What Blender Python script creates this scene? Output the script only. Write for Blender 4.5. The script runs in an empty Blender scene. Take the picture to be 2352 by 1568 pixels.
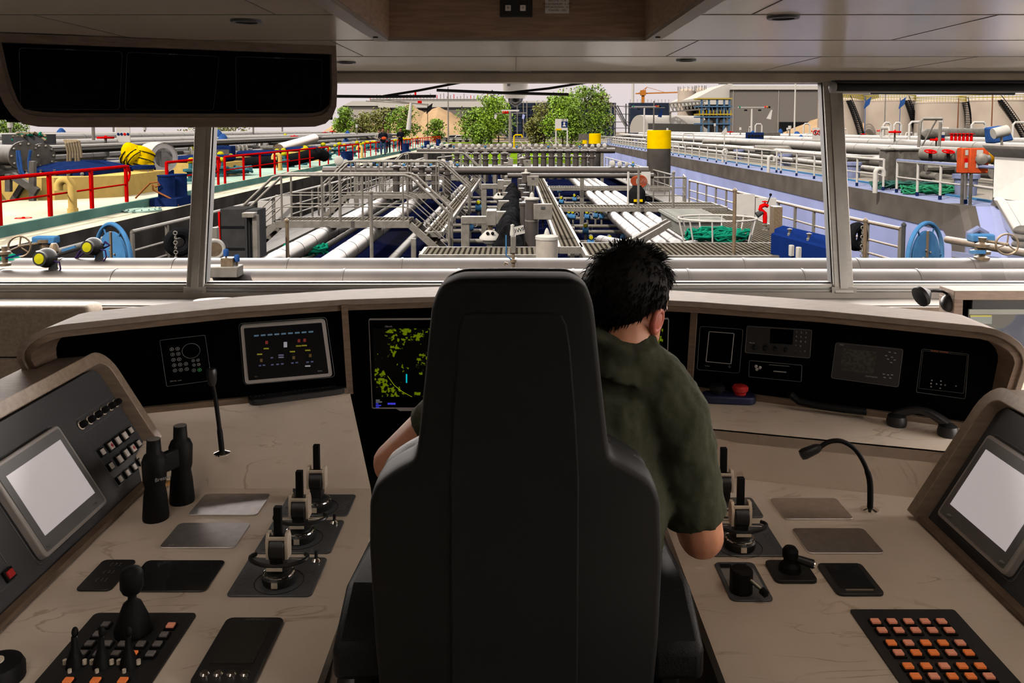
import bpy, bmesh, math, random
from mathutils import Vector as V, Matrix, noise
random.seed(7)
S = bpy.context.scene
COL = S.collection
# ---------------- camera, sky, sun, exposure ----------------
EYE = V((0, 0, 1.65)); F = 1900.0; PH = math.radians(4.0); PX, PY = 1185.0, 429.0
cd = bpy.data.cameras.new('camera'); cam = bpy.data.objects.new('camera', cd); COL.objects.link(cam)
cam.location = EYE; cam.rotation_euler = (math.radians(90) - PH, 0, 0)
cd.sensor_width = 36; cd.lens = 36 * F / 2352; cd.shift_x = -(PX - 1176) / 2352; cd.shift_y = -(784 - PY) / 2352
cd.clip_start = .02; cd.clip_end = 3000
S.camera = cam
S.view_settings.view_transform = 'Standard'; S.view_settings.look = 'None'; S.view_settings.gamma = 1
S.view_settings.use_curve_mapping = False; S.view_settings.exposure = 1.25
w = bpy.data.worlds.new('sky'); S.world = w; w.use_nodes = True; nt = w.node_tree; nt.nodes.clear()
tc = nt.nodes.new('ShaderNodeTexCoord'); sx = nt.nodes.new('ShaderNodeSeparateXYZ'); rp = nt.nodes.new('ShaderNodeValToRGB')
bg = nt.nodes.new('ShaderNodeBackground'); wo = nt.nodes.new('ShaderNodeOutputWorld')
nt.links.new(tc.outputs['Generated'], sx.inputs[0])
ns = nt.nodes.new('ShaderNodeTexNoise'); ns.inputs['Scale'].default_value = 3; nt.links.new(tc.outputs['Generated'], ns.inputs[0])
ma = nt.nodes.new('ShaderNodeMath'); ma.operation = 'MULTIPLY_ADD'; ma.inputs[1].default_value = .04; nt.links.new(ns.outputs[0], ma.inputs[0]); nt.links.new(sx.outputs[2], ma.inputs[2])
nt.links.new(ma.outputs[0], rp.inputs[0])
e = rp.color_ramp.elements; e[0].position = 0; e[0].color = (.028, .024, .022, 1); e[1].position = 1; e[1].color = (.93, .90, .88, 1)
for p, c in ((.02, (.030, .0265, .0265)), (.085, (.031, .027, .0275)), (.15, (.78, .69, .64)), (.5, (1, .94, .90))):
    k = e.new(p); k.color = (*c, 1)
nt.links.new(rp.outputs[0], bg.inputs[0]); bg.inputs[1].default_value = 11
nt.links.new(bg.outputs[0], wo.inputs[0])
sl = bpy.data.lights.new('sun', 'SUN'); sl.energy = 30; sl.angle = math.radians(1.2); sl.color = (1, .93, .82)
so = bpy.data.objects.new('sun', sl); COL.objects.link(so)
so.rotation_euler = V((.55, .62, -.80)).to_track_quat('-Z', 'Y').to_euler()

# ---------------- helpers ----------------
def ray(px, py):
    u = (px - PX) / F; v = (PY - py) / F
    return V((u, math.cos(PH) + v * math.sin(PH), -math.sin(PH) + v * math.cos(PH)))
def P(px, py, Y=None, z=None, X=None):
    d = ray(px, py)
    t = Y / d.y if Y is not None else ((z - EYE.z) / d.z if z is not None else X / d.x)
    return EYE + d * t
def onplane(px, py, pl, push=0.0):
    p0, n = pl; d = ray(px, py); t = (p0 - EYE).dot(n) / d.dot(n)
    q = EYE + d * t
    return q + n * push
def plane3(a, b, c):
    a, b, c = V(a), V(b), V(c); n = (b - a).cross(c - a).normalized()
    if n.dot(EYE - a) < 0: n = -n
    return a, n
MATS = {}
def mat(name, col, rough=.5, metal=0, var=.12, scale=6, bump=0, stretch=(1, 1, 1), emit=0, ecol=None, coat=0, spec=.5, col2=None, wave=None, alpha=1):
    if name in MATS: return MATS[name]
    m = bpy.data.materials.new(name); m.use_nodes = True; n = m.node_tree; b = n.nodes['Principled BSDF']
    t = n.nodes.new('ShaderNodeTexCoord'); mp = n.nodes.new('ShaderNodeMapping'); mp.inputs['Scale'].default_value = stretch
    n.links.new(t.outputs['Object'], mp.inputs[0])
    nz = n.nodes.new('ShaderNodeTexNoise'); nz.inputs['Scale'].default_value = scale; nz.inputs['Detail'].default_value = 5
    n.links.new(mp.outputs[0], nz.inputs[0])
    r = n.nodes.new('ShaderNodeValToRGB'); n.links.new(nz.outputs[0], r.inputs[0])
    c2 = col2 or tuple(min(1, c * (1 + var)) for c in col)
    r.color_ramp.elements[0].position = .35; r.color_ramp.elements[1].position = .68
    r.color_ramp.elements[0].color = (*[c * (1 - var) for c in col], 1) if not col2 else (*col, 1); r.color_ramp.elements[1].color = (*c2, 1)
    n.links.new(r.outputs[0], b.inputs['Base Color'])
    b.inputs['Roughness'].default_value = rough; b.inputs['Metallic'].default_value = metal
    b.inputs['Specular IOR Level'].default_value = spec; b.inputs['Coat Weight'].default_value = coat
    if emit:
        b.inputs['Emission Strength'].default_value = emit * .42; b.inputs['Emission Color'].default_value = (*(ecol or col), 1)
    if bump:
        bp = n.nodes.new('ShaderNodeBump'); bp.inputs['Strength'].default_value = bump; bp.inputs['Distance'].default_value = .01
        src = nz.outputs[0]
        if wave:
            wv = n.nodes.new('ShaderNodeTexWave'); wv.inputs['Scale'].default_value = wave[0]; wv.bands_direction = wave[1]; wv.inputs['Distortion'].default_value = wave[2] if len(wave) > 2 else 0
            n.links.new(mp.outputs[0], wv.inputs[0]); src = wv.outputs[1]
        n.links.new(src, bp.inputs['Height']); n.links.new(bp.outputs[0], b.inputs['Normal'])
    MATS[name] = m; return m
def orth(d):
    d = d.normalized(); a = V((0, 0, 1)) if abs(d.z) < .9 else V((1, 0, 0))
    x = d.cross(a).normalized(); return x, d.cross(x).normalized()
class MB:
    def __init__(s): s.v = []; s.f = []
    def quad(s, *p):
        i = len(s.v); s.v += [V(q) for q in p]; s.f.append(tuple(range(i, i + len(p)))); return s
    def box(s, c, d, rz=0, M=None):
        c = V(c); h = V(d) / 2; i = len(s.v); R = M or Matrix.Rotation(rz, 3, 'Z')
        for z in (-1, 1):
            for x, y in ((-1, -1), (1, -1), (1, 1), (-1, 1)): s.v.append(c + R @ V((x * h.x, y * h.y, z * h.z)))
        for f in ((3, 2, 1, 0), (4, 5, 6, 7), (0, 1, 5, 4), (1, 2, 6, 5), (2, 3, 7, 6), (3, 0, 4, 7)): s.f.append(tuple(i + k for k in f))
        return s
    def bb(s, a, b):
        a, b = V(a), V(b); return s.box((a + b) / 2, [abs(b[k] - a[k]) for k in range(3)])
    def bar(s, a, b, w_, h_, up=(0, 0, 1)):
        a, b = V(a), V(b); d = b - a; L = d.length
        if L < 1e-6: return s
        y = d / L; x = y.cross(V(up))
        if x.length < 1e-3: x = V((1, 0, 0))
        x.normalize(); z = x.cross(y)
        return s.box((a + b) / 2, (w_, L, h_), M=Matrix((x, y, z)).transposed())
    def cyl(s, a, b, r, r2=None, n=12, cap=True):
        a, b = V(a), V(b); r2 = r if r2 is None else r2; x, y = orth(b - a); i = len(s.v)
        for p, q in ((a, r), (b, r2)):
            for k in range(n):
                t = 2 * math.pi * k / n; s.v.append(p + (x * math.cos(t) + y * math.sin(t)) * q)
        for k in range(n): s.f.append((i + k, i + (k + 1) % n, i + n + (k + 1) % n, i + n + k))
        if cap: s.f.append(tuple(i + n - 1 - k for k in range(n))); s.f.append(tuple(i + n + k for k in range(n)))
        return s
    def tube(s, pts, r, n=8, closed=False):
        pts = [V(p) for p in pts]; m = len(pts); i = len(s.v); px = None
        for k, p in enumerate(pts):
            if closed: d = pts[(k + 1) % m] - pts[k - 1]
            else: d = pts[min(k + 1, m - 1)] - pts[max(k - 1, 0)]
            if d.length < 1e-9: d = V((0, 0, 1))
            d.normalize()
            if px is None: x, y = orth(d)
            else:
                x = px - d * px.dot(d)
                x = x.normalized() if x.length > 1e-5 else orth(d)[0]
                y = d.cross(x)
            px = x; rr = r[k] if isinstance(r, (list, tuple)) else r
            for j in range(n):
                t = 2 * math.pi * j / n; s.v.append(p + (x * math.cos(t) + y * math.sin(t)) * rr)
        for k in range(m if closed else m - 1):
            a = i + k * n; b = i + ((k + 1) % m) * n
            for j in range(n): s.f.append((a + j, a + (j + 1) % n, b + (j + 1) % n, b + j))
        if not closed:
            s.f.append(tuple(i + n - 1 - j for j in range(n))); s.f.append(tuple(i + (m - 1) * n + j for j in range(n)))
        return s
    def lathe(s, c, prof, n=20, ax=(0, 0, 1)):
        c = V(c); d = V(ax).normalized(); x, y = orth(d); i = len(s.v); m = len(prof)
        for r, z in prof:
            for j in range(n):
                t = 2 * math.pi * j / n; s.v.append(c + d * z + (x * math.cos(t) + y * math.sin(t)) * r)
        for k in range(m - 1):
            for j in range(n): s.f.append((i + k * n + j, i + k * n + (j + 1) % n, i + (k + 1) * n + (j + 1) % n, i + (k + 1) * n + j))
        if prof[0][0] > 1e-4: s.f.append(tuple(i + n - 1 - j for j in range(n)))
        if prof[-1][0] > 1e-4: s.f.append(tuple(i + (m - 1) * n + j for j in range(n)))
        return s
    def torus(s, c, R, r, ax=(0, 0, 1), n=24, m=8, a0=0, a1=2 * math.pi):
        x, y = orth(V(ax)); c = V(c); full = abs(a1 - a0 - 2 * math.pi) < 1e-3
        pts = [c + (x * math.cos(a0 + (a1 - a0) * k / (n if full else n - 1)) + y * math.sin(a0 + (a1 - a0) * k / (n if full else n - 1))) * R for k in range(n)]
        return s.tube(pts, r, m, closed=full)
    def ell(s, c, rad, n=14, m=8, M=None):
        c = V(c); i = len(s.v); R = M or Matrix.Identity(3)
        for a in range(m + 1):
            th = math.pi * a / m
            for b in range(n):
                ph = 2 * math.pi * b / n
                s.v.append(c + R @ V((rad[0] * math.sin(th) * math.cos(ph), rad[1] * math.sin(th) * math.sin(ph), rad[2] * math.cos(th))))
        for a in range(m):
            for b in range(n): s.f.append((i + a * n + b, i + a * n + (b + 1) % n, i + (a + 1) * n + (b + 1) % n, i + (a + 1) * n + b))
        return s
    def loft(s, rings, closed=True, cap=True):
        i = len(s.v); n = len(rings[0])
        for r in rings: s.v += [V(p) for p in r]
        for k in range(len(rings) - 1):
            for j in range(n if closed else n - 1): s.f.append((i + k * n + j, i + k * n + (j + 1) % n, i + (k + 1) * n + (j + 1) % n, i + (k + 1) * n + j))
        if cap and closed: s.f.append(tuple(i + n - 1 - j for j in range(n))); s.f.append(tuple(i + (len(rings) - 1) * n + j for j in range(n)))
        return s
    def prism(s, poly, ext):
        ext = V(ext); return s.loft([[V(p) for p in poly], [V(p) + ext for p in poly]])
    def build(s, name, m, parent=None, bevel=0, seg=2, smooth=35, tri=False):
        if not s.v: s.box((0, 0, -50), (.01, .01, .01))
        xs = [v.x for v in s.v]; ys = [v.y for v in s.v]; zs = [v.z for v in s.v]
        o0 = V(((min(xs) + max(xs)) / 2, (min(ys) + max(ys)) / 2, min(zs)))
        me = bpy.data.meshes.new(name); me.from_pydata([tuple(v - o0) for v in s.v], [], s.f)
        bm = bmesh.new(); bm.from_mesh(me)
        bmesh.ops.recalc_face_normals(bm, faces=bm.faces); bm.to_mesh(me); bm.free()
        for p in me.polygons: p.use_smooth = True
        me.set_sharp_from_angle(angle=math.radians(smooth))
        me.materials.append(m)
        o = bpy.data.objects.new(name, me); COL.objects.link(o); o.location = o0; o['_w'] = tuple(o0)
        if parent is not None: attach(o, parent)
        if bevel:
            b = o.modifiers.new('bevel', 'BEVEL'); b.width = bevel; b.segments = seg; b.limit_method = 'ANGLE'; b.angle_limit = math.radians(40)
        return o
def attach(o, parent):
    o.parent = parent; o.matrix_parent_inverse = Matrix.Translation(-V(parent['_w']))
def tag(o, label, cat, group=None, kind=None):
    o['label'] = label; o['category'] = cat
    if group: o['group'] = group
    if kind: o['kind'] = kind
    return o
def struct(o): o['kind'] = 'structure'; return o
def thing(name, label, cat, loc, group=None):
    o = bpy.data.objects.new(name, None); COL.objects.link(o); o.location = loc; o['_w'] = tuple(V(loc)); o.empty_display_size = .1
    return tag(o, label, cat, group)
def dup(r, loc, label=None, rz=None, sc=None):
    c = r.copy(); COL.objects.link(c); c.location = loc
    if label: c['label'] = label
    if rz is not None: c.rotation_euler = (0, 0, rz)
    if sc is not None: c.scale = (sc,) * 3 if not hasattr(sc, '__len__') else sc
    for ch in list(r.children):
        if ch.users_collection:
            k = ch.copy(); COL.objects.link(k); k.parent = c
            for g in list(ch.children):
                q = g.copy(); COL.objects.link(q); q.parent = k
    return c
def text(name, s, pos, size, m, right, up, parent, ext=.0004):
    cu = bpy.data.curves.new(name, 'FONT'); cu.body = s; cu.size = size; cu.extrude = ext; cu.align_x = 'CENTER'; cu.align_y = 'CENTER'
    t = bpy.data.objects.new('t', cu); COL.objects.link(t)
    me = bpy.data.meshes.new_from_object(t); bpy.data.objects.remove(t)
    right = V(right).normalized(); up = V(up).normalized(); n = right.cross(up)
    me.transform(Matrix((right, up, n)).transposed().to_4x4()); me.name = name
    me.materials.clear(); me.materials.append(m)
    o = bpy.data.objects.new(name, me); COL.objects.link(o); o.location = pos; o['_w'] = tuple(V(pos))
    if parent is not None: attach(o, parent)
    return o
def arc(c, r, a0, a1, n, u, w_):
    c, u, w_ = V(c), V(u), V(w_); return [c + (u * math.cos(a0 + (a1 - a0) * k / n) + w_ * math.sin(a0 + (a1 - a0) * k / n)) * r for k in range(n + 1)]
def rrect(c, u, w_, a, b, r, n=4):
    """rounded rectangle outline: centre, unit axes, half sizes"""
    c, u, w_ = V(c), V(u), V(w_); out = []
    for sx_, sy_, a0 in ((1, 1, 0), (-1, 1, 90), (-1, -1, 180), (1, -1, 270)):
        cc = c + u * sx_ * (a - r) + w_ * sy_ * (b - r)
        out += arc(cc, r, math.radians(a0), math.radians(a0 + 90), n, u, w_)
    return out
def ringline(m, pts, t, lift):
    """thin raised line round a closed outline"""
    return m.tube([p + lift for p in pts], t, 4, closed=True)

# ---------------- materials ----------------
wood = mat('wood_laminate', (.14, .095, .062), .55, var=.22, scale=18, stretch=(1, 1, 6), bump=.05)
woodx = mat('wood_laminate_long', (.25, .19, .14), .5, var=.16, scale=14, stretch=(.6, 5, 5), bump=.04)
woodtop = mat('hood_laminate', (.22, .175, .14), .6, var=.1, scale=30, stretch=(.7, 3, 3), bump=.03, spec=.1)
ceilm = mat('ceiling_laminate', (.56, .495, .42), .2, var=.03, scale=60, stretch=(.3, 6, 1), spec=.7)
black = mat('black_glass', (.001, .001, .0012), .4, var=.2, spec=.02)
blackpl = mat('black_plastic', (.012, .012, .013), .4, var=.2)
matte = mat('matte_black', (.004, .004, .0043), .6, var=.2, spec=.2)
dgrey = mat('dark_grey_panel', (.045, .047, .052), .6, var=.1, scale=250)
grey = mat('grey_frame', (.13, .13, .13), .45)
lgrey = mat('bezel_grey', (.33, .31, .295), .4)
alu = mat('window_aluminium', (.22, .21, .19), .38, metal=.3, var=.06, scale=4, stretch=(1, 1, 20))
chrome = mat('chrome', (.85, .83, .8), .12, metal=1, var=.05)
satin = mat('satin_steel', (.85, .74, .60), .4, metal=.2, var=.05)
plate = mat('glossy_plate', (.02, .022, .025), .13, var=.1, spec=1, coat=.8)
line = mat('engraved_line', (.16, .165, .16), .6)
line2 = mat('bright_print', (.35, .35, .35), .6)
whitep = mat('white_print', (.7, .68, .65), .6)
red = mat('red_plastic', (.45, .02, .02), .35)
glassm = bpy.data.materials.new('window_glass'); glassm.use_nodes = True; _n = glassm.node_tree; _n.nodes.clear()
_o = _n.nodes.new('ShaderNodeOutputMaterial'); _x = _n.nodes.new('ShaderNodeMixShader'); _t = _n.nodes.new('ShaderNodeBsdfTransparent'); _g = _n.nodes.new('ShaderNodeBsdfGlossy')
_fr = _n.nodes.new('ShaderNodeFresnel'); _fr.inputs[0].default_value = 1.12; _g.inputs['Roughness'].default_value = .02
_t.inputs[0].default_value = (.97, .97, .96, 1)
_n.links.new(_fr.outputs[0], _x.inputs[0]); _n.links.new(_t.outputs[0], _x.inputs[1]); _n.links.new(_g.outputs[0], _x.inputs[2]); _n.links.new(_x.outputs[0], _o.inputs[0])
def marble():
    m = mat('marble_worktop', (.76, .65, .545), .42, var=.07, scale=5, spec=.4); n = m.node_tree; b = n.nodes['Principled BSDF']
    t = n.nodes.new('ShaderNodeTexCoord'); mp = n.nodes.new('ShaderNodeMapping'); mp.inputs['Rotation'].default_value = (0, 0, .5); mp.inputs['Scale'].default_value = (1.2, 3.6, 1.8)
    n.links.new(t.outputs['Object'], mp.inputs[0])
    q = n.nodes.new('ShaderNodeTexNoise'); q.inputs['Scale'].default_value = 1.9; q.inputs['Detail'].default_value = 7; q.inputs['Distortion'].default_value = 1.3
    n.links.new(mp.outputs[0], q.inputs[0]); r = n.nodes.new('ShaderNodeValToRGB'); n.links.new(q.outputs[0], r.inputs[0])
    el = r.color_ramp.elements; el[0].position = .485; el[0].color = (1, 1, 1, 1); el[1].position = .515; el[1].color = (1, 1, 1, 1)
    k = el.new(.5); k.color = (.66, .60, .52, 1)
    q2 = n.nodes.new('ShaderNodeTexNoise'); q2.inputs['Scale'].default_value = 6; q2.inputs['Detail'].default_value = 4; n.links.new(t.outputs['Object'], q2.inputs[0])
    r2 = n.nodes.new('ShaderNodeValToRGB'); n.links.new(q2.outputs[0], r2.inputs[0]); r2.color_ramp.elements[0].position = .48; r2.color_ramp.elements[1].position = .62
    mx = n.nodes.new('ShaderNodeMix'); mx.data_type = 'RGBA'; mx.blend_type = 'MIX'; n.links.new(r2.outputs[0], mx.inputs[0]); mx.inputs[6].default_value = (1, 1, 1, 1); n.links.new(r.outputs[0], mx.inputs[7])
    ml = n.nodes.new('ShaderNodeMix'); ml.data_type = 'RGBA'; ml.blend_type = 'MULTIPLY'; ml.inputs[0].default_value = 1
    src = b.inputs['Base Color'].links[0].from_socket; n.links.new(src, ml.inputs[6]); n.links.new(mx.outputs[2], ml.inputs[7]); n.links.new(ml.outputs[2], b.inputs['Base Color'])
    return m
marb = marble()
# ================= wheelhouse shell =================
CZ = 1.95; FILL_POWER = .8
def wy(z): return 4.15 + (z - .85) * .22 / 1.05
fl = MB().bb((-3.5, -1.6, -.05), (3.5, 4.4, 0)).build('floor', mat('dark_floor', (.03, .026, .022), .5)); struct(fl)
# ceiling with the coffer opening (X -.417...424, Y .9..2.73)
cx0, cx1, cy0, cy1 = -.417, .424, .7, 2.73
c = MB()
for a, b in (((-3.5, -1.6), (3.5, cy0)), ((-3.5, cy1), (3.5, 4.42)), ((-3.5, cy0), (cx0, cy1)), ((cx1, cy0), (3.5, cy1))):
    c.bb((a[0], a[1], CZ), (b[0], b[1], CZ + .05))
struct(c.build('ceiling', ceilm))
seam = mat('panel_seam', (.10, .09, .08), .8)
n_ = 0
def trim(m, name, mt, **k):
    global n_
    n_ += 1; return struct(m.build('trim_%d' % n_, mt, **k))
c = MB()
for y in (2.2, 2.83, 3.46):
    if y < cy1:
        c.bb((-3.4, y - .001, CZ - .0015), (cx0 - .03, y + .001, CZ)); c.bb((cx1 + .03, y - .001, CZ - .0015), (3.4, y + .001, CZ))
    else: c.bb((-3.4, y - .001, CZ - .0015), (3.4, y + .001, CZ))
for x, a, b in ((.62, 2.83, 3.46), (-.63, 2.83, 3.46), (1.27, 2.2, 2.83), (1.27, 3.46, 4.3), (1.92, 3.46, 4.3), (.62, 1.57, 2.2), (0, 3.46, 4.3), (-1.27, 2.2, 2.83), (-.63, 1.57, 2.2), (2.57, 2.83, 3.46), (-1.92, 2.83, 3.46)):
    c.bb((x - .0012, a, CZ - .0015), (x + .0012, b, CZ))
trim(c, 'seams', seam)
# coffer walls
c = MB(); t = .02
g_ = .004; c.bb((cx0 + g_, cy1 - g_, CZ - .001), (cx1 - g_, cy1 + t, CZ + .5)); c.bb((cx0 - t, cy0 - t, CZ + .052), (cx1 + t, cy0, CZ + .5))
c.bb((cx0 - t, cy0, CZ - .001), (cx0 + g_, cy1, CZ + .5)); c.bb((cx1 - g_, cy0, CZ - .001), (cx1 + t, cy1, CZ + .5)); c.bb((cx0 - t, cy0 - t, CZ + .5), (cx1 + t, cy1 + t, CZ + .52))
trim(c, 'coffer', mat('coffer_wood', (.30, .20, .13), .6, var=.2, scale=20, stretch=(.5, 1, 5)))
c = MB(); e_ = .045; h_ = .012
c.bb((cx0 - e_, cy1, CZ - h_), (cx1 + e_, cy1 + .03, CZ)); c.bb((cx0 - e_, cy0, CZ - h_), (cx0, cy1, CZ)); c.bb((cx1, cy0, CZ - h_), (cx1 + e_, cy1, CZ))
trim(c, 'coffer border', mat('coffer_border', (.24, .21, .18), .45))
for x, y in ((-.44, 2.62), (.445, 2.62)):
    tag(MB().lathe((x, y, CZ - h_ - .003), [(.008, 0), (.008, .003)], 12).build('screw_cap', matte), 'small dark screw cap at the %s corner of the ceiling coffer border' % ('left' if x < 0 else 'right'), 'screw cap')
# switch panel in the coffer
sw = thing('switch_panel', 'black switch panel with two pale buttons inside the ceiling coffer', 'switch', P(1185, 40, Y=2.715))
a, b = P(1148, 40, Y=2.72), P(1223, -12, Y=2.72)
MB().bb((a.x, 2.706, a.z), (b.x, 2.727, b.z)).build('panel', blackpl, sw, bevel=.004)
for px in (1167, 1201):
    q = P(px, 19, Y=2.71); bt = MB().bb((q.x - .009, 2.700, q.z - .009), (q.x + .009, 2.708, q.z + .009)).build('button', whitep, sw, bevel=.001)
    text('symbol', '≡', (q.x, 2.6995, q.z), .012, matte, (1, 0, 0), (0, 0, 1), bt)
pl_ = thing('paper_label', 'white paper label with lines of small print stuck beside the switch panel', 'label', P(1280, 31, Y=2.729))
a, b = P(1252, 31, Y=2.729), P(1307, -25, Y=2.729)
MB().bb((a.x, 2.7235, a.z), (b.x, 2.7262, b.z)).build('paper', whitep, pl_)
for k, s_ in enumerate(('LENGTE : 110', 'BREEDTE : 11,45', 'HOOGTE(KRUIP) : 6,10 M', 'DIEPGANG(MAX) : 4,11', 'TONNEN : 3300')):
    q = P(1280, -5 + k * 7.3, Y=2.727); text('print', s_, (q.x, 2.7232, q.z), .0085, matte, (1, 0, 0), (0, 0, 1), pl_, .0001)
# downlights
for px, py, lb in ((1799, 39, 'recessed dark downlight in the ceiling right of the wooden coffer'), (1576, 138, 'recessed dark downlight nearest the window, right of the camera dome'), (795, 143, 'recessed dark downlight at the right end of the hanging screen cabinet'), (566, 48, 'recessed dark downlight above the hanging screen cabinet')):
    q = P(px, py, z=CZ - .002); d = thing('downlight', lb, 'ceiling light', (q.x, q.y, CZ - .006))
    MB().lathe((q.x, q.y, CZ - .007), [(.030, .004), (.030, 0), (.041, 0), (.043, .004), (.043, .007), (.030, .0065)], 32).build('rim', blackpl, d)
    MB().lathe((q.x, q.y, CZ - .004), [(.0305, 0), (.0305, .004)], 24).build('lens', matte, d)
for k, (x, y) in enumerate(((-1.0, 1.25), (1.0, 1.25), (-1.0, .35), (1.0, .35))):  # added fill lights outside the view to brighten the worktops; no known fixtures
    d = thing('downlight', 'added warm fill light in the ceiling beside the camera, ' + ('front left', 'front right', 'rear left', 'rear right')[k], 'ceiling light', (x, y, CZ - .008))
    MB().lathe((x, y, CZ - .008), [(.25, .006), (.25, 0), (.265, 0), (.267, .007)], 28).build('rim', blackpl, d)
    ld = bpy.data.lights.new('lamp', 'AREA'); ld.shape = 'DISK'; ld.size = .5; ld.energy = FILL_POWER; ld.color = (1, .88, .74); lo = bpy.data.objects.new('lamp', ld); COL.objects.link(lo); lo.location = (x, y, CZ - .006); attach(lo, d)
# header beam and lower wall under the windows
c = MB()
for a, b in (((-3.5, wy(1.9) - .03, 1.893), (3.5, wy(1.9) + .10, 2.0)),): c.bb(a, b)
trim(c, 'header', mat('header_laminate', (.26, .22, .175), .45), bevel=.002)
c = MB().bb((-3.5, 4.325, CZ - .011), (3.5, 4.345, CZ)); trim(c, 'gap', seam)
c = MB().bb((-3.5, 4.12, -.0), (3.5, 4.22, .83)); struct(c.build('wall_front', mat('sill_wall', (.2, .18, .16), .6, spec=.1)))
c = MB().bb((-3.5, 3.95, .76), (3.5, 4.16, .80)); trim(c, 'shelf', mat('sill_board', (.13, .115, .10), .6, spec=.1))
c = MB().bb((-3.5, 3.93, .735), (3.5, 3.95, .795)); trim(c, 'shelf edge', wood)
c = MB().bb((-3.5, 3.96, 0), (3.5, 3.98, .74)); trim(c, 'shelf front', mat('sofa_wall', (.3, .26, .22), .8))
# window frames: bottom rail, mullions leaning with the glass
def fr(x0, x1, z0, z1, th=.05, y=0):
    m = MB(); i = []
    return m.loft([[V((x0, wy(z0) - y, z0)), V((x1, wy(z0) - y, z0)), V((x1, wy(z0) - y + th, z0)), V((x0, wy(z0) - y + th, z0))],
                   [V((x0, wy(z1) - y, z1)), V((x1, wy(z1) - y, z1)), V((x1, wy(z1) - y + th, z1)), V((x0, wy(z1) - y + th, z1))]])
xs = {'l0': P(432, 655, Y=4.15).x, 'l1': P(472, 655, Y=4.15).x, 'r0': P(1911, 655, Y=4.15).x, 'r1': P(1956, 655, Y=4.15).x}
gask = mat('rubber_gasket', (.01, .01, .01), .6)
m1 = fr(-3.4, xs['l0'] + .02, .83, .868, .06, .02); m2 = fr(xs['l1'] - .02, xs['r0'] + .02, .83, .868, .06, .02); m3 = fr(xs['r1'] - .02, 3.4, .83, .868, .06, .02)
for i, (m, x0, x1) in enumerate(((m1, -3.4, xs['l0']), (m2, xs['l1'], xs['r0']), (m3, xs['r1'], 3.4))):
    f_ = struct(m.build('window_%d' % (i + 1), alu, bevel=.004))
    k = fr(x0, x1, .868, .876, .03, .0); k.v += []; k.build('gasket', gask, f_)
    k = MB().bb((x0, wy(.85) - .028, .842), (x1, wy(.85) - .018, .848)).build('glazing_bead', mat('bead_grey', (.10, .10, .095), .5), f_)  # thin darker grey strip along the bottom rail
    g = MB().quad((x0, wy(.868) + .02, .868), (x1, wy(.868) + .02, .868), (x1, wy(1.9) + .02, 1.9), (x0, wy(1.9) + .02, 1.9)); g.build('pane', glassm, f_)
for a, b, side in ((xs['l0'], xs['l1'], 0), (xs['r0'], xs['r1'], 1)):
    m = fr(a, b, .825, 1.9, .08, .03); t_ = trim(m, 'mullion', alu, bevel=.005)
    w_ = b - a
    fr(a + w_ * .3, b - w_ * .3, .85, 1.9, .01, .036).build('centre_rib', mat('mullion_rib', (.22, .21, .19), .45), t_)
    MB().bb((a - .012, 4.118, .826), (b + .012, 4.18, .856)).build('mullion_foot', alu, t_)
    for x in (a - .006, b): fr(x, x + .006, .87, 1.9, .05, .01).build('gasket', gask, t_)
# side walls; right windows open, left openings filled in to keep light out
for sd, sgn in (('left', -1), ('right', 1)):
    m = MB(); x0, x1 = sgn * 3.4, sgn * 3.5
    m.bb((x0, -1.6, 0), (x1, 4.4, .86)); m.bb((x0, -1.6, 1.90), (x1, 4.4, 2.0))
    ys = (-1.6, -.4, .9, 2.4, 4.0)
    for y in ys: m.bb((x0, y, .8), (x1, y + (.12 if sgn > 0 or y > 3 else 1.62), 1.95))
    struct(m.build('wall_' + sd, mat('wall_grey', (.5, .47, .43), .5)))
    f_ = MB().quad((sgn * 3.45, -1.5, .86), (sgn * 3.45, 4.3, .86), (sgn * 3.45, 4.3, 1.9), (sgn * 3.45, -1.5, 1.9)).build('window_%d' % (4 + (sgn > 0)), glassm); struct(f_)
m = MB().bb((-3.5, -1.7, 0), (3.5, -1.6, .9)).bb((-3.5, -1.7, 1.88), (3.5, -1.6, 2.0))
for x in (-3.45, -2.1, -.7, .7, 2.1, 3.45): m.bb((x - 1.4, -1.7, .9), (x + .05, -1.6, 1.88))  # window openings filled in to keep out light from behind
struct(m.build('wall_back', mat('wall_grey', (.5, .47, .43), .5)))
struct(MB().quad((-3.4, -1.65, .9), (3.4, -1.65, .9), (3.4, -1.65, 1.88), (-3.4, -1.65, 1.88)).build('window_6', glassm))
trim(MB().bb((-3.6, 4.43, 2.0), (3.6, 4.8, 2.06)), 'visor', mat('roof_white', (.5, .5, .5), .5))

# ================= dash (main console) =================
DLp = plane3((-1.085, 2.455, .80), (-.55, 2.637, .80), (-.54, 2.556, 1.09))
DRp = plane3((.56, 2.648, .80), (1.29, 2.313, .80), (.56, 2.575, 1.09))
DCp = plane3((-.55, 2.65, .80), (.55, 2.65, .80), (0, 2.575, 1.09))
FE = [(-1.34, 2.13), (-1.2, 2.24), (-.86, 2.43), (-.54, 2.545), (-.25, 2.59), (0, 2.6), (.25, 2.59), (.55, 2.515), (.90, 2.385), (1.25, 2.20), (1.36, 2.12)]
def yf(x):
    for (a, b), (c_, d) in zip(FE, FE[1:]):
        if x <= c_ or (c_, d) == FE[-1]:
            t = (x - a) / (c_ - a); return b + (d - b) * t
def basey(x): return 2.455 + (x + 1.085) * .34 if x < -.55 else (2.648 - (x - .56) * .459 if x > .55 else 2.645)
dash = thing('helm_console', 'curved wood-edged dash with black instrument faces in front of the helmsman', 'console', (0, 2.6, 0))
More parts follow.
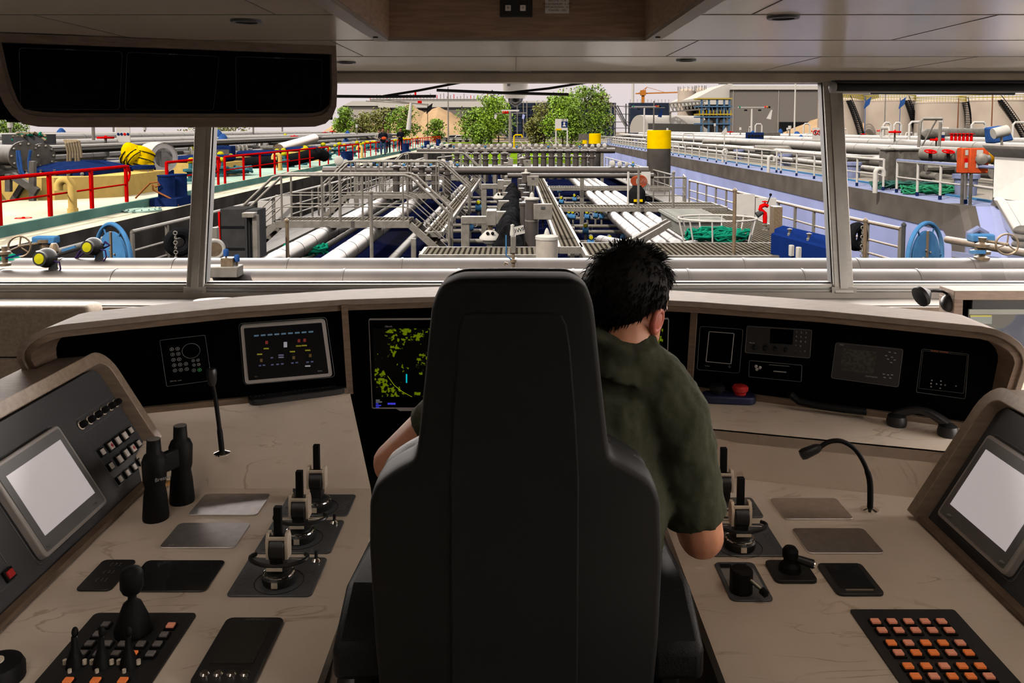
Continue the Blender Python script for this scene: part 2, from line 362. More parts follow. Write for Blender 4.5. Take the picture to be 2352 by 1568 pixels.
# hood path in XZ: leg up, fillet, across, fillet, leg down
XL, XR, ZT, R_ = -1.345, 1.365, 1.12, .11
path = [(XL, .80), (XL, .90)] + [(XL + R_ - R_ * math.cos(t), ZT - R_ + R_ * math.sin(t)) for t in [math.radians(a) for a in range(0, 91, 15)]]
path += [(x, ZT) for x in (-1.05, -.86, -.7, -.54, -.4, -.25, -.12, 0, .12, .25, .4, .55, .72, .9, 1.08)]
path += [(XR - R_ + R_ * math.sin(t), ZT - R_ + R_ * math.cos(t)) for t in [math.radians(a) for a in range(0, 91, 15)]] + [(XR, .90), (XR, .80)]
def inner(i, d):
    a, b = path[max(i - 1, 0)], path[min(i + 1, len(path) - 1)]; t = V((b[0] - a[0], b[1] - a[1])).normalized(); n = V((t.y, -t.x)); return path[i][0] + n.x * d, path[i][1] + n.y * d
def front(x, z):
    a = yf(max(-1.34, min(1.36, x))); b = basey(x) - .03; k = max(0, min(1, (1.12 - z) / .32)); return a + (b - a) * k
def hoodring(d0, d1, off, dep):
    rings = []
    for i, (x, z) in enumerate(path):
        xo, zo = inner(i, d0); xi, zi = inner(i, d1); f0 = front(x, z) + off
        rings.append([V((xo, f0, zo)), V((xi, f0, zi)), V((xi, f0 + dep, zi)), V((xo, f0 + dep, zo))])
    return MB().loft(rings)
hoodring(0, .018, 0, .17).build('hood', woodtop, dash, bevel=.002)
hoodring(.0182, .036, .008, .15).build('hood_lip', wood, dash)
def facequad(pl, pts, name, mt, parent, push=.0, th=.01, bevel=0):
    q = [onplane(px, py, pl, push) for px, py in pts]; n = pl[1]
    return MB().prism(q, -n * th).build(name, mt, parent, bevel=bevel)
def onxz(pl, x, z): p0, n = pl; return V((x, p0.y - (n.x * (x - p0.x) + n.z * (z - p0.z)) / n.y, z))
for pl, l_ in ((DLp, [(-1.325, .80), (-1.325, 1.03), (-1.26, 1.09), (-.53, 1.09), (-.53, .80)]), (DRp, [(.55, .80), (.55, 1.09), (1.27, 1.09), (1.345, 1.03), (1.345, .80)])):
    MB().prism([onxz(pl, *k) for k in l_], -pl[1] * .01).build('face_panel', black, dash)
q = [V((-.555, 2.60, 1.10)), V((.56, 2.60, 1.10)), V((.56, 2.75, .50)), V((-.555, 2.75, .50))]
MB().prism(q, (0, .02, 0)).build('centre_panel', black, dash)
MB().prism([V((-.60, 2.76, .80)), V((.60, 2.76, .80)), V((.60, 2.80, 0)), V((-.60, 2.80, 0))], (0, .02, 0)).build('kick_panel', matte, dash)
for (a, b, pl) in (((790, 703), (803, 893), DLp), ((1597, 700), (1584, 888), DRp)):
    p0, p1 = onplane(*a, pl, .004), onplane(*b, pl, .004)
    MB().bar(p0 + V((0, 0, .01)), p1 - V((0, 0, .01)), .02, .02, up=pl[1]).build('divider', wood, dash)
for pl, a, b in ((DLp, (280, 953), (800, 897)), (DRp, (1582, 894), (2290, 992))):
    p0 = onplane(*a, pl, 0); p1 = onplane(*b, pl, 0); p0.z = p1.z = .808
    MB().bar(p0 - V((0, .006, 0)), p1 - V((0, .006, 0)), .03, .018).build('bottom_ledge', wood, dash, bevel=.002)
# dash devices -------------------------------------------------
def bevquad(pts, k=.1):
    """round the corners of a quad given as 3D points"""
    out = []; n = len(pts)
    for i in range(n):
        a, b, c_ = pts[i - 1], pts[i], pts[(i + 1) % n]; r = k * min((a - b).length, (c_ - b).length)
        p, q_ = b + (a - b).normalized() * r, b + (c_ - b).normalized() * r
        for t in (0, .25, .5, .75, 1): out.append((p * (1 - t) + b * t) * (1 - t) + (b * (1 - t) + q_ * t) * t)
    return out
def pq(pl, pts, push=.002): return [onplane(px, py, pl, push) for px, py in pts]
def outline(pl, pts, name, mt, parent, t=.0007, k=.06, push=.003): return MB().tube(bevquad(pq(pl, pts, push), k), t, 4, closed=True).build(name, mt, parent)
def slab(pl, pts, name, mt, parent, push=.002, th=.006, k=.06): 
    q = bevquad(pq(pl, pts, push), k); return MB().prism(q, -pl[1] * th).build(name, mt, parent)
def axes(pl, a, b):
    r = (onplane(*b, pl) - onplane(*a, pl)).normalized(); return r, pl[1].cross(r)
def prt(pl, px, py, s, size, mt, parent, name='print', push=.0035):
    q = onplane(px, py, pl, push); r = (onplane(px + 20, py, pl) - onplane(px - 20, py, pl)); r.z = 0; r.normalize(); u = pl[1].cross(r)
    return text(name, s, q, size, mt, r, u, parent, .0002)
# intercom keypad
kp = thing('intercom_panel', 'black intercom keypad with round keys outlined at left of the dash', 'keypad', onplane(427, 885, DLp, .001))
slab(DLp, [(367, 780), (471, 768), (486, 872), (383, 886)], 'face', black, kp, .003, .004, .03)
outline(DLp, [(367, 780), (471, 768), (486, 872), (383, 886)], 'outline', line, kp, .0006, .04, .0035)
q = onplane(439, 804, DLp, .004); MB().torus(q, .025, .0007, DLp[1], 32, 4).build('speaker_ring', line, kp)
for zx, zy in ((1346, 547), (1391, 543), (1352, 588), (1397, 583), (1359, 630), (1404, 625), (1365, 672), (1411, 667), (1457, 661), (1371, 713), (1417, 708), (1463, 702), (1514, 636), (1551, 632), (1520, 670), (1557, 666), (1519, 712), (1563, 708)):
    q = onplane(zx / 3.41, 640 + zy / 3.41, DLp, .004); r = .0052 if not (zx > 1500 and zy < 690) else .0042
    m = MB().torus(q, r, .0006, DLp[1], 16, 4); m.lathe(q, [(r * .35, 0), (r * .3, .001)], 8, DLp[1]); m.build('key', line2 if zx != 1563 else mat('green_key', (.1, .5, .15), .5), kp)
prt(DLp, 404, 873, 'ZENITEL  ACM', .005, line2, kp)
# 12 inch display
ds = thing('alarm_display', 'widescreen alarm display with pale bezel showing coloured engine icons', 'display', onplane(657, 878, DLp, .002))
slab(DLp, [(552, 745), (746, 731), (763, 860), (563, 878)], 'bezel', lgrey, ds, .010, .012, .06)
slab(DLp, [(560, 750), (738, 737), (754, 853), (571, 869)], 'screen', mat('screen_black', (.004, .004, .006), .25, spec=.2), ds, .0115, .006, .02)
outline(DLp, [(548, 742), (749, 727), (769, 864), (560, 882)], 'outline', line, ds, .0007, .06, .003)
def emat(name, c_, s=1.0): return mat(name, c_, .5, emit=s, ecol=c_)
for k in range(9):
    x, y = 583 + k * 15.6, 765 - k * 1.1; slab(DLp, [(x, y), (x + 11, y - .8), (x + 11, y + 2.5), (x, y + 3.3)], 'icon', emat('icon_blue', (.05, .09, .13), .8), ds, .0125, .001)
for px, py, c_ in ((612, 782, 'r'), (686, 778, 'r'), (699, 777, 'r'), (611, 796, 'y'), (685, 790, 'y'), (698, 789, 'y'), (596, 809, 'y'), (671, 803, 'y'), (706, 800, 'y'), (655, 787, 'w'), (600, 823, 'o'), (674, 817, 'o'), (712, 812, 'o'), (645, 811, 'w2'), (645, 816, 'w2'), (624, 817, 'b'), (597, 835, 'b'), (606, 834, 'b'), (625, 833, 'b'), (637, 832, 'b'), (648, 831, 'b'), (671, 829, 'b'), (681, 828, 'b'), (706, 827, 'b'), (716, 826, 'b'), (706, 836, 'w')):
    c3 = {'r': (.25, .03, .02), 'y': (.35, .33, .02), 'w': (.5, .5, .55), 'o': (.12, .07, .02), 'w2': (.2, .2, .3), 'b': (.1, .12, .25)}[c_]; c3 = tuple(v * .4 for v in c3)
    a = 6 if c_ in 'yw2' else 3; b = 1.3 if c_ in 'yw2b' else 3.5
    if (px, c_) == (655, 'w'): a, b = 4, 6
    slab(DLp, [(px - a, py - b), (px + a, py - b - .4), (px + a, py + b - .4), (px - a, py + b)], 'icon', emat('icon_' + c_, c3, .8), ds, .0125, .001)
prt(DLp, 588, 860, 'R.V.I.', .004, line2, ds, push=.0122); prt(DLp, 734, 847, 'Böning', .005, line2, ds, push=.0122)
# radar displays on the centre panel
DC2 = plane3((-.5, 2.60, 1.10), (.5, 2.60, 1.10), (0, 2.75, .50))
def radarmat():
    m = bpy.data.materials.new('radar_picture'); m.use_nodes = True; n = m.node_tree; b = n.nodes['Principled BSDF']; b.inputs['Base Color'].default_value = (.003, .003, .003, 1); b.inputs['Roughness'].default_value = .4; b.inputs['Specular IOR Level'].default_value = .1
    t = n.nodes.new('ShaderNodeTexCoord'); a = n.nodes.new('ShaderNodeTexNoise'); a.inputs['Scale'].default_value = 14; a.inputs['Detail'].default_value = 2
    b2 = n.nodes.new('ShaderNodeTexNoise'); b2.inputs['Scale'].default_value = 90; b2.inputs['Detail'].default_value = 3
    n.links.new(t.outputs['Object'], a.inputs[0]); n.links.new(t.outputs['Object'], b2.inputs[0])
    x = n.nodes.new('ShaderNodeMath'); x.operation = 'MULTIPLY'; n.links.new(a.outputs[0], x.inputs[0]); n.links.new(b2.outputs[0], x.inputs[1])
    r = n.nodes.new('ShaderNodeValToRGB'); n.links.new(x.outputs[0], r.inputs[0]); e = r.color_ramp.elements; e[0].position = .322; e[0].color = (0, 0, 0, 1); e[1].position = .337; e[1].color = (.07, .095, .0, 1)
    n.links.new(r.outputs[0], b.inputs['Emission Color']); b.inputs['Emission Strength'].default_value = .6; return m
rm = radarmat()
for x0, x1, lb in ((847, 1165, 'radar display with yellow-green echoes left of the chair back'), (1212, 1534, 'radar display mostly hidden behind the head of the seated man')):
    k = (x1 - x0) * .015
    rd = thing('radar_display', lb, 'display', onplane((x0 + x1) / 2, 936, DC2, .003))
    pts = [(x0, 731), (x1 + 2, 729), (x1 - 4, 936), (x0 + 8, 936)]
    slab(DC2, pts, 'bezel', lgrey, rd, .006, .008, .02)
    pts = [(x0 + 1.8, 733), (x1, 731), (x1 - 6, 933), (x0 + 10, 933)]
    slab(DC2, pts, 'screen', black, rd, .0068, .006, .01)
    slab(DC2, [(x0 + 10, 752), (x1 - 12, 752), (x1 - 14, 908), (x0 + 16, 908)], 'picture', rm, rd, .0075, .002, .01)
    slab(DC2, [(x0 + 60, 934), (x0 + 110, 934), (x0 + 106, 941), (x0 + 72, 941)], 'badge', lgrey, rd, .006, .006)
    for k in range(5): slab(DC2, [(x0 + 17, 915 + k * 4), (x0 + 17 + (9, 14, 6, 12, 8)[k], 915 + k * 4), (x0 + 17 + (9, 14, 6, 12, 8)[k], 917 + k * 4), (x0 + 17, 917 + k * 4)], 'readout', emat('readout_blue', (.03, .03, .45), 1) if k > 1 else emat('readout_grey', (.1, .1, .1), 1), rd, .0079, .001)
    slab(DC2, [(x0 + 44, 922), (x0 + 62, 922), (x0 + 62, 926), (x0 + 44, 926)], 'readout', emat('readout_blue', (.03, .03, .45), 1), rd, .0079, .001)
    prt(DC2, x0 + 46, 747, '13km/h', .008, line2, rd, push=.0082)
    MB().tube([onplane(x0 + a, b, DC2, .0085) for a, b in ((44, 860), (60, 882), (78, 896), (100, 908))], .0006, 4).build('echo', emat('echo_yellow', (.25, .3, 0), 1), rd)
    slab(DC2, [(x0 + 86, 856), (x0 + 89, 856), (x0 + 89, 876), (x0 + 86, 876)], 'own_ship_mark', emat('cyan_mark', (0, .35, .4), 1), rd, .0082, .001)
# keyboard below display
kb = thing('keyboard', 'long low black control bar lying below the alarm display', 'keyboard', P(680, 935, z=.81))
q = [P(563, 912, z=.80), P(786, 886, z=.80), P(796, 905, z=.80), P(575, 935, z=.80)]
MB().prism(bevquad(q, .3), (0, 0, .02)).build('body', blackpl, kb, bevel=.004)
for k in range(24):
    t = (k + .7) / 24.5
    for j, s_ in enumerate((.3, .65)):
        c_ = q[0].lerp(q[1], t).lerp(q[3].lerp(q[2], t), s_); MB().box(c_ + V((0, 0, .0215)), (.009, .009, .005), .2).build('key', matte, kb)
# right face devices
def z6(x, y): return (1500 + x / 2.76, 640 + y / 2.76)
dv = thing('pilot_display', 'small portrait display with a bright outline, left end of the right dash', 'display', onplane(*z6(420, 590), DRp, .002))
outline(DRp, [z6(300, 298), z6(572, 318), z6(548, 596), z6(280, 572)], 'outline', line, dv, .0006)
slab(DRp, [z6(305, 303), z6(568, 322), z6(545, 592), z6(286, 568)], 'face', black, dv, .0025, .003)
outline(DRp, [z6(357, 331), z6(515, 343), z6(495, 536), z6(337, 521)], 'screen_frame', line2, dv, .0012, .04, .004)
q = onplane(*z6(486, 553), DRp, .004); MB().torus(q, .003, .0005, DRp[1], 12, 4).build('button', line2, dv); prt(DRp, *z6(345, 550), 'ALPHA', .005, line2, dv)
dv = thing('marine_radio', 'wide radio control panel with number keys on the right dash', 'radio', onplane(*z6(800, 490), DRp, .002))
slab(DRp, [z6(598, 294), z6(1008, 320), z6(995, 497), z6(585, 462)], 'face', blackpl, dv, .006, .006)
outline(DRp, [z6(598, 294), z6(1008, 320), z6(995, 497), z6(585, 462)], 'outline', line, dv, .0006, .06, .0065)
slab(DRp, [z6(745, 310), z6(893, 318), z6(885, 412), z6(742, 402)], 'screen', black, dv, .0065, .003)
for r_ in range(5):
    for c_ in range(3):
        if r_ == 3 and c_ == 2: continue
        prt(DRp, *z6(912 + c_ * 30 - r_ * 2, 330 + r_ * 29 + c_ * 3), '123456789*0#--='[r_ * 3 + c_], .008, line2, dv, 'key', .0075)
for k in range(4):
    q = onplane(*z6(645 + k * 66, 425 + k * 5), DRp, .006); MB().lathe(q, [(.007, 0), (.006, .012), (.004, .013)], 16, DRp[1]).build('knob', matte, dv)
prt(DRp, *z6(630, 400), 'SAILOR', .005, line2, dv, push=.0072)
dv = thing('radio_receiver', 'narrow black receiver with three small knobs, below the radio control panel', 'radio', onplane(*z6(780, 645), DRp, .002))
outline(DRp, [z6(612, 515), z6(945, 545), z6(940, 650), z6(607, 618)], 'outline', line, dv, .0007, .06)
slab(DRp, [z6(616, 519), z6(941, 548), z6(936, 646), z6(611, 615)], 'face', black, dv, .0026, .003)
for a, b in ((655, 550), (680, 558), (660, 568)): MB().lathe(onplane(*z6(a, b), DRp, .003), [(.0045, 0), (.004, .006)], 10, DRp[1]).build('knob', line2, dv)
slab(DRp, [z6(765, 580), z6(846, 587), z6(845, 592), z6(764, 585)], 'stripe', line2, dv, .0035, .002); slab(DRp, [z6(735, 540), z6(865, 550), z6(865, 553), z6(735, 543)], 'slot', line, dv, .0035, .002)
dv = thing('sonar_display', 'landscape navigation display with white arrow keys in the middle of the right dash', 'display', onplane(*z6(1340, 670), DRp, .002))
slab(DRp, [z6(1160, 397), z6(1585, 440), z6(1555, 678), z6(1130, 620)], 'housing', blackpl, dv, .008, .01)
outline(DRp, [z6(1160, 397), z6(1585, 440), z6(1555, 678), z6(1130, 620)], 'outline', line, dv, .0006, .06, .0085)
slab(DRp, [z6(1200, 432), z6(1418, 455), z6(1395, 595), z6(1190, 570)], 'screen', mat('dim_screen', (.03, .033, .025), .5, scale=120, var=.7), dv, .0088, .003)
prt(DRp, *z6(1198, 410), 'NAV', .006, line2, dv, push=.0092); prt(DRp, *z6(1385, 612), 'KNOTMASTER', .005, line2, dv, push=.0092)
for a, b in ((1500, 456), (1535, 462), (1478, 478), (1515, 488), (1490, 500), (1532, 506), (1510, 522), (1463, 595), (1490, 600), (1515, 600), (1468, 616), (1504, 620)):
    slab(DRp, [z6(a - 7, b - 3), z6(a + 7, b - 1), z6(a + 7, b + 3), z6(a - 7, b + 1)], 'key', line2, dv, .0095, .001)
dv = thing('rudder_display', 'black display with orange lettering and small keys, right end of the dash', 'display', onplane(*z6(1830, 755), DRp, .002))
slab(DRp, [z6(1705, 442), z6(2000, 475), z6(1978, 758), z6(1668, 715)], 'face', black, dv, .0025, .003)
outline(DRp, [z6(1705, 442), z6(2000, 475), z6(1978, 758), z6(1668, 715)], 'outline', line, dv, .0006, .04)
outline(DRp, [z6(1712, 452), z6(1992, 482), z6(1968, 722), z6(1684, 690)], 'screen_frame', line, dv, .0004, .03, .0035)
prt(DRp, *z6(1815, 457), 'Rudder control', .007, mat('orange_print', (.5, .1, .02), .5), dv)
for a, b in ((1767, 640), (1762, 660), (1762, 680), (1797, 663), (1825, 645), (1825, 667), (1851, 670), (1820, 690), (1920, 676)): MB().lathe(onplane(*z6(a, b), DRp, .003), [(.002, 0), (.002, .001)], 8, DRp[1]).build('key', line2, dv)

# ================= worktops =================
DZ = .67
lw = thing('worktop', 'left marble-look worktop carrying three levers and the binoculars', 'worktop', (-.75, 1.6, 0))
ie = [P(730, 1568, z=DZ), P(845, 1245, z=DZ)]; ix = -.352
a1 = P(860, 1100, z=DZ)
m = MB(); top = [V((ix, .7, DZ)), V((ix, 2.0, DZ)), V((a1.x, 2.2, DZ)), V((-1.62, 2.2, DZ)), V((-1.62, .7, DZ))]
m.prism(top, (0, 0, -.035))
rb = [V((a1.x, 2.2, DZ)), P(803, 898, z=.80), V((-.9, 2.62, .80)), V((-1.36, 2.47, .80)), V((-1.62, 2.3, .80)), V((-1.62, 2.2, DZ))]
m.prism(rb, (0, 0, -.035)); m.build('top', marb, lw)
MB().prism([V((ix - .01, .7, 0)), V((ix - .01, .7, DZ - .035)), V((ix - .01, 2.1, DZ - .035)), V((-.43, 2.2, .63)), V((-.56, 2.6, .76)), V((-.56, 2.6, 0))], (-.02, 0, 0)).build('side_panel', wood, lw)
rw = thing('worktop', 'right marble-look worktop with two levers and the orange button pad', 'worktop', (.75, 1.6, 0))
iy = .372; b0, b1 = P(1600, 1088, z=DZ), P(2120, 1145, z=DZ)
s_ = (b1.y - b0.y) / (b1.x - b0.x); yb_ = lambda x: b0.y + (x - b0.x) * s_
m = MB().prism([V((iy, .7, DZ)), V((iy, yb_(iy), DZ)), V((1.62, yb_(1.62), DZ)), V((1.62, .7, DZ))], (0, 0, -.035)); m.build('top', marb, rw)
m = MB().prism([V((iy, yb_(iy), DZ - .03)), V((1.62, yb_(1.62), DZ - .03)), V((1.62, yb_(1.62), .80)), V((iy + .02, yb_(iy), .80))], (0, .012, 0)); m.build('riser', marb, rw)
m = MB().prism([V((iy + .02, yb_(iy), .80)), V((1.62, yb_(1.62), .80)), V((1.62, 2.3, .80)), V((1.3, 2.34, .80)), V((.56, 2.68, .80))], (0, 0, -.03)); m.build('shelf', marb, rw)
MB().prism([V((iy + .01, .7, 0)), V((iy + .01, .7, DZ - .035)), V((iy + .01, 2.28, DZ - .035)), V((iy + .01, 2.28, 0))], (.02, 0, 0)).build('side_panel', wood, rw)

# plates set in the worktops
def drect(bl, br, tr, tl, z=DZ):
    a, b, c_, d = [P(*k, z=z) for k in (bl, br, tr, tl)]
    x0, x1 = (a.x + d.x) / 2, (b.x + c_.x) / 2; y0, y1 = (a.y + b.y) / 2, (c_.y + d.y) / 2
    return x0, x1, y0, y1
def dplate(name, label, cat, px, mt, th=.004, r=.012, z=DZ, parent=None):
    x0, x1, y0, y1 = drect(*px, z=z)
    o = rrect(((x0 + x1) / 2, (y0 + y1) / 2, z), (1, 0, 0), (0, 1, 0), (x1 - x0) / 2, (y1 - y0) / 2, r)
    m = MB().prism(o, (0, 0, th))
    ob = m.build(name, mt, parent, bevel=.0008, seg=1)
    if parent is None: tag(ob, label, cat)
    return ob, (x0, x1, y0, y1)
steelp = mat('brushed_plate', (.9, .86, .86), .5, metal=1, var=.05, scale=40)
def aniso(m):
    b = m.node_tree.nodes['Principled BSDF']; b.inputs['Anisotropic'].default_value = .95
    t = m.node_tree.nodes.new('ShaderNodeCombineXYZ'); t.inputs[0].default_value = 1; m.node_tree.links.new(t.outputs[0], b.inputs['Tangent'])
aniso(steelp)
dplate('blank_plate', 'glossy blank plate in the left worktop, farthest from the camera', 'plate', ((431, 1185), (592, 1185), (622, 1136), (472, 1136)), steelp)
for lb, px in (('glossy blank plate in the left worktop, second from the binoculars end', ((366, 1260), (539, 1261), (576, 1204), (411, 1203))),
               ('dark glossy blank plate in the left worktop beside the nearest lever', ((282, 1360), (473, 1361), (518, 1290), (334, 1289))),
               ('silvery blank plate in the right worktop, farthest from the camera', ((1801, 1193), (1963, 1196), (1922, 1148), (1767, 1144))),
               ('silvery blank plate in the right worktop next to the gooseneck microphone shadow', ((1855, 1272), (2034, 1274), (1984, 1217), (1817, 1214)))):
    o, (x0, x1, y0, y1) = dplate('blank_plate', lb, 'plate', px, steelp if 'dark' not in lb else plate)
    text('print', 'RVI', (x0 + .025, y0 + .012, DZ + .0042), .008, line2, (1, 0, 0), (0, 1, 0), o, .0001)
o, (x0, x1, y0, y1) = dplate('keypad_plate', 'small black keypad plate at the outer side of the left worktop', 'keypad', ((174, 1358), (256, 1359), (313, 1288), (236, 1288)), blackpl)
for k in range(3):
    text('print', '[ %d ]' % (k + 1), ((x0 + x1) / 2 + .0, y0 + .04 + k * .032, DZ + .0045), .014, line, (1, 0, 0), (0, 1, 0), o, .0001)
# throttle levers
plateg = mat('lever_plate', (.085, .09, .10), .35, var=.06, spec=.6)
def lever(px, base, label, side=1, plate_label=None, ring=True, toggle=True):
    x0, x1, y0, y1 = drect(*px); c_ = P(*base, z=DZ + .02); cx, cy = c_.x, c_.y
    t = thing('thruster_lever', label, 'lever', (cx, cy, DZ), 'thruster levers on the worktops')
    del t['group']
    o = MB().prism(rrect(((x0 + x1) / 2, (y0 + y1) / 2, DZ), (1, 0, 0), (0, 1, 0), (x1 - x0) / 2, (y1 - y0) / 2, .01), (0, 0, .004)).build('plate', plateg, t, bevel=.0008, seg=1)
    MB().torus((cx, cy, DZ + .0045), .052, .0007, (0, 0, 1), 40, 4).build('ring_mark', matte, o)
    for sx_ in (x0 + .018, x1 - .018):
        for k in range(3):
            MB().torus((sx_, y0 + (y1 - y0) * (.34 + k * .15), DZ + .0045), .007, .0006, (0, 0, 1), 14, 4).build('key_mark', line, o)
    z = DZ + .004
    MB().lathe((cx, cy, z), [(.034, 0), (.036, .006), (.036, .016), (.030, .022), (.026, .026)], 32).build('base_collar', blackpl, t)
    MB().torus((cx, cy, z + .021), .031, .0028, (0, 0, 1), 32, 8).build('chrome_ring', chrome, t)
    MB().lathe((cx, cy, z + .02), [(.026, 0), (.025, .008), (.017, .014), (.015, .028)], 24).build('swivel', blackpl, t)
    MB().bb((cx - .0065, cy - .0375, z + .004), (cx + .0065, cy - .035, z + .016)).build('index_mark', satin, t)
    hz = z + .075
    m = MB().cyl((cx - .016, cy, hz), (cx + .016, cy, hz), .026, n=24); m.box((cx, cy, hz - .025), (.030, .036, .035)); m.build('head', blackpl, t, bevel=.002)
    m = MB()
    for s_ in (-1, 1): m.prism([V((cx + s_ * .0165, cy + a, hz + b)) for a, b in ((-.014, -.02), (.014, -.02), (.016, .02), (.008, .036), (-.008, .036), (-.016, .02))], (s_ * .0075, 0, 0))
    m.box((cx, cy - .012, hz + .026), (.037, .006, .007)); m.build('bracket', satin, t, bevel=.001)
    MB().bb((cx - .008, cy - .007, hz + .022), (cx + .008, cy + .007, hz + .092)).build('handle', matte, t, bevel=.0015)
    if ring:
        pts = [V((cx + .062 * math.cos(a), cy + .002 + .03 * math.sin(a), z + .047 + .006 * abs(math.cos(a)))) for a in [math.radians(k) for k in range(150, 391, 15)]]
        MB().tube(pts, .0045, 8).build('ring_handle', blackpl, t)
        MB().tube([p - V((0, .001, .0045)) for p in pts[:2] + pts[-3:]], .0012, 6).build('ring_trim', chrome, t)
        MB().box((cx, cy - .0335, z + .044), (.034, .003, .006)).build('front_plate', satin, t)
    if toggle:
        q = V((x1 - .022 if toggle > 0 else x0 + .018, y1 - .018, z)); m = MB().lathe(q, [(.011, 0), (.011, .003), (.008, .006), (.006, .008)], 16); m.build('toggle_boss', chrome, t)
        MB().cyl(q + V((0, 0, .006)), q + V((0, .004, .022)), .0035, .0045, 10).build('toggle', blackpl, t)
    MB().torus((x0 + .018, y0 + .014, z + .0005), .004, .0005, (0, 0, 1), 10, 4).build('star_mark', line, o)
    return t
lever(((519, 1371), (713, 1372), (753, 1283), (573, 1283)), (641, 1318), 'thruster lever nearest the camera in the left row, with a black ring handle')
lever(((582, 1272), (759, 1273), (791, 1197), (630, 1197)), (690, 1222), 'middle thruster lever of the left row of three')
lever(((636, 1186), (800, 1187), (816, 1138), (664, 1138)), (729, 1152), 'farthest thruster lever of the left row, with no ring handle', ring=False, toggle=-1)
lever(((1622, 1279), (1810, 1279), (1759, 1205), (1585, 1205)), (1699, 1240), 'thruster lever beside the elbow of the seated man, with a black ring handle', toggle=0)
lever(((1590, 1190), (1754, 1190), (1728, 1145), (1570, 1145)), (1660, 1160), 'far thruster lever of the right worktop, half hidden behind the green sleeve', ring=False, toggle=0)

# ================= side consoles =================
def sidecon(s, y0, y1, label):
    X0 = 1.02; lean = .6; H = .30
    def Fp(Y, h, out=0):
        # out: along the outward normal of the face (towards the helmsman)
        nx, nz = 1, .6; L = math.hypot(nx, nz)
        return V((s * (X0 + lean * h - out * nx / L), Y, DZ + h + out * nz / L))
    t = thing('side_console', label, 'console', (s * 1.2, (y0 + y1) / 2, DZ))
    MB().prism([Fp(y0, 0), Fp(y1, 0), Fp(y1, H), Fp(y0, H)], (s * .02, 0, -.005)).build('face_panel', dgrey, t)
    # wood frame: along the top then a filleted leg at the far end
    r = .07; yo = y1 + .035; ho = H + .035
    ou = [(y0, ho)] + [(yo - r + r * math.sin(a), ho - r + r * math.cos(a)) for a in [math.radians(k) for k in range(0, 91, 15)]] + [(yo, -.0)]
    r2 = r - .03; yi = yo - .032; hi = ho - .03
    inn = [(y0, hi)] + [(yi - r2 + r2 * math.sin(a), hi - r2 + r2 * math.cos(a)) for a in [math.radians(k) for k in range(0, 91, 15)]] + [(yi, -.0)]
    rings = [[Fp(a[0], a[1], .035), Fp(b[0], b[1], .035), Fp(b[0], b[1], -.02), Fp(a[0], a[1], -.02)] for a, b in zip(ou, inn)]
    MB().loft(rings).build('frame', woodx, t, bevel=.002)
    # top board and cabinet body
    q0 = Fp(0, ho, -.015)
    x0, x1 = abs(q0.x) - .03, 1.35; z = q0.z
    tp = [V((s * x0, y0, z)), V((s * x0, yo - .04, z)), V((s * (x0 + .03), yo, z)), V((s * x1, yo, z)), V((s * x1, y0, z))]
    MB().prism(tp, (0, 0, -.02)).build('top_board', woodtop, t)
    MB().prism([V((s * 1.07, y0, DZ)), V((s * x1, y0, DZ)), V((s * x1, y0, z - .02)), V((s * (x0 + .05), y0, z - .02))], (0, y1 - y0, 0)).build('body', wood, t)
    MB().bar(Fp(y0, .006, .012), Fp(y1, .006, .012), .02, .012).build('foot_strip', wood, t)
    return t, Fp, plane3(Fp(0, 0), Fp(1, 0), Fp(0, .2))
lc, FL, LP = sidecon(-1, .7, 2.32, 'left side console with wooden top, white buttons and a tilted monitor')
rc, FR, RP = sidecon(1, .7, 2.0, 'right side console with rounded wooden frame and a tilted monitor')
def monitor(pl, corners, scr, label, lit):
    c4 = [onplane(*k, pl, 0) for k in corners]
    t = thing('touch_monitor', label, 'monitor', min(c4, key=lambda p: p.z))
    slab(pl, corners, 'bezel', lgrey, t, .022, .022, .07)
    q = [onplane(*k, pl, .0235) for k in corners]; c_ = sum(q, V()) / 4; q = [c_ + (p - c_) * .94 for p in q]
    MB().prism(bevquad(q, .04), -pl[1] * .004).build('inner_frame', dgrey, t)
    MB().prism([onplane(*k, pl, .0242) for k in scr], -pl[1] * .002).build('screen', lit, t)
    return t
scrm = mat('painted_reflection_screen', (.15, .145, .15), .25, emit=.46, ecol=(.80, .70, .67), scale=3)  # pale emission stands in for side windows mirrored in the screens
B_ = monitor(LP, [(-54, 1112), (133, 986), (241, 1153), (92, 1291)], [(0, 1108), (134, 1019), (212, 1145), (93, 1246)], 'tilted monitor with a painted pale reflection on the left side console', scrm) if 0 else None
def facerect(pl, s, Ya, Yb, ha, hb, push, Fp): return [Fp(Ya, ha, push), Fp(Yb, ha, push), Fp(Yb, hb, push), Fp(Ya, hb, push)]
def mon2(Fp, pl, Ya, Yb, label):
    ha, hb = .035, .235
    t = thing('touch_monitor', label, 'monitor', Fp((Ya + Yb) / 2, ha))
    MB().prism(bevquad(facerect(pl, 1, Ya, Yb, ha, hb, .02, Fp), .06), -pl[1] * .02).build('bezel', lgrey, t, bevel=.004, seg=3)
    MB().prism(bevquad(facerect(pl, 1, Ya + .01, Yb - .01, ha + .008, hb - .008, .0215, Fp), .03), -pl[1] * .004).build('inner_frame', grey, t)
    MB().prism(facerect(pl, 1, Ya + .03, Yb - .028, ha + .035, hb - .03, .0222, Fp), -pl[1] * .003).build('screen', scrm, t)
    MB().tube(bevquad(facerect(pl, 1, Ya - .006, Yb + .006, ha - .005, hb + .006, .001, Fp), .06), .0007, 4, closed=True).build('outline', line, t)
    for k, Y in enumerate((Ya + .02, Yb - .05)): MB().box(Fp(Y, ha + .018, .0225), (.012, .012, .002), .4).build('touch_key', line, t)
    return t
mon2(FL, LP, 1.745, 2.02, 'tilted monitor with a painted pale reflection on the left side console')
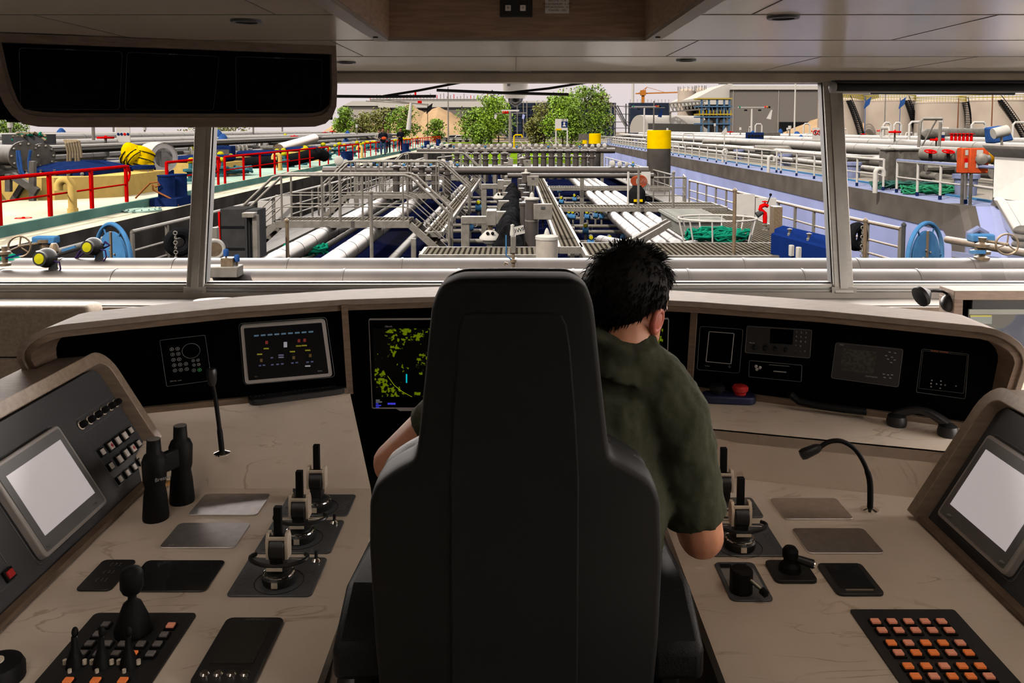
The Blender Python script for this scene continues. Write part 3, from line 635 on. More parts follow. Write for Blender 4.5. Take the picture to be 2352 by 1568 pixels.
mon2(FR, RP, 1.675, 1.958, 'tilted monitor with a painted pale reflection on the right side console')
# button block on left console
z1 = lambda x, y: (x / 3.734, 880 + y / 3.734)
bp = thing('button_block', 'block of fifteen white square buttons on the left side console', 'buttons', onplane(*z1(1030, 880), LP))
rows = [[(862, 600), (932, 548), (993, 503), (1052, 460), (1103, 415)], [(937, 720), (1008, 662), (1066, 612), (1122, 568), (1172, 525)], [(1012, 832), (1075, 780), (1134, 728), (1189, 681), (1243, 632)]]
yax = V((0, 1, 0)); hax = LP[1].cross(yax)
Rm = Matrix((yax, hax, yax.cross(hax))).transposed()
wb = mat('white_button', (.62, .56, .52), .4)
for r_, rw_ in enumerate(rows):
    for k, zz in enumerate(rw_):
        q = onplane(*z1(*zz), LP, .004); sc_ = 1.25 if (r_ < 2 and k in (1, 2, 3)) else 1
        MB().box(q, (.021 * sc_, .022 * sc_, .006), M=Rm).build('socket', matte, bp)
        b_ = MB().box(q + LP[1] * .004, (.013 * sc_, .016 * sc_, .006), M=Rm).build('button', wb, bp, bevel=.001)
        if (r_, k) in ((0, 1), (1, 3)): MB().box(q + LP[1] * .0075, (.008, .009, .001), M=Matrix.Rotation(.5, 3, LP[1]) @ Rm).build('red_mark', red, b_)
MB().tube([onplane(*z1(a, b), LP, .001) for a, b in ((805, 580), (1095, 375), (1290, 665), (1020, 890))], .0005, 4, closed=True).build('outline', line, bp)
tr_ = thing('toggle_row', 'row of black rotary switches with metal rims on the left side console', 'switches', onplane(*z1(830, 300), LP))
for a, b in ((690, 365), (762, 322), (822, 280), (880, 240), (938, 205), (985, 175)):
    q = onplane(*z1(a, b), LP, 0); m = MB().lathe(q, [(.010, 0), (.009, .016), (.006, .02)], 16, LP[1]).build('knob', matte, tr_); MB().torus(q + LP[1] * .003, .0105, .0016, LP[1], 20, 6).build('rim', satin, m)
for seg_ in (((650, 315), (925, 135)), ((725, 425), (990, 240))): MB().tube([onplane(*z1(*k), LP, .001) for k in seg_], .0005, 4).build('line_mark', line, tr_)
q4 = [onplane(x, y, LP, .004) for x, y in ((6, 1278), (20, 1266), (27, 1300), (14, 1333))]
al = thing('alarm_button', 'red square push button at the left edge, below the left monitor', 'button', onplane(18, 1325, LP))
q = onplane(17, 1321, LP, .004); MB().box(q, (.028, .024, .006), M=Rm).build('socket', matte, al); MB().box(q + LP[1] * .004, (.018, .016, .006), M=Rm).build('button', red, al, bevel=.001)
MB().tube([onplane(a, b, LP, .001) for a, b in ((-20, 1240), (3, 1275), (37, 1328), (0, 1360))], .0006, 4).build('outline', line, al)

# ================= things on the worktops =================
# microphones
def mic(base, path_px, head, label, z=DZ, Y=None, dy=0):
    b = P(*base, z=z); t = thing('gooseneck_microphone', label, 'microphone', b)
    MB().lathe(b, [(.022, 0), (.022, .003), (.012, .007), (.008, .008)], 24).build('flange', chrome, t)
    pts = [b + V((0, 0, .004))]; n = len(path_px)
    for k, p in enumerate(path_px): pts.append(P(*p, Y=b.y + dy * (k + 1) / n))
    pts2 = []
    for i in range(len(pts) - 1):
        p0, p1, p2, p3 = pts[max(i - 1, 0)], pts[i], pts[i + 1], pts[min(i + 2, len(pts) - 1)]
        for k in range(5):
            u = k / 5; pts2.append(.5 * ((2 * p1) + (p2 - p0) * u + (2 * p0 - 5 * p1 + 4 * p2 - p3) * u * u + (3 * p1 - p0 - 3 * p2 + p3) * u ** 3))
    pts2.append(pts[-1]); nn = len(pts2)
    MB().tube(pts2, [.0075 if k < nn * .35 else .006 for k in range(nn)], 10).build('gooseneck', matte, t)
    a, b_ = P(*head[0], Y=pts[-1].y), P(*head[1], Y=pts[-1].y); d = (b_ - a).normalized(); L = (b_ - a).length
    MB().lathe(a, [(.007, -.004), (.011, .004), (.0125, .01), (.0135, L * .5), (.0145, L * .8), (.012, L * .97), (.006, L)], 18, d).build('capsule', blackpl, t)
    return t
mic((1998, 1171), [(1999, 1140), (1997, 1100), (1984, 1062), (1962, 1030), (1933, 1013), (1905, 1014), (1884, 1026)], ((1882, 1027), (1838, 1046)), 'gooseneck microphone arching over the right worktop')
mz = .747
mic((510, 1042), [(507, 1010), (501, 960), (494, 910), (488, 880)], ((488, 882), (485, 846)), 'straight gooseneck microphone standing on the left worktop', z=mz)
# binoculars
b = P(360, 1190, z=DZ); bn = thing('binoculars', 'black binoculars standing upright on the left worktop', 'binoculars', (b.x, b.y, DZ))
for dx, dy_ in ((0, 0), (.028, .095)):
    c_ = V((b.x + dx - .002, b.y + dy_, DZ))
    MB().lathe(c_, [(.031, 0), (.032, .008), (.028, .06), (.024, .085), (.028, .1), (.03, .15), (.024, .165), (.018, .17), (.0165, .2), (.0165, .205)], 24).build('barrel', matte, bn, smooth=50)
    MB().lathe(c_ + V((0, 0, .2)), [(.0155, 0), (.0155, .0058)], 20).build('eyepiece', mat('lens_grey', (.25, .24, .22), .35), bn)
MB().bar((b.x + .0, b.y + .02, DZ + .13), (b.x + .026, b.y + .075, DZ + .13), .02, .05).build('bridge', matte, bn, bevel=.004)
text('print', 'Bresser', (b.x + .028, b.y - .02, DZ + .112), .013, line2, V((.75, .66, 0)), (0, 0, 1), bn)
# paint brush
a, c_ = P(398, 1100, z=DZ + .012), P(430, 1085, z=DZ + .012)
br_ = thing('paint_brush', 'paint brush with pale bristles lying behind the binoculars', 'brush', (c_.x, c_.y, DZ))
d = (P(462, 1060, z=DZ + .012) - a); d.z = 0; d.normalize(); n2 = V((-d.y, d.x, 0))
rings = []
for t_, w2 in ((-.07, .006), (-.04, .008), (0, .012), (.02, .016)): rings.append([a + d * t_ + n2 * w2 + V((0, 0, .005)), a + d * t_ - n2 * w2 + V((0, 0, .005)), a + d * t_ - n2 * w2 - V((0, 0, .005)), a + d * t_ + n2 * w2 - V((0, 0, .005))])
MB().loft(rings).build('handle', mat('orange_wood', (.35, .17, .04), .4), br_, bevel=.003)
p = a + d * .035; MB().box(p, (.034, .034, .014), math.atan2(d.y, d.x)).build('ferrule', chrome, br_, bevel=.001)
m = MB()
for k in range(90):
    o_ = n2 * random.uniform(-.016, .016) + V((0, 0, random.uniform(-.005, .006))); m.cyl(p + d * .015 + o_, p + d * random.uniform(.06, .07) + o_ * 1.25, .0008, .0005, 4)
m.build('bristles', mat('bristle', (.5, .45, .4), .6), br_)
# left button pad with joystick and toggles
def padmat(): return mat('pad_black', (.012, .012, .013), .55)
def dpt(x, y, z=DZ): return P(x, y, z=z)
z3 = lambda x, y: (x / 4.93, 1250 + y / 4.93)
tl, tr2 = dpt(219, 1411), dpt(451, 1414)
lp_ = thing('button_pad', 'black button pad with joystick at the near left of the worktop', 'control pad', ((tl.x + tr2.x) / 2, tl.y - .15, DZ))
y1_ = tl.y; MB().prism(rrect(((tl.x + tr2.x) / 2, y1_ - .17, DZ), (1, 0, 0), (0, 1, 0), (tr2.x - tl.x) / 2, .17, .01), (0, 0, .004)).build('panel', padmat(), lp_)
orangeb = mat('orange_button', (.80, .22, .07), .4, emit=.22, ecol=(.9, .18, .03)); greyb = mat('grey_button', (.22, .20, .20), .4); peach = mat('peach_button', (.8, .35, .25), .4, emit=.15, ecol=(.9, .25, .12))
for zx, zy, mt in ((1198, 905, greyb), (1933, 915, peach), (1108, 1012, greyb), (1858, 1020, greyb), (1015, 1120, greyb), (1215, 1120, greyb), (1390, 1125, greyb), (1595, 1125, greyb), (1782, 1125, greyb), (935, 1232, greyb), (1110, 1235, greyb), (1310, 1235, greyb), (1505, 1235, orangeb), (1705, 1235, greyb), (770, 1540, orangeb), (1080, 1540, orangeb), (1390, 1540, orangeb)):
    q = dpt(*z3(zx, zy), z=DZ + .008); MB().box(q - V((0, .001, .003)), (.021, .02, .004)).build('socket', matte, lp_)
    MB().box(q, (.015, .0135, .005)).build('button', mt, lp_, bevel=.0008)
q = dpt(*z3(1510, 1010)); js = lp_
j = MB().lathe(q, [(.034, .004), (.035, .012), (.028, .035), (.017, .062), (.008, .07), (.008, .078), (.017, .085), (.0215, .095), (.0215, .122), (.017, .13), (.006, .133)], 24).build('joystick', matte, js, smooth=50)
for zx, zy in ((845, 1400), (1150, 1400), (1455, 1400)):
    q = dpt(*z3(zx + 5, zy)); kk = MB().lathe(q, [(.016, .004), (.013, .02), (.006, .04), (.0045, .06)], 16).build('toggle_switch', matte, lp_)
    MB().cyl(q + V((0, 0, .040)), q + V((0, .004, .058)), .0035, n=8).build('stem', satin, kk); MB().ell(q + V((0, .004, .066)), (.006, .006, .01), 10, 6).build('tip', matte, kk)
    for s_ in (-1, 1): MB().cyl(q + V((s_ * .018, 0, .008)), q + V((s_ * .018, 0, .016)), .004, n=8).build('screw', satin, kk)
    MB().cyl(q + V((0, -.018, .004)), q + V((0, -.018, .01)), .0035, n=8).build('screw', satin, kk)
# handheld control display near left
tl, tr2 = dpt(530, 1425), dpt(650, 1426); q = [dpt(525, 1425), dpt(653, 1426), dpt(589, 1568), dpt(436, 1568)]
hd = thing('control_display', 'black framed display with four round knobs at the near edge of the left worktop', 'display', ((tl.x + tr2.x) / 2, tl.y - .1, DZ))
x0 = (q[0].x + q[3].x) / 2; x1 = (q[1].x + q[2].x) / 2; y1_ = q[0].y; y0_ = y1_ - .20
MB().prism(rrect(((x0 + x1) / 2, (y0_ + y1_) / 2, DZ), (1, 0, 0), (0, 1, 0), (x1 - x0) / 2, .10, .014), (0, 0, .008)).build('frame', blackpl, hd, bevel=.002)
MB().bb((x0 + .018, y1_ - .145, DZ + .0075), (x1 - .018, y1_ - .018, DZ + .009)).build('screen', mat('olive_screen', (.016, .014, .009), .5), hd)
for k in range(4): MB().lathe((x0 + .022 + k * .024, P(500, 1562, z=DZ).y, DZ + .008), [(.009, 0), (.009, .005), (.006, .008)], 16).build('knob', chrome, hd)
text('print', 'VOLVO PENTA', ((x0 + x1) / 2, y1_ - .009, DZ + .0082), .006, line, (1, 0, 0), (0, 1, 0), hd, .0001)
q = dpt(-6, 1560); cp = thing('rotary_dial', 'large black round knob cut by the left picture edge', 'knob', (q.x, q.y, DZ))
MB().lathe(q, [(.045, 0), (.045, .02), (.04, .03), (.03, .034)], 28).build('dial', matte, cp); MB().lathe(q + V((0, 0, .033)), [(.012, 0), (.012, .004)], 16).build('cap', satin, cp)
# right: knob plate, joystick plate, framed display, orange pad
o, (x0, x1, y0, y1) = dplate('trim_plate', '', '', ((1679, 1382), (1779, 1383), (1730, 1294), (1640, 1294)), plateg, parent=None)
tp_ = thing('steering_tiller', 'black drum knob with a metal tiller on a grey plate, near right worktop', 'tiller', ((x0 + x1) / 2, (y0 + y1) / 2, DZ)); o.name = 'plate'; attach(o, tp_)
for k in ('label', 'category'): del o[k]
q = P(1708, 1368, z=DZ + .004); q.y += .02; MB().lathe(q, [(.024, 0), (.024, .045), (.021, .048)], 28).build('drum', matte, tp_)
MB().cyl(q + V((.008, -.01, .035)), q + V((.034, -.042, .022)), .004, n=10).build('tiller_arm', chrome, tp_); MB().lathe(q + V((.030, -.036, .024)), [(.0, 0), (.008, .003), (.008, .016), (0, .02)], 12, (.5, -.7, -.3)).build('grip', matte, tp_)
MB().bb((x0 + .008, y0 + .05, DZ + .0038), (x1 - .008, y1 - .03, DZ + .0048)).build('window', mat('pale_window', (.3, .3, .3), .3), tp_)
for k in range(2): MB().bb((x0 + .01 + k * .035, y1 - .024, DZ + .0038), (x0 + .035 + k * .035, y1 - .01, DZ + .005)).build('display_digit', matte, tp_)
o, (x0, x1, y0, y1) = dplate('plate', '', '', ((1783, 1341), (1880, 1341), (1848, 1293), (1755, 1292)), padmat(), th=.008)
jp = thing('joystick', 'small black joystick on a square plate between tiller and framed display', 'joystick', ((x0 + x1) / 2, (y0 + y1) / 2, DZ)); attach(o, jp)
for k in ('label', 'category'): del o[k]
q = V(((x0 + x1) / 2 - .002, (y0 + y1) / 2 + .0, DZ + .008)); MB().lathe(q, [(.024, 0), (.022, .012), (.014, .02), (.014, .026), (.017, .03), (.017, .045), (.012, .052), (0, .054)], 20).build('stick', matte, jp)
MB().cyl(q + V((.014, 0, .026)), q + V((.048, -.01, .018)), .008, .01, 12).build('side_knob', blackpl, jp); MB().cyl(q + V((.046, -.01, .018)), q + V((.05, -.011, .017)), .0085, n=12).build('cap', chrome, jp)
o, (x0, x1, y0, y1) = dplate('frame', '', '', ((1924, 1370), (2034, 1370), (1978, 1299), (1875, 1297)), blackpl, th=.006)
fd = thing('small_display', 'small square black display recessed in a frame on the right worktop', 'display', ((x0 + x1) / 2, (y0 + y1) / 2, DZ)); attach(o, fd)
for k in ('label', 'category'): del o[k]
MB().bb((x0 + .014, y0 + .022, DZ + .0055), (x1 - .012, y1 - .012, DZ + .0068)).build('screen', plate, fd); MB().bb((x0 + .022, y0 + .012, DZ + .0055), (x1 - .02, y0 + .017, DZ + .0075)).build('light_bar', mat('tan_bar', (.25, .2, .15), .4), fd)
tl, tr2 = dpt(1951, 1403), dpt(2194, 1406)
op = thing('button_pad', 'black pad with rows of orange glowing buttons on the right worktop', 'control pad', ((tl.x + tr2.x) / 2, tl.y - .15, DZ))
xa, xb = tl.x, tr2.x; MB().prism(rrect(((xa + xb) / 2, tl.y - .19, DZ), (1, 0, 0), (0, 1, 0), (xb - xa) / 2, .19, .006), (0, 0, .004)).build('panel', padmat(), op)
r1 = [dpt(2010, 1425, DZ + .008), dpt(2164, 1428, DZ + .008)]
ysr = [dpt(2000, 900 + k / 2.347, DZ + .008).y for k in (1236, 1284, 1352, 1405, 1477, 1532)]; ysr += [ysr[-1] - .045, ysr[-1] - .045 - (ysr[0] - ysr[1])]
for r_, y in enumerate(ysr):
    for k in range(5):
        x = r1[0].x + (r1[1].x - r1[0].x) * k / 4; MB().box((x, y - .001, DZ + .005), (.023, .021, .004)).build('socket', matte, op)
        MB().box((x, y, DZ + .0085), (.0165, .0135, .005)).build('button', peach if (r_ < 2 or (r_ + k) % 3 == 0) else orangeb, op, bevel=.0008)
# shelf on the right: engine stop unit, handset, cable
q = P(1675, 925, z=.80); su = thing('stop_button_unit', 'blue rounded box with a black knob and a red knob on the right shelf', 'switch box', (q.x, q.y, .80))
MB().prism(rrect((q.x, q.y + .01, .80), V((1, -.12, 0)).normalized(), V((.12, 1, 0)).normalized(), .083, .032, .031, 6), (0, 0, .026)).build('housing', mat('navy_box', (.008, .012, .05), .45), su, bevel=.006, seg=3)
for dx, mt in ((-.035, matte), (.035, red)): MB().lathe((q.x + dx, q.y + .01 - dx * .12, .826), [(.017, 0), (.019, .008), (.024, .012), (.025, .022), (.02, .028), (0, .03)], 24).build('knob', mt, su)
hs = thing('telephone_handset', 'black telephone handset lying on the shelf below the right dash', 'handset', P(2125, 985, z=.80))
a, b = P(2060, 945, z=.84), P(2178, 968, z=.84); a.z = b.z = .80
for p in (a, b): MB().lathe(p, [(.026, 0), (.028, .012), (.024, .028), (.012, .036), (0, .038)], 20).build('ear_cap', blackpl, hs)
mpts = [a.lerp(b, t_) + V((0, .005, .03 + .026 * math.sin(math.pi * t_))) for t_ in [k / 10 for k in range(11)]]
MB().tube(mpts, [.011 + .004 * abs(k - 5) / 5 for k in range(11)], 12).build('grip', blackpl, hs)
tag(MB().tube([P(1815, 905, z=.85), P(1835, 922, z=.83), P(1880, 932, z=.825), P(1940, 940, z=.825), P(1990, 945, z=.825)], .011, 8).build('rubber_cable', matte), 'thick black cable lying along the foot of the right dash', 'cable')

# ================= hanging cabinet at top left =================
cb = thing('overhead_cabinet', 'hanging screen cabinet with rounded wooden frame at the upper left', 'cabinet', (-1.15, 2.85, 1.64))
pa, pb = V((-.663, 3.05, 0)), V((-1.70, 2.575, 0)); ux = (pb - pa).normalized(); nn_ = V((-ux.y, ux.x, 0)); nn_ = nn_ if nn_.y < 0 else -nn_
CPl = (pa + V((0, 0, 1.8)), nn_)
rr = [P(772, 100, Y=1), 0]
def cpt(px, py, push=0): return onplane(px, py, CPl, push)
outp = [(768, 100), (771, 200), (769, 245), (760, 268), (744, 284), (720, 291), (660, 292), (400, 292), (150, 292), (90, 291), (55, 285), (30, 265), (12, 240), (-4, 205), (-14, 160), (-30, 78)]
innp = [(757, 108), (758, 200), (756, 240), (748, 256), (736, 264), (718, 268), (660, 269), (400, 269), (150, 268), (95, 266), (68, 262), (48, 250), (34, 230), (22, 200), (10, 160), (-6, 88)]
def cring(o1, o2, p0, p1): return MB().loft([[cpt(*a, p0), cpt(*b, p0), cpt(*b, p1), cpt(*a, p1)] for a, b in zip(o1, o2)])
wood2 = mat('shaded_cabinet_wood', (.12, .085, .06), .6, var=.22, scale=18, stretch=(1, 1, 6))  # wood darkened in its base colour for the shade at this corner
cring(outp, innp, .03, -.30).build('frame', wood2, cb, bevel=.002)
in2 = [(757 + (x - 757) * .99, y - 8 if y > 250 else y) for x, y in innp]
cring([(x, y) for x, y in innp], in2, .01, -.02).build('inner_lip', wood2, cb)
MB().prism([cpt(-20, 90, .0), cpt(766, 110, .0), cpt(764, 275, .0), cpt(-10, 275, .0)], -nn_ * .01).build('glass_front', black, cb)
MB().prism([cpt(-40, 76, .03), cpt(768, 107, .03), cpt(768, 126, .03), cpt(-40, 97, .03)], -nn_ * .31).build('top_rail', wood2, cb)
MB().prism([cpt(-25, 100, -.05), cpt(760, 120, -.05), cpt(756, 280, -.05), cpt(10, 280, -.05)], -nn_ * .24).build('body', matte, cb)
for k, pts in enumerate(([(44, 110), (281, 119), (274, 252), (48, 250)], [(292, 120), (503, 130), (490, 253), (287, 252)], [(541, 130), (740, 137), (735, 252), (543, 255)])):
    sc2 = thing('monitor', ('left dark monitor', 'middle dark monitor', 'right dark monitor')[k] + ' outlined in the hanging screen cabinet', 'monitor', cpt(pts[3][0], 255, .002))
    MB().prism([cpt(x, y, .003) for x, y in pts], -nn_ * .002).build('screen', black, sc2)
    MB().tube(bevquad([cpt(x, y, .0035) for x, y in pts], .06), .0006, 4, closed=True).build('outline', mat('faint_line', (.07, .075, .07), .6), sc2)
    a = (pts[0][0] + pts[1][0]) / 2; b = (pts[0][1] + pts[1][1]) / 2
    text('print', 'SERVICE 17', cpt(a, b, .0045), .006, line, -ux, (0, 0, 1), sc2, .0002)

# ================= behind the dash =================
sofa = mat('sofa_fabric', (.23, .185, .14), .85, scale=60, var=.15, bump=.1)
sf = thing('bench_sofa', 'tan fabric bench sofa under the left window', 'sofa', (-2.3, 3.6, 0))
q = P(215, 700, Y=3.7)
MB().bb((-3.3, 3.66, .45), (q.x, 3.8, q.z)).build('backrest', sofa, sf, bevel=.03, seg=3)
q2 = P(215, 828, Y=3.6); MB().bb((-3.3, 3.1, .15), (q.x, 3.68, .42)).build('seat', sofa, sf, bevel=.03, seg=3)
MB().tube([(-3.3, 3.655, q2.z), (q.x, 3.655, q2.z)], .003, 6).build('seam', matte, sf)
tb = thing('round_table', 'pale round table top edge just showing at the left picture border', 'table', (-2.0, 3.0, 0))
q = P(-8, 878, Y=2.9); MB().lathe((q.x - .02, q.y, q.z - .02), [(.04, 0), (.045, .01), (.04, .02)], 24).build('top', mat('white_table', (.6, .58, .55), .4), tb); MB().cyl((q.x - .02, q.y, 0), (q.x - .02, q.y, q.z - .02), .015).build('leg', satin, tb)
q = P(496, 681, Y=3.98); pt_ = tag(MB().lathe((q.x, 4.02, .80), [(.05, 0), (.11, .004), (.125, .010), (.12, .012), (.05, .007)], 32).build('serving_dish', mat('white_dish', (.7, .68, .66), .3)), 'pale round dish lying on the sill behind the dash', 'dish')
pt_.scale = (1, .5, 1)
# right chart console
ch = thing('chart_console', 'wood-framed chart display console in the right corner', 'console', (1.9, 3.1, 0))
YC = 3.1
a, b = P(2192, 668, Y=YC), P(2520, 668, Y=YC); z0 = P(2192, 905, Y=YC).z
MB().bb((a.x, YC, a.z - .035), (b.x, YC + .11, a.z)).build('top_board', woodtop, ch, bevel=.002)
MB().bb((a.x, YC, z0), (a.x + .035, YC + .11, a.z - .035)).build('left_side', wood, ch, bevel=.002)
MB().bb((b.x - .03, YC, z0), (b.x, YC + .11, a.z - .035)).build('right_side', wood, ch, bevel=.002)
MB().bb((a.x + .035, YC + .03, z0), (b.x - .03, YC + .05, a.z - .035)).build('face_panel', black, ch)
a2 = P(2290, 882, Y=2.95); MB().bb((1.58, 2.45, a2.z - .03), (2.6, 3.15, a2.z)).build('worktop', marb, ch)
MB().bb((1.62, 2.5, 0), (2.6, 3.15, a2.z - .03)).build('cabinet', wood, ch)
cdp = thing('chart_display', 'electronic chart display showing blue water and tan land', 'display', P(2300, 850, Y=YC))
a, b = P(2226, 680, Y=YC + .03), P(2510, 850, Y=YC + .03)
MB().bb((a.x, YC + .01, b.z), (b.x, YC + .035, a.z)).build('bezel', blackpl, cdp, bevel=.004)
def chartmat():
    m = mat('chart_picture', (.05, .05, .05), .4); n = m.node_tree; bs = n.nodes['Principled BSDF']; t = n.nodes.new('ShaderNodeTexCoord'); q = n.nodes.new('ShaderNodeTexNoise'); q.inputs['Scale'].default_value = 7; q.inputs['Detail'].default_value = 4; q.inputs['Distortion'].default_value = .6
    n.links.new(t.outputs['Object'], q.inputs[0]); r = n.nodes.new('ShaderNodeValToRGB'); r.color_ramp.interpolation = 'CONSTANT'; n.links.new(q.outputs[0], r.inputs[0])
    e = r.color_ramp.elements; e[0].color = (.012, .025, .06, 1); e[1].position = .5; e[1].color = (.09, .08, .06, 1); k = e.new(.46); k.color = (.03, .05, .08, 1)
    n.links.new(r.outputs[0], bs.inputs['Emission Color']); bs.inputs['Emission Strength'].default_value = .35; bs.inputs['Base Color'].links and n.links.remove(bs.inputs['Base Color'].links[0]); bs.inputs['Base Color'].default_value = (.01, .01, .01, 1); return m
a, b = P(2228, 711, Y=YC), P(2500, 845, Y=YC); MB().bb((a.x, YC + .006, b.z), (b.x, YC + .012, a.z)).build('picture', chartmat(), cdp)
for (x0, y0, x1, y1, c3, nm) in ((2228, 711, 2500, 722, (.12, .12, .1), 'menu_bar'), (2230, 724, 2279, 728, (.2, .18, .03), 'yellow_bar'), (2230, 728, 2279, 744, (.1, .11, .1), 'info_box')):
    a, b = P(x0, y0, Y=YC), P(x1, y1, Y=YC); MB().bb((a.x, YC + .003, b.z), (b.x, YC + .0065, a.z)).build(nm, emat(nm, c3, .8), cdp)
a, b = P(2277, 681, Y=YC), P(2331, 687, Y=YC); MB().bb((a.x, YC + .004, b.z), (b.x, YC + .011, a.z)).build('sticker', whitep, cdp)
lm = thing('gooseneck_lamp', 'small black gooseneck lamp beside the chart console', 'lamp', P(2180, 700, Y=3.15))
pp = [P(x, y, Y=3.15) for x, y in ((2180, 704), (2184, 690), (2178, 676), (2165, 669), (2145, 668), (2132, 670))]
MB().tube(pp, .005, 8).build('gooseneck', matte, lm); MB().ell(P(2181, 696, Y=3.14), (.035, .03, .035), 12, 8).build('base', blackpl, lm)
MB().lathe(P(2136, 670, Y=3.15), [(.008, 0), (.02, .012), (.04, .035), (.04, .05), (.02, .055)], 18, (-.85, -.2, -.35)).build('shade', matte, lm)
# ================= helm chair =================
chr_ = thing('helm_chair', 'high-backed dark grey helm chair in the middle of the wheelhouse', 'chair', (0, 1.45, 0))
YB = 1.27; pad = mat('chair_leather', (.0045, .0045, .0048), .5, scale=300, var=.15, bump=.15, spec=.2); shell_m = mat('chair_shell', (.0085, .0082, .0076), .6, scale=400, var=.12, spec=.15)
def cq(px, py): return P(px, py, Y=YB)
def smoothpoly(pts, it=2):
    for _ in range(it):
        o = []
        for i in range(len(pts)):
            a, b = V(pts[i]), V(pts[(i + 1) % len(pts)]); o += [a * .75 + b * .25, a * .25 + b * .75]
        pts = o
    return pts
half = [(1185, 640), (1315, 641), (1350, 660), (1366, 705), (1382, 860), (1397, 1000), (1404, 1052), (1455, 1080), (1502, 1108), (1519, 1150), (1524, 1300), (1515, 1480), (1500, 1640), (1480, 1800)]
left_ = [(1185, 640), (1052, 641), (1008, 660), (989, 705), (974, 860), (960, 1000), (951, 1058), (905, 1082), (862, 1112), (846, 1152), (845, 1260), (858, 1480), (872, 1640), (890, 1800)]
# relax only the corners
def relax(l):
    o = []
    for i, p in enumerate(l):
        if 0 < i < len(l) - 1:
            a, b = V((*l[i - 1], 0)), V((*l[i + 1], 0)); q = V((*p, 0)); k = min(18, (a - q).length * .4, (b - q).length * .4)
            u, w2 = q + (a - q).normalized() * k, q + (b - q).normalized() * k
            o += [tuple((u * (1 - t) + q * t) * (1 - t) + (q * (1 - t) + w2 * t) * t for t in ())] if 0 else [tuple(((u * (1 - t) + q * t) * (1 - t) + (q * (1 - t) + w2 * t) * t)[:2]) for t in (0, .33, .66, 1)]
        else: o.append(p)
    return o
ol = relax(half) + relax(left_)[::-1][:-1]
cen = V((1185, 1150))
def off(l, k):
    out = []; n = len(l)
    for i in range(n):
        a, b = V(l[i - 1]), V(l[(i + 1) % n]); t = (b - a).normalized(); nn = V((t.y, -t.x)); out.append(tuple(V(l[i]) - nn * k))
    return out
# layered shell: back face slightly smaller, swelling to full size, then the front cushion
rings = []
for k, dy_ in ((15, 0), (6, .003), (1.5, .012), (0, .03), (0, .06), (4, .085), (14, .10)):
    rings.append([cq(*p) + V((0, dy_, 0)) for p in off(ol, k)])
MB().loft(rings).build('backrest', shell_m, chr_, smooth=60)
pl2 = [(1038, 1700), (1034, 1100), (1040, 950), (1052, 800), (1058, 745), (1068, 722), (1090, 717), (1270, 717), (1290, 722), (1302, 745), (1310, 800), (1322, 950), (1330, 1100), (1326, 1700)]
pr = [cq(*p) for p in pl2]
MB().loft([[p + V((0, .002, 0)) for p in pr], [p + V((0, -.004, 0)) for p in pr]]).build('back_cover', shell_m, chr_, bevel=.003, seg=3)
rings = []
for k, dy_ in ((10, .095), (4, .11), (8, .135), (26, .155), (60, .16)): rings.append([cq(*p) + V((0, dy_, 0)) for p in off(ol, k)])
MB().loft(rings).build('back_cushion', pad, chr_, smooth=60)
MB().bb((-.25, 1.30, .42), (.26, 1.88, .47)).build('seat_pan', shell_m, chr_, bevel=.015)
MB().bb((-.24, 1.38, .47), (.25, 1.9, .56)).build('seat_cushion', pad, chr_, bevel=.035, seg=3)
for s in (-1, 1):
    x = .262 * s + .004; m = MB()
    m.prism([V((x - .045, 1.30, .80)), V((x - .045, 1.42, .845)), V((x - .045, 1.72, .80)), V((x - .045, 1.73, .76)), V((x - .045, 1.42, .78)), V((x - .045, 1.30, .74))], (.09, 0, 0))
    m.build('armrest', pad, chr_, bevel=.014, seg=3)
    MB().prism([V((x - .02, 1.36, .78)), V((x - .02, 1.5, .78)), V((x - .02, 1.46, .46)), V((x - .02, 1.34, .46))], (.035, 0, 0)).build('armrest_bracket', shell_m, chr_, bevel=.006)
    MB().tube([(x + s * .04, 1.34, .70), (x + s * .052, 1.33, .66), (x + s * .045, 1.33, .64), (x + s * .06, 1.34, .58), (x + s * .055, 1.34, .48)], .004, 8).build('armrest_trim', mat('trim_grey', (.25, .25, .25), .35), chr_)
    MB().tube([(x + s * .08, 1.37, .62), (x + s * .065, 1.36, .60), (x + s * .062, 1.36, .5)], .012, 10).build('adjust_lever', mat('lever_grey', (.12, .12, .12), .35), chr_)
MB().lathe((0, 1.5, 0), [(.28, 0), (.28, .02), (.1, .04), (.07, .06), (.07, .42)], 28).build('pedestal', shell_m, chr_)

# ================= seated man =================
skin = mat('skin', (.44, .19, .105), .55, scale=25, var=.12, bump=.05)
shirt = mat('olive_tshirt', (.034, .036, .022), .9, scale=90, var=.1, bump=.1, spec=.08)
jeans = mat('dark_trousers', (.015, .017, .024), .85, scale=80, var=.15, spec=.1)
hairm = mat('dark_hair', (.005, .0038, .003), .6, scale=80, var=.3, spec=.12)
man = thing('person', 'man seen from behind in an olive green t-shirt, leaning right in the helm chair', 'person', (.1, 1.6, 0))
def sub(o, vox, sm=6, disp=0, ds=.05):
    r = o.modifiers.new('remesh', 'REMESH'); r.mode = 'VOXEL'; r.voxel_size = vox; r.use_smooth_shade = True
    s_ = o.modifiers.new('smooth', 'SMOOTH'); s_.iterations = sm; s_.factor = .5
    if disp:
        t = bpy.data.textures.new('fold', 'CLOUDS'); t.noise_scale = ds; d = o.modifiers.new('fold', 'DISPLACE'); d.texture = t; d.strength = disp; d.mid_level = .5; d.texture_coords = 'LOCAL'
    return o
HC = P(1440, 700, Y=1.63)
HR = Matrix.Rotation(math.radians(-43), 3, 'Z') @ Matrix.Rotation(math.radians(-16), 3, 'X') @ Matrix.Rotation(math.radians(6), 3, 'Y')
def H(x, y, z): return HC + HR @ V((x, y, z))
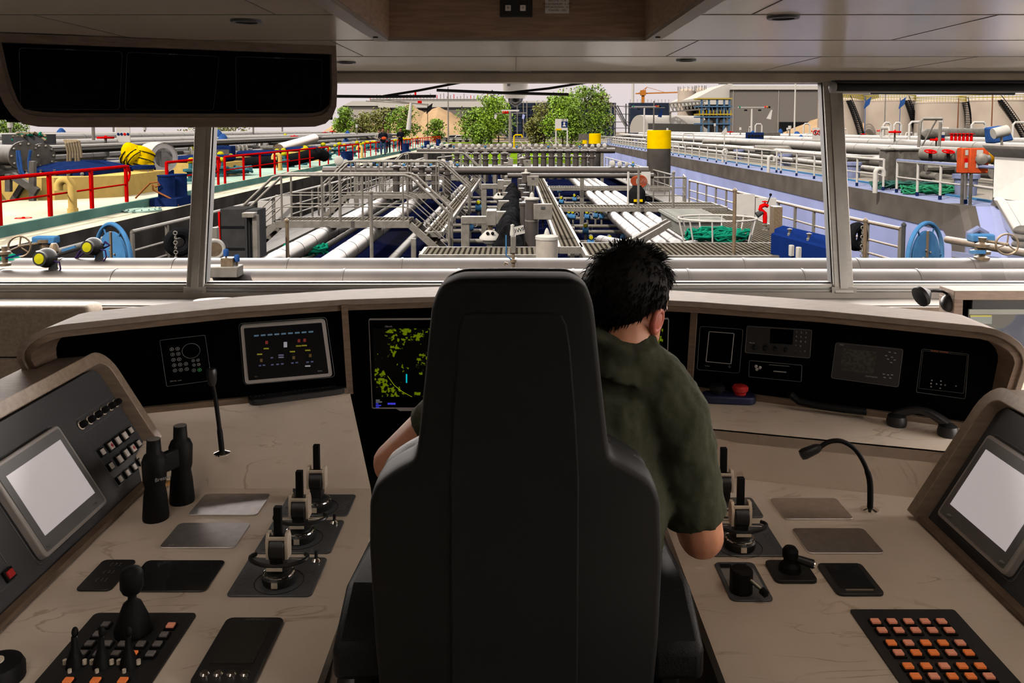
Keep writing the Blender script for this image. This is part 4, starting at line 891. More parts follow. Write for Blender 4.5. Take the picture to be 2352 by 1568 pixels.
shL, shR = P(1090, 900, Y=1.62), P(1545, 965, Y=1.56)
elL, elR = P(905, 1062, Y=1.74), P(1610, 1228, Y=1.58)
wrL = V((-.12, 1.97, .83)); wrR = P(1580, 1140, Y=1.87); wrR.x += .0
neckb = P(1425, 815, Y=1.57); chest = V((.10, 1.57, .98)); pelv = V((.02, 1.53, .62))
m = MB()
m.ell(H(0, -.005, .015), (.074, .094, .092), 20, 14, HR); m.ell(H(0, .03, -.05), (.060, .070, .078), 16, 10, HR); m.ell(H(0, .062, -.085), (.034, .032, .028), 12, 8, HR)
m.tube([H(0, .078, .022), H(0, .102, -.012), H(0, .112, -.028), H(0, .092, -.036)], [.009, .011, .014, .008], 8)
m.tube([H(-.03, .088, .028), H(.03, .088, .028)], .012, 6)
for s in (-1, 1): m.tube([H(s * .026, .089, -.062), H(0, .1, -.06)], [.005, .007], 6)
m.tube([HC + HR @ V((0, -.015, -.03)), HC.lerp(neckb, .6) + V((0, -.005, 0)), neckb, neckb + V((-.02, 0, -.06))], [.055, .056, .062, .075], 14)
m.tube([neckb + V((-.02, .01, -.07)), V((.11, 1.57, 1.02)), V((.13, 1.55, .88)), pelv], [.07, .10, .10, .12], 16)
m.tube([neckb - V((0, 0, .09)), shR], [.05, .045], 12); m.tube([neckb - V((0, 0, .09)), shL], [.05, .045], 12)
def arm(a, b, c_, hdir, side):
    m.tube([a, a.lerp(b, .5), b], [.056, .052, .046], 12); m.ell(b, (.046, .046, .046), 12, 8)
    m.tube([b, b.lerp(c_, .35), b.lerp(c_, .8), c_], [.041, .045, .031, .027], 12)
    d = hdir.normalized(); up = V((0, 0, 1)); lat = d.cross(up).normalized() * side; up = lat.cross(d) * side
    pm = c_ + d * .05; m.tube([c_, c_ + d * .03, c_ + d * .09], [.026, .028, .026], 10)
    for k in range(4): m.tube([c_ + d * .03 + lat * (.027 - .018 * k), c_ + d * .085 + lat * (.034 - .022 * k)], .0125, 8)
    for k, L in enumerate((.072, .08, .075, .06)):
        q = c_ + d * .088 + lat * (.034 - .022 * k); dn = -up
        m.tube([q, q + d * L * .42 + dn * .008, q + d * L * .7 + dn * .028, q + d * L * .78 + dn * .05], [.0095, .009, .0085, .007], 8)
    q = c_ + d * .03 + lat * .026; m.tube([q, q + lat * .028 + d * .028, q + lat * .032 + d * .058 - up * .012, q + lat * .026 + d * .078 - up * .024], [.013, .0115, .010, .008], 8)
arm(shR, elR, wrR, V((.35, .8, -.25)), -1)
arm(shL, elL, wrL, V((.3, .8, -.3)), 1)
body = sub(m.build('body', skin, man, smooth=80), .0048, 5)
for s in (-1, 1):
    m = MB(); m.torus(H(s * .078, -.002, -.012), .021, .0065, HR @ V((1, .25 * s, 0)), 16, 6); m.ell(H(s * .076, .002, -.014), (.006, .014, .022), 10, 8, HR); m.ell(H(s * .075, .002, -.036), (.006, .009, .009), 8, 6, HR)
    m.build('ear', mat('ear_skin', (.40, .105, .065), .5, scale=20), man, smooth=80)
for s in (-1, 1): MB().ell(H(s * .03, .082, .012), (.011, .009, .009), 10, 8, HR).build('eye', mat('eye_white', (.5, .48, .45), .2), man)
# hair: scalp cap plus tufts
m = MB()
def scalp(th, ph, r=1.0):
    return H(.083 * r * math.sin(th) * math.cos(ph), -.012 + .103 * r * math.sin(th) * math.sin(ph), .022 + .098 * r * math.cos(th))
N_, M_ = 28, 16; rows_ = []
for a in range(M_ + 1):
    row = []
    for b in range(N_):
        ph = 2 * math.pi * b / N_; back = -math.sin(ph)   # 1 at the back of the head
        tmax = math.radians(78 + 64 * max(0, back) ** .6 if back > 0 else 68 - 12 * (-back))
        if abs(math.cos(ph)) > .8 and -.3 < back < .2: tmax = math.radians(97)
        th = tmax * a / M_; row.append(scalp(max(th, .001), ph, 1.0 + .03 * noise.noise(V((a * .9, b * .9, 0)))))
    rows_.append(row)
m.loft(rows_, cap=False)
rnd = random.Random(3)
for k in range(2300):
    ph = rnd.uniform(0, 2 * math.pi); back = -math.sin(ph)
    tmax = 78 + 60 * max(0, back) ** .6 if back > 0 else 64
    if abs(math.cos(ph)) > .8 and -.3 < back < .2: tmax = 93
    th = math.radians(tmax) * math.sqrt(rnd.random()); p0 = scalp(th, ph, .97); n0 = (p0 - H(0, -.012, .02)).normalized()
    L = (.024 if th < 1.0 else .018) * rnd.uniform(.7, 1.25); dn = HR @ V((.0, -.25, -.9)) if th > .6 else HR @ V((math.cos(ph) * .6, .3, 0))
    d = (n0 * (.55 if th < 1 else .25) + dn * .6 + V((rnd.uniform(-.22, .22), rnd.uniform(-.22, .22), rnd.uniform(-.22, .22)))).normalized()
    x, y = orth(d); i = len(m.v); w_ = .0016
    mid = p0 + d * L * .55; tip = p0 + (d + dn * .35).normalized() * L
    m.v += [p0 - x * w_, p0 + x * w_, p0 + y * w_, mid - x * w_ * .8, mid + x * w_ * .8, mid + y * w_ * .8, tip]
    m.f += [(i, i + 1, i + 4, i + 3), (i + 1, i + 2, i + 5, i + 4), (i + 2, i, i + 3, i + 5), (i + 3, i + 4, i + 6), (i + 4, i + 5, i + 6), (i + 5, i + 3, i + 6)]
m.build('hair', hairm, man, smooth=80)
# t-shirt
m = MB()
m.tube([neckb + V((-.0, -.016, .048)), neckb + V((-.008, -.006, .015)), neckb + V((-.02, -.008, -.03))], [.072, .078, .092], 18)
tor = [(neckb + V((-.03, 0, -.055)), .12, .095), (V((.10, 1.56, 1.06)), .18, .115), (V((.11, 1.55, .98)), .19, .125), (V((.11, 1.54, .88)), .175, .12), (V((.105, 1.53, .78)), .17, .12), (V((.10, 1.53, .70)), .172, .125), (V((.09, 1.53, .60)), .175, .13)]
rg = []
for c_, a, b in tor: rg.append([c_ + V((a * math.cos(t), b * math.sin(t), (-.25 * a * math.cos(t) if c_.z > .9 else 0))) for t in [2 * math.pi * k / 24 for k in range(24)]])
m.loft(rg)
m.tube([neckb + V((0, 0, -.02)), neckb.lerp(shR, .55) + V((0, 0, .012)), shR + V((.006, 0, .006)), shR.lerp(elR, .35), shR.lerp(elR, .84)], [.078, .078, .072, .066, .063], 16)
m.tube([neckb + V((0, 0, -.03)), neckb.lerp(shL, .55) + V((0, 0, .012)), shL, shL.lerp(elL, .3), shL.lerp(elL, .5)], [.078, .07, .066, .062, .058], 16)
sub(m.build('tshirt', shirt, man, smooth=80), .0065, 4, .016, .05)
m = MB()
for s in (-1, 1):
    hip = V((.04 + s * .09, 1.56, .62)); kn = V((.03 + s * .13, 1.98, .60)); an = V((.03 + s * .13, 2.02, .12))
    m.tube([hip, hip.lerp(kn, .5), kn], [.10, .088, .066], 14); m.ell(kn, (.066, .066, .066)); m.tube([kn, kn.lerp(an, .35), an], [.064, .062, .048], 12)
m.ell((.04, 1.53, .62), (.18, .13, .10), 16, 10)
sub(m.build('trousers', jeans, man, smooth=80), .009, 4)
for s in (-1, 1):
    x = .03 + s * .13; m = MB(); m.ell((x, 2.09, .05), (.05, .14, .05), 14, 8); m.tube([(x, 2.02, .05), (x, 2.02, .14)], .05, 12); m.box((x, 2.09, .02), (.085, .26, .03)); sub(m.build('shoe', matte, man, smooth=80), .008, 3)
# ================= outside: materials =================
KX = .0295
def sl_(c): return c / 12.92 if c <= .04045 else ((c + .055) / 1.055) ** 2.4
def xm(name, r, g, b, rough=.7, metal=0, k=1.08, **kw):
    c = tuple(sl_(v / 255) * KX * k for v in (r, g, b)); kw.setdefault('spec', .0)
    return mat(name, c, rough, metal, **kw)
clad = xm('pipe_cladding', 206, 192, 184, .38, .6, k=.38, var=.10, scale=3, bump=.02)
galv = xm('galvanised_steel', 178, 170, 160, .55, .4, k=1.0, var=.15, scale=9)
gald = xm('weathered_steel', 128, 122, 115, .6, .3, var=.2, scale=6)
xblack = xm('outdoor_black', 38, 38, 40, .6, scale=4); xdark = xm('dark_grey_paint', 92, 92, 94, .7, scale=3)
navy = xm('navy_deck', 24, 30, 66, .8, var=.3, scale=1.5, k=.8, spec=0)
navyb = xm('blue_bollard_paint', 34, 54, 108, .45, k=1.15, var=.15)
xwhite = xm('white_paint', 242, 236, 230, .5, var=.05); cream = xm('cream_deck', 226, 216, 190, .35, var=.14, scale=.8, k=1.6)
seag = xm('sea_green_paint', 128, 178, 164, .45, var=.18, scale=1.2); mint = xm('mint_deck', 180, 208, 192, .35, var=.15, scale=.7, k=1.45)
hull = xm('black_hull', 84, 80, 78, .7, var=.35, scale=1.3); redp = xm('red_rail_paint', 222, 14, 14, .45, k=1.5, var=.1)
yel = xm('buff_paint', 244, 206, 118, .5, k=1.35, var=.08); yelb = xm('yellow_paint', 250, 205, 0, .5, k=1.5, var=.08, scale=2); yeld = xm('yellow_cap', 225, 205, 40, .5)
lav = xm('lavender_hull', 160, 168, 214, .6, k=1.9, var=.12, scale=.5); lavd = xm('lavender_deck', 170, 178, 216, .35, var=.12, scale=.6, k=1.15); rub = xm('grey_rubbing_strip', 118, 110, 104, .8, k=1.25, var=.22, scale=.9)
blue = xm('sky_blue_paint', 88, 148, 205, .45, k=1.2, var=.12); bluec = xm('blue_cover', 62, 104, 176, .6, var=.2, scale=5); teal = xm('teal_paint', 84, 146, 156, .5, var=.2)
bronze = xm('bronze', 172, 148, 122, .45, .5, k=1.2, var=.2, scale=20); orange = xm('orange_red', 228, 92, 50, .5, k=1.3); conc = xm('column_steel', 96, 90, 86, .8, var=.3, scale=.8)
greenr = xm('green_hose', 30, 165, 130, .5, var=.15); ropem = xm('tan_rope', 172, 152, 124, .9, var=.2, scale=30); purple = xm('purple_cable', 70, 50, 100, .5)
def gratem():
    m = xm('grating', 140, 132, 118, .7, var=.1, spec=0); n = m.node_tree; b = n.nodes['Principled BSDF']; t = n.nodes.new('ShaderNodeTexCoord'); wv = n.nodes.new('ShaderNodeTexWave'); wv.inputs['Scale'].default_value = 3.2
    n.links.new(t.outputs['Object'], wv.inputs[0]); r = n.nodes.new('ShaderNodeValToRGB'); r.color_ramp.elements[0].position = .35; r.color_ramp.elements[0].color = (.15, .14, .14, 1); r.color_ramp.elements[1].position = .55
    n.links.new(wv.outputs[0], r.inputs[0]); ml = n.nodes.new('ShaderNodeMix'); ml.data_type = 'RGBA'; ml.blend_type = 'MULTIPLY'; ml.inputs[0].default_value = 1
    n.links.new(b.inputs['Base Color'].links[0].from_socket, ml.inputs[6]); n.links.new(r.outputs[0], ml.inputs[7]); n.links.new(ml.outputs[2], b.inputs['Base Color']); return m
grate = gratem()
ZD = -1.95; ZW = -1.45; ZC = -.65    # own tank deck, side walkway, catwalk
ZB = -.25                            # neighbouring barge decks
def one(m, name, mt, label, cat, group=None, **k): return tag(m.build(name, mt, **k), label, cat, group)
def pipe(name, label, pts, r, mt=clad, bands=1.9, group=None, n=18, parent=None):
    pts = [V(p) for p in pts]; m = MB().tube(pts, r, n)
    if bands:
        for a, b in zip(pts, pts[1:]):
            L = (b - a).length; d = (b - a) / max(L, 1e-6); k = int(L / bands)
            for i in range(k): q = a + d * (i + .5) * L / k; m.cyl(q - d * .012, q + d * .012, r * 1.035, n=n)
    o = m.build(name, mt, parent)
    return o if parent is not None else tag(o, label, 'pipe', group)
def rail(name, label, path, h, mt, sp=1.9, r=.022, mids=(.5,), post=None, group=None, endloop=False, mtp=None, ends=True, cat='railing', foot=None):
    path = [V(p) for p in path]; c_ = sum(path, V()) / len(path); c_.z = min(p.z for p in path)
    t = thing(name, label, cat, c_, group); U = V((0, 0, 1))
    MB().tube([p + U * h for p in path], r * 1.25, 8).build('top_rail', mt, t)
    for f_ in mids: MB().tube([p + U * h * f_ for p in path], r * .7, 6).build('mid_rail', mt, t)
    for a, b in zip(path, path[1:]):
        L = (b - a).length; k = max(1, round(L / sp))
        for i in range(k + 1):
            if i == k and b is not path[-1]: continue
            q = a.lerp(b, i / k)
            if post == 'flat': MB().box(q + U * h / 2, (.05, .10, h)).build('post', mtp or mt, t)
            else: MB().cyl(q, q + U * h, r, n=6, cap=False).build('post', mtp or mt, t)
            if foot: MB().cyl(q, q + U * .12, r * 1.25, n=6).build('post_foot', foot, t)
    if endloop:
        q = path[-1]; d = (path[-1] - path[-2]).normalized(); MB().tube([q + U * h, q + U * h + d * .12, q + U * h * .8 + d * .2, q + U * h * .62 + d * .12, q + U * h * .55], r, 8).build('end_loop', mt, t)
    return t
def wheel(c_, R, r, ax, mt, parent=None, name='handwheel', spokes=3):
    m = MB().torus(c_, R, r, ax, 20, 6); x, y = orth(V(ax))
    for k in range(spokes): a = math.pi * 2 * k / spokes + .4; m.cyl(V(c_), V(c_) + (x * math.cos(a) + y * math.sin(a)) * R, r * .8, n=5)
    m.ell(c_, (r * 2,) * 3, 8, 6); return m.build(name, mt, parent)

# ================= water, own deck =================
tag(MB().bb((-140, 4.6, -3.7), (140, 140, -3.6)).build('water', xm('river_water', 50, 50, 50, .6, scale=.6, spec=.05)), 'dark river water between the moored barges', 'water', kind='stuff')
m = MB().prism([V((-7.6, 5.2, ZD)), V((7.6, 5.2, ZD)), V((7.6, 62, ZD)), V((3, 74, ZD)), V((-3, 74, ZD)), V((-7.6, 62, ZD))], (0, 0, -1.8))
own = one(m, 'ship_hull', navy, 'navy tank deck of the ship carrying the wheelhouse', 'ship deck')
own['label'] = 'navy blue tank deck of the ship in front of the window'
for s, nm in ((-1, 'left'), (1, 'right')):
    x0, x1 = s * 6.3, s * 7.6
    one(MB().bb((x0, 6, ZW - .06), (x1, 60, ZW)), 'side_walkway', gald, 'grey side walkway along the %s edge of the ship in front' % nm, 'walkway')
one(MB().bb((-7.3, 5.0, -3), (7.3, 8.3, -.9)), 'wheelhouse_base', xwhite, 'white deckhouse top in front of the wheelhouse windows', 'deckhouse')
# the two big cross pipes before the window
pipe('cross_pipe', 'nearest large silver cross pipe right below the windows', [(-9, 9.2, .1 - .175 - .02), (9, 9.2, .1 - .175 - .02)], .175, bands=1.25, n=32)
pipe('cross_pipe', 'second large silver cross pipe, just beyond the nearest one', [(-9, 10.0, .08 - .175), (9, 10.0, .08 - .175)], .175, bands=1.35, n=32)
for k in range(9):
    for y in (9.2, 10): one(MB().box((-8 + k * 2, y, -.6), (.12, .12, .95)), 'pipe_bracket', galv, 'grey bracket holding up the cross pipes', 'bracket', 'brackets under the cross pipes')
# long pipes
def zr(rel): return 1.65 + rel
for x, lb in ((-4.55, 'large silver pipe running forward, left one of the pair under the left gangways'), (-3.45, 'large silver pipe running forward, right one of the pair under the left gangways')):
    pipe('cargo_pipe', lb, [(x, 13.2, zr(-2.75)), (x, 14.2, zr(-2.5)), (x, 44, zr(-2.5))], .19, bands=1.1)
for x, lb in ((-5.0, 'outer'), (-4.0, 'middle'), (-2.9, 'inner')):
    pipe('deck_pipe', 'thin %s deck pipe running beneath the left silver pipes' % lb, [(x, 14, zr(-3.05)), (x, 44, zr(-3.05))], .10, galv, 2.2)
for k in range(4):
    x = 2.85 + k * .34
    pipe('cargo_pipe', ('leftmost', 'second', 'third', 'rightmost')[k] + ' of four silver pipes side by side right of the centre', [(x, 17.3, zr(-2.9)), (x, 17.9, zr(-2.55)), (x, 46, zr(-2.55))], .15, bands=1.0)
pipe('deck_pipe', 'short open-ended silver pipe left of the four right pipes', [(1.95, 19, zr(-2.6)), (2.55, 17.9, zr(-2.6))], .15, bands=.4)
for k in range(12):
    y = 15.5 + k * 2.2 + (k % 3) * .3
    pipe('deck_pipe', 'low grey cross pipe on the navy deck of the ship in front', [(-2.6, y, ZD + .25), (-.7, y, ZD + .25)], .07, galv, 0, 'low cross pipes left of the centre line', n=8)
    pipe('deck_pipe', 'low grey cross pipe on the navy deck right of the catwalk', [(1.4, y, ZD + .22), (6, y, ZD + .22)], .06, galv, 0, 'low cross pipes right of the catwalk', n=8)
for a, b, lb in (((-3.1, 14.5), (-1.9, 17.5), 'slanting grey pipe left of the centre stairs'), ((-2.7, 14.2), (-1.7, 16.3), 'thinner slanting grey pipe beside the first one')):
    pipe('deck_pipe', lb, [(a[0], a[1], zr(-3.2)), (b[0], b[1], zr(-2.85))], .08, galv, 0)
z1_ = zr(-1.36); pipe('cross_pipe', 'silver cross pipe across the middle distance, beyond the gangways', [(-7, 30, z1_ - .15), (4.8, 30, z1_ - .15)], .15, bands=1.4)
pipe('cross_pipe', 'lower silver cross pipe just in front of the middle-distance one', [(-.3, 29.4, z1_ - .3), (4.9, 29.4, z1_ - .3)], .09, bands=1.4)
for x in (-5, -2, 1.5, 4.8): one(MB().box((x, 46, (zr(-1.3) + ZD) / 2), (.16, .16, zr(-1.3) - ZD)), 'pipe_support', galv, 'grey column carrying the far cross pipe', 'support', 'columns under the far cross pipe')
for x in (-5.8, -2.6, .6, 2.4, 4.3): one(MB().box((x, 30, (z1_ - .3 + ZD) / 2), (.14, .14, z1_ - .3 - ZD)), 'pipe_support', galv, 'grey column carrying the middle-distance cross pipe', 'support', 'columns under the middle-distance cross pipe')
pipe('cross_pipe', 'far silver cross pipe in front of the manifold', [(-5.5, 46, zr(-1.2)), (5.5, 46, zr(-1.2))], .15, bands=1.6)
# catwalks
def catwalk(label, x0, x1, y0, y1, z, th=.12):
    t = thing('catwalk', label, 'catwalk', ((x0 + x1) / 2, (y0 + y1) / 2, z - th))
    MB().bb((x0, y0, z - .03), (x1, y1, z)).build('grating', grate, t)
    for y in (y0, y1): MB().bb((x0, y - .03, z - th), (x1, y + .03, z + .01)).build('beam', galv, t)
    for x in (x0, x1): MB().bb((x - .03, y0, z - th), (x + .03, y1, z + .01)).build('side_beam', galv, t)
    return t
zc = zr(-2.3)
catwalk('long lengthwise grating catwalk right of the centre line', .85, 1.28, 16, 45, zc)
catwalk('nearest cross catwalk left of the centre, ending at the grey stairs', -1.75, .6, 15.0, 16.0, zc)
catwalk('nearest cross catwalk right of the centre, below the green hose basket', 1.3, 5.2, 14.9, 16.6, zc)
catwalk('second cross catwalk over the four right pipes', 1.3, 6.2, 24.2, 25.0, zc)
catwalk('third cross catwalk over the four right pipes', 1.3, 6.2, 32.5, 33.3, zc)
catwalk('grating deck beside the grey locker and green hose basket', 4.3, 6.4, 16.7, 27, zc - .1)
# U-shaped gangways over the left pipes
def gangway(Y, label, xl=-5.75, xr=-2.55):
    t = thing('gangway', label, 'gangway', ((xl + xr) / 2, Y + .4, ZD)); zt = zr(-2.2); zb = zr(-3.05); W = .85; ex = .85
    MB().bb((xl, Y, zt - .03), (xr, Y + W, zt)).build('grating', grate, t)
    for y in (Y, Y + W): MB().bb((xl, y - .03, zt - .16), (xr, y + .03, zt + .01)).build('beam', galv, t)
    for s, x in ((-1, xl), (1, xr)):
        for y in (Y, Y + W): MB().bar((x, y, zt - .08), (x + s * ex, y, zb), .05, .16, up=(0, 0, 1)).build('stair_side', galv, t)
        for k in range(4):
            f_ = (k + .7) / 4.2; MB().box((x + s * ex * f_, Y + W / 2, zt + (zb - zt) * f_), (.22, W, .03)).build('tread', grate, t)
        for y in (Y + .1, Y + W - .1): MB().cyl((x + s * ex, y, zb), (x + s * ex, y, ZD), .03, n=6).build('leg', galv, t)
    for y in (Y, Y + W):
        for hh, r in ((1.1, .034), (.62, .014), (.34, .014)):
            o_ = .35 * (hh / 1.1)
            pts = [V((xl - ex - .1, y, zb + hh * .1))] if hh > 1 else []
            pts += [V((xl - ex - .1, y, zb + hh * .95)), V((xl - .05, y, zt + hh - .05)), V((xl + .1, y, zt + hh)), V((xr - .1, y, zt + hh)), V((xr + .05, y, zt + hh - .05)), V((xr + ex + .1, y, zb + hh * .95))]
            if hh > 1: pts.append(V((xr + ex + .1, y, zb + .1)))
            MB().tube(pts, r, 8).build('handrail', galv, t)
        for k in range(4):
            x = xl + .15 + (xr - xl - .3) * k / 3; MB().cyl((x, y, zt - .1), (x, y, zt + 1.1), .026, n=6).build('post', galv, t)
    return t
gangway(19.7, 'nearest grey gangway with stairs bridging the two left silver pipes')
gangway(28, 'second grey gangway with stairs over the left pipes, in front of the cross pipe')
gangway(38, 'third and farthest grey gangway over the left pipes', -5.2, -2.4)
# stairs right of the centre foot
for k, (x0, x1) in enumerate(((1.3, 2.9), (1.5, 3.2))):
    one(MB().bar((x0, 15.2 + k * .8, zc - .35), (x1, 16.2 + k * .8, zc + .35), .05, .12).bar((x0, 15.6 + k * .8, zc - .35), (x1, 16.6 + k * .8, zc + .35), .05, .12), 'stair_stringer', galv, ('near', 'far')[k] + ' slanted stair frame between centre catwalk and right pipes', 'stairs')
# side rails of own ship
rail('side_railing', 'grey three-bar railing along the left edge of the ship in front', [(-7.75, 16.6, ZW), (-7.5, 21, ZW), (-7.0, 33, ZW), (-6.6, 60, ZW)], 1.03, galv, 1.3, .035, (.33, .62), post='flat')
rail('side_railing', 'tan-topped grey railing along the right edge of the ship in front', [(8.0, 17.1, ZW), (7.6, 21, ZW), (7.0, 33.3, ZW)], 1.03, bronze, 1.25, .035, (.33, .62), post='flat', mtp=galv)
rail('side_railing', 'short grey railing round the platform by the yellow-topped column', [(5.0, 34, ZW), (7.0, 34, ZW), (7.3, 36, ZW)], 1.1, galv, .7, .03, (.33, .62))
rail('side_railing', 'far right railing of the ship in front, beyond the column', [(7.0, 37, ZW), (6.5, 60, ZW)], 1.05, galv, 1.6, .03, (.5,))
# centre line portals with floodlights, poles with cabinets
lamp = xm('floodlight_white', 236, 230, 222, .35, var=.05)
for k, Y in enumerate((17, 27, 41, 61)):
    od = ('nearest', 'second', 'third', 'farthest')[k]
    t = thing('floodlight_portal', '%s white dome floodlight hanging from a grey portal on the centre line' % od, 'floodlight', (-.8, Y, ZD))
    zt = zr(-1.8); MB().bb((-1.13, Y - .08, ZD), (-.96, Y + .1, zt)).build('post', galv, t, bevel=.01); MB().bb((-.62, Y + .3, ZD), (-.5, Y + .45, zt - .1)).build('rear_post', galv, t)
    MB().bb((-1.12, Y - .095, zt - .15), (-.5, Y + .085, zt + .004)).build('beam', galv, t, bevel=.01)
    MB().box((-.5, Y - .12, zt + .0), (.2, .5, .3)).build('ballast_box', galv, t, bevel=.01)
    MB().cyl((-.52, Y - .25, zt - .32), (-.52, Y - .25, zt - .1), .05, n=10).build('stem', bronze, t)
    MB().lathe((-.52, Y - .25, zt - .54), [(.11, 0), (.15, .03), (.16, .08), (.225, .1), (.225, .14), (.17, .2), (.1, .27), (.03, .3)], 20).build('lamp_dome', lamp, t, smooth=50)
    for s in (-.05, .05): MB().ell((-.52 + s, Y - .42, zt - .30), (.035, .03, .035), 8, 6).build('screw_eye', xblack, t)
    t = thing('standpipe', '%s tall silver standpipe with a grey box, right of the centre line' % od, 'standpipe', (.33, Y, ZD))
    MB().cyl((.33, Y, ZD), (.33, Y, zr(-1.45)), .135, n=20).build('pipe', clad, t)
    for zz in (-1.9, -2.5): MB().cyl((.33, Y, zr(zz)), (.33, Y, zr(zz) + .03), .142, n=20).build('band', galv, t)
    MB().lathe((.33, Y, zr(-1.45)), [(.16, 0), (.16, .03), (.05, .05), (.04, .12), (.0, .16)], 14).build('cap', lamp, t)
    MB().bb((.36, Y - .28, zr(-1.84)), (.74, Y - .12, zr(-1.52))).build('control_box', galv, t, bevel=.01)
    MB().box((.55, Y - .285, zr(-1.60)), (.08, .01, .05)).build('vent', xdark, t)
    MB().cyl((.55, Y - .2, zr(-2.0)), (.55, Y - .2, zr(-1.84)), .02, n=6).build('cable_gland', xblack, t)
for k in range(26):
    Y = 19 + k * 1.55
    one(MB().cyl((.16 + (k % 3) * .06, Y, ZD), (.16 + (k % 3) * .06, Y, zr(-1.7 - (k % 4) * .1)), .07, n=10).lathe((.16 + (k % 3) * .06, Y, zr(-1.75)), [(.09, 0), (.09, .06)], 10), 'vent_pipe', clad, 'slim silver vent pipe in the row along the centre line', 'pipe', 'vent pipes along the centre line')
    if k % 2: one(MB().box((-.35, Y, zr(-2.2)), (.3, .25, .3)).cyl((-.35, Y, ZD), (-.35, Y, zr(-2.2)), .05, n=6), 'junction_box', galv, 'small grey junction box on a post left of the centre line', 'box', 'junction boxes along the centre line')
# black tarpaulin and its printed panel
m = MB(); NX, NY = 22, 60
for j in range(NY + 1):
    for i in range(NX + 1):
        x = -.50 + .68 * i / NX; y = 16.3 + 12 * j / NY; pr_ = math.sin(math.pi * (.08 + .84 * i / NX)) ** .35 * (.0 if j == 0 else 1)
        z = zr(-3.2) + pr_ * (1.12 + .16 * math.sin(y * 2.1 - 1) + .20 * (x + .2) + .16 * noise.noise(V((x * 3, y * 1.2, 3))) + .07 * abs(noise.noise(V((x * 9 + y * 3, y * 2, 1))))); m.v.append(V((x, y, z)))
for j in range(NY):
    for i in range(NX): a = j * (NX + 1) + i; m.f.append((a, a + 1, a + NX + 2, a + NX + 1))
tp0 = one(m, 'black_tarpaulin', xm('black_tarpaulin', 40, 40, 42, .5, spec=0, var=.5, scale=5), 'crumpled shiny black tarpaulin along the centre line', 'tarpaulin', smooth=25)
q = P(1191, 529, Y=16.25); rt = V((.96, 0, .22)).normalized(); up_ = V((-.2, -.1, 1)).normalized()
g0 = MB().prism(rrect(q, rt, up_, .115, .085, .01), (0, .01, 0)).build('printed_panel', xwhite, tp0); text('lettering', 'DWP', q - V((0, .003, 0)), .115, xblack, rt, up_, g0, .001)
# vertical steel tank and pressure valve in front
t = thing('steel_drum', 'upright polished steel drum with ribbed lid beyond the cross pipes', 'tank', (.55, 13.8, ZD))
a = P(1256, 591, Y=13.8); MB().cyl((a.x, 13.8, ZD), (a.x, 13.8, P(0, 549, Y=13.8).z), .185, n=28).build('body', xm('drum_steel', 214, 202, 190, .35, .3, k=1.4), t)
MB().lathe((a.x, 13.8, P(0, 549, Y=13.8).z), [(.195, 0), (.195, .05), (.18, .06), (.05, .08), (.035, .14), (.015, .18), (0, .19)], 28).build('lid', lamp, t)
q = P(1179, 616, Y=9.2); t = thing('pressure_valve', 'chrome pressure valve with blue lever standing on the nearest cross pipe', 'valve', q)
MB().lathe(q - V((0, 0, .02)), [(.035, 0), (.035, .02), (.02, .03), (.022, .08), (.035, .09), (.035, .12), (.018, .13), (.018, .2)], 14).build('body', bronze, t)
MB().bb((q.x - .03, 9.17, q.z + .17), (q.x + .03, 9.23, q.z + .37)).build('gauge_block', galv, t, bevel=.01); MB().lathe((q.x - .01, 9.2, q.z + .37), [(.028, 0), (.028, .03), (.02, .09), (.022, .12), (0, .13)], 12).build('plug', lamp, t)
MB().tube([(q.x - .02, 9.18, q.z + .1), (q.x - .08, 9.16, q.z + .15), (q.x - .08, 9.16, q.z + .38)], .008, 6).build('lever', blue, t)
MB().tube([(q.x + .1 * math.cos(a_), 9.18, q.z + .05 + .02 * math.sin(a_ * 3)) for a_ in (2.2, 2.8, 3.4)], .012, 6).build('elbow', bronze, t)
# yellow-capped actuators, handwheels and valves before the window
ycap = xm('actuator_yellow', 235, 225, 40, .45); blk = xm('actuator_black', 56, 54, 52, .4, spec=.03, var=.1)
for (px, py, Y, r, lb) in ((107, 592, 9.2, .112, 'round black valve actuator with yellow cap, lower one at far left'), (214, 566, 9.95, .112, 'round black valve actuator with yellow cap, upper one beside the blue reel')):
    q = P(px, py, Y=Y); t = thing('valve_actuator', lb, 'valve', (q.x, Y, .0)); d = V((-.12, -1, .05)).normalized()
    MB().ell(q, (r, r, r), 20, 14).build('housing', blk, t); MB().lathe(q + d * r * .72, [(r * .72, 0), (r * .72, .04)], 24, d).build('rim', blk, t); MB().lathe(q + d * (r * .72 + .034), [(r * .56, 0), (r * .5, .014), (0, .02)], 24, d).build('cap', ycap, t)
    MB().lathe((q.x + .06, Y + .02, .05), [(.06, 0), (.045, .05), (.04, .14), (.06, .18)], 14).build('stem', xdark, t)
    MB().tube([q + V((.08, -.03, -.03)), q + V((.17, -.05, -.04)), q + V((.18, -.05, -.12)), q + V((.12, -.03, -.2))], .009, 6).build('cable', purple, t)
one(MB().tube([P(x, y, Y=10.0) for x, y in ((240, 555), (252, 563), (238, 570), (205, 568), (185, 575), (170, 600), (162, 622))], .014, 6).tube([P(x, y, Y=10.0) for x, y in ((240, 559), (228, 575), (200, 576), (180, 590), (168, 620))], .01, 6), 'electric_cable', purple, 'purple cables looping from the actuator beside the blue reel', 'cable')
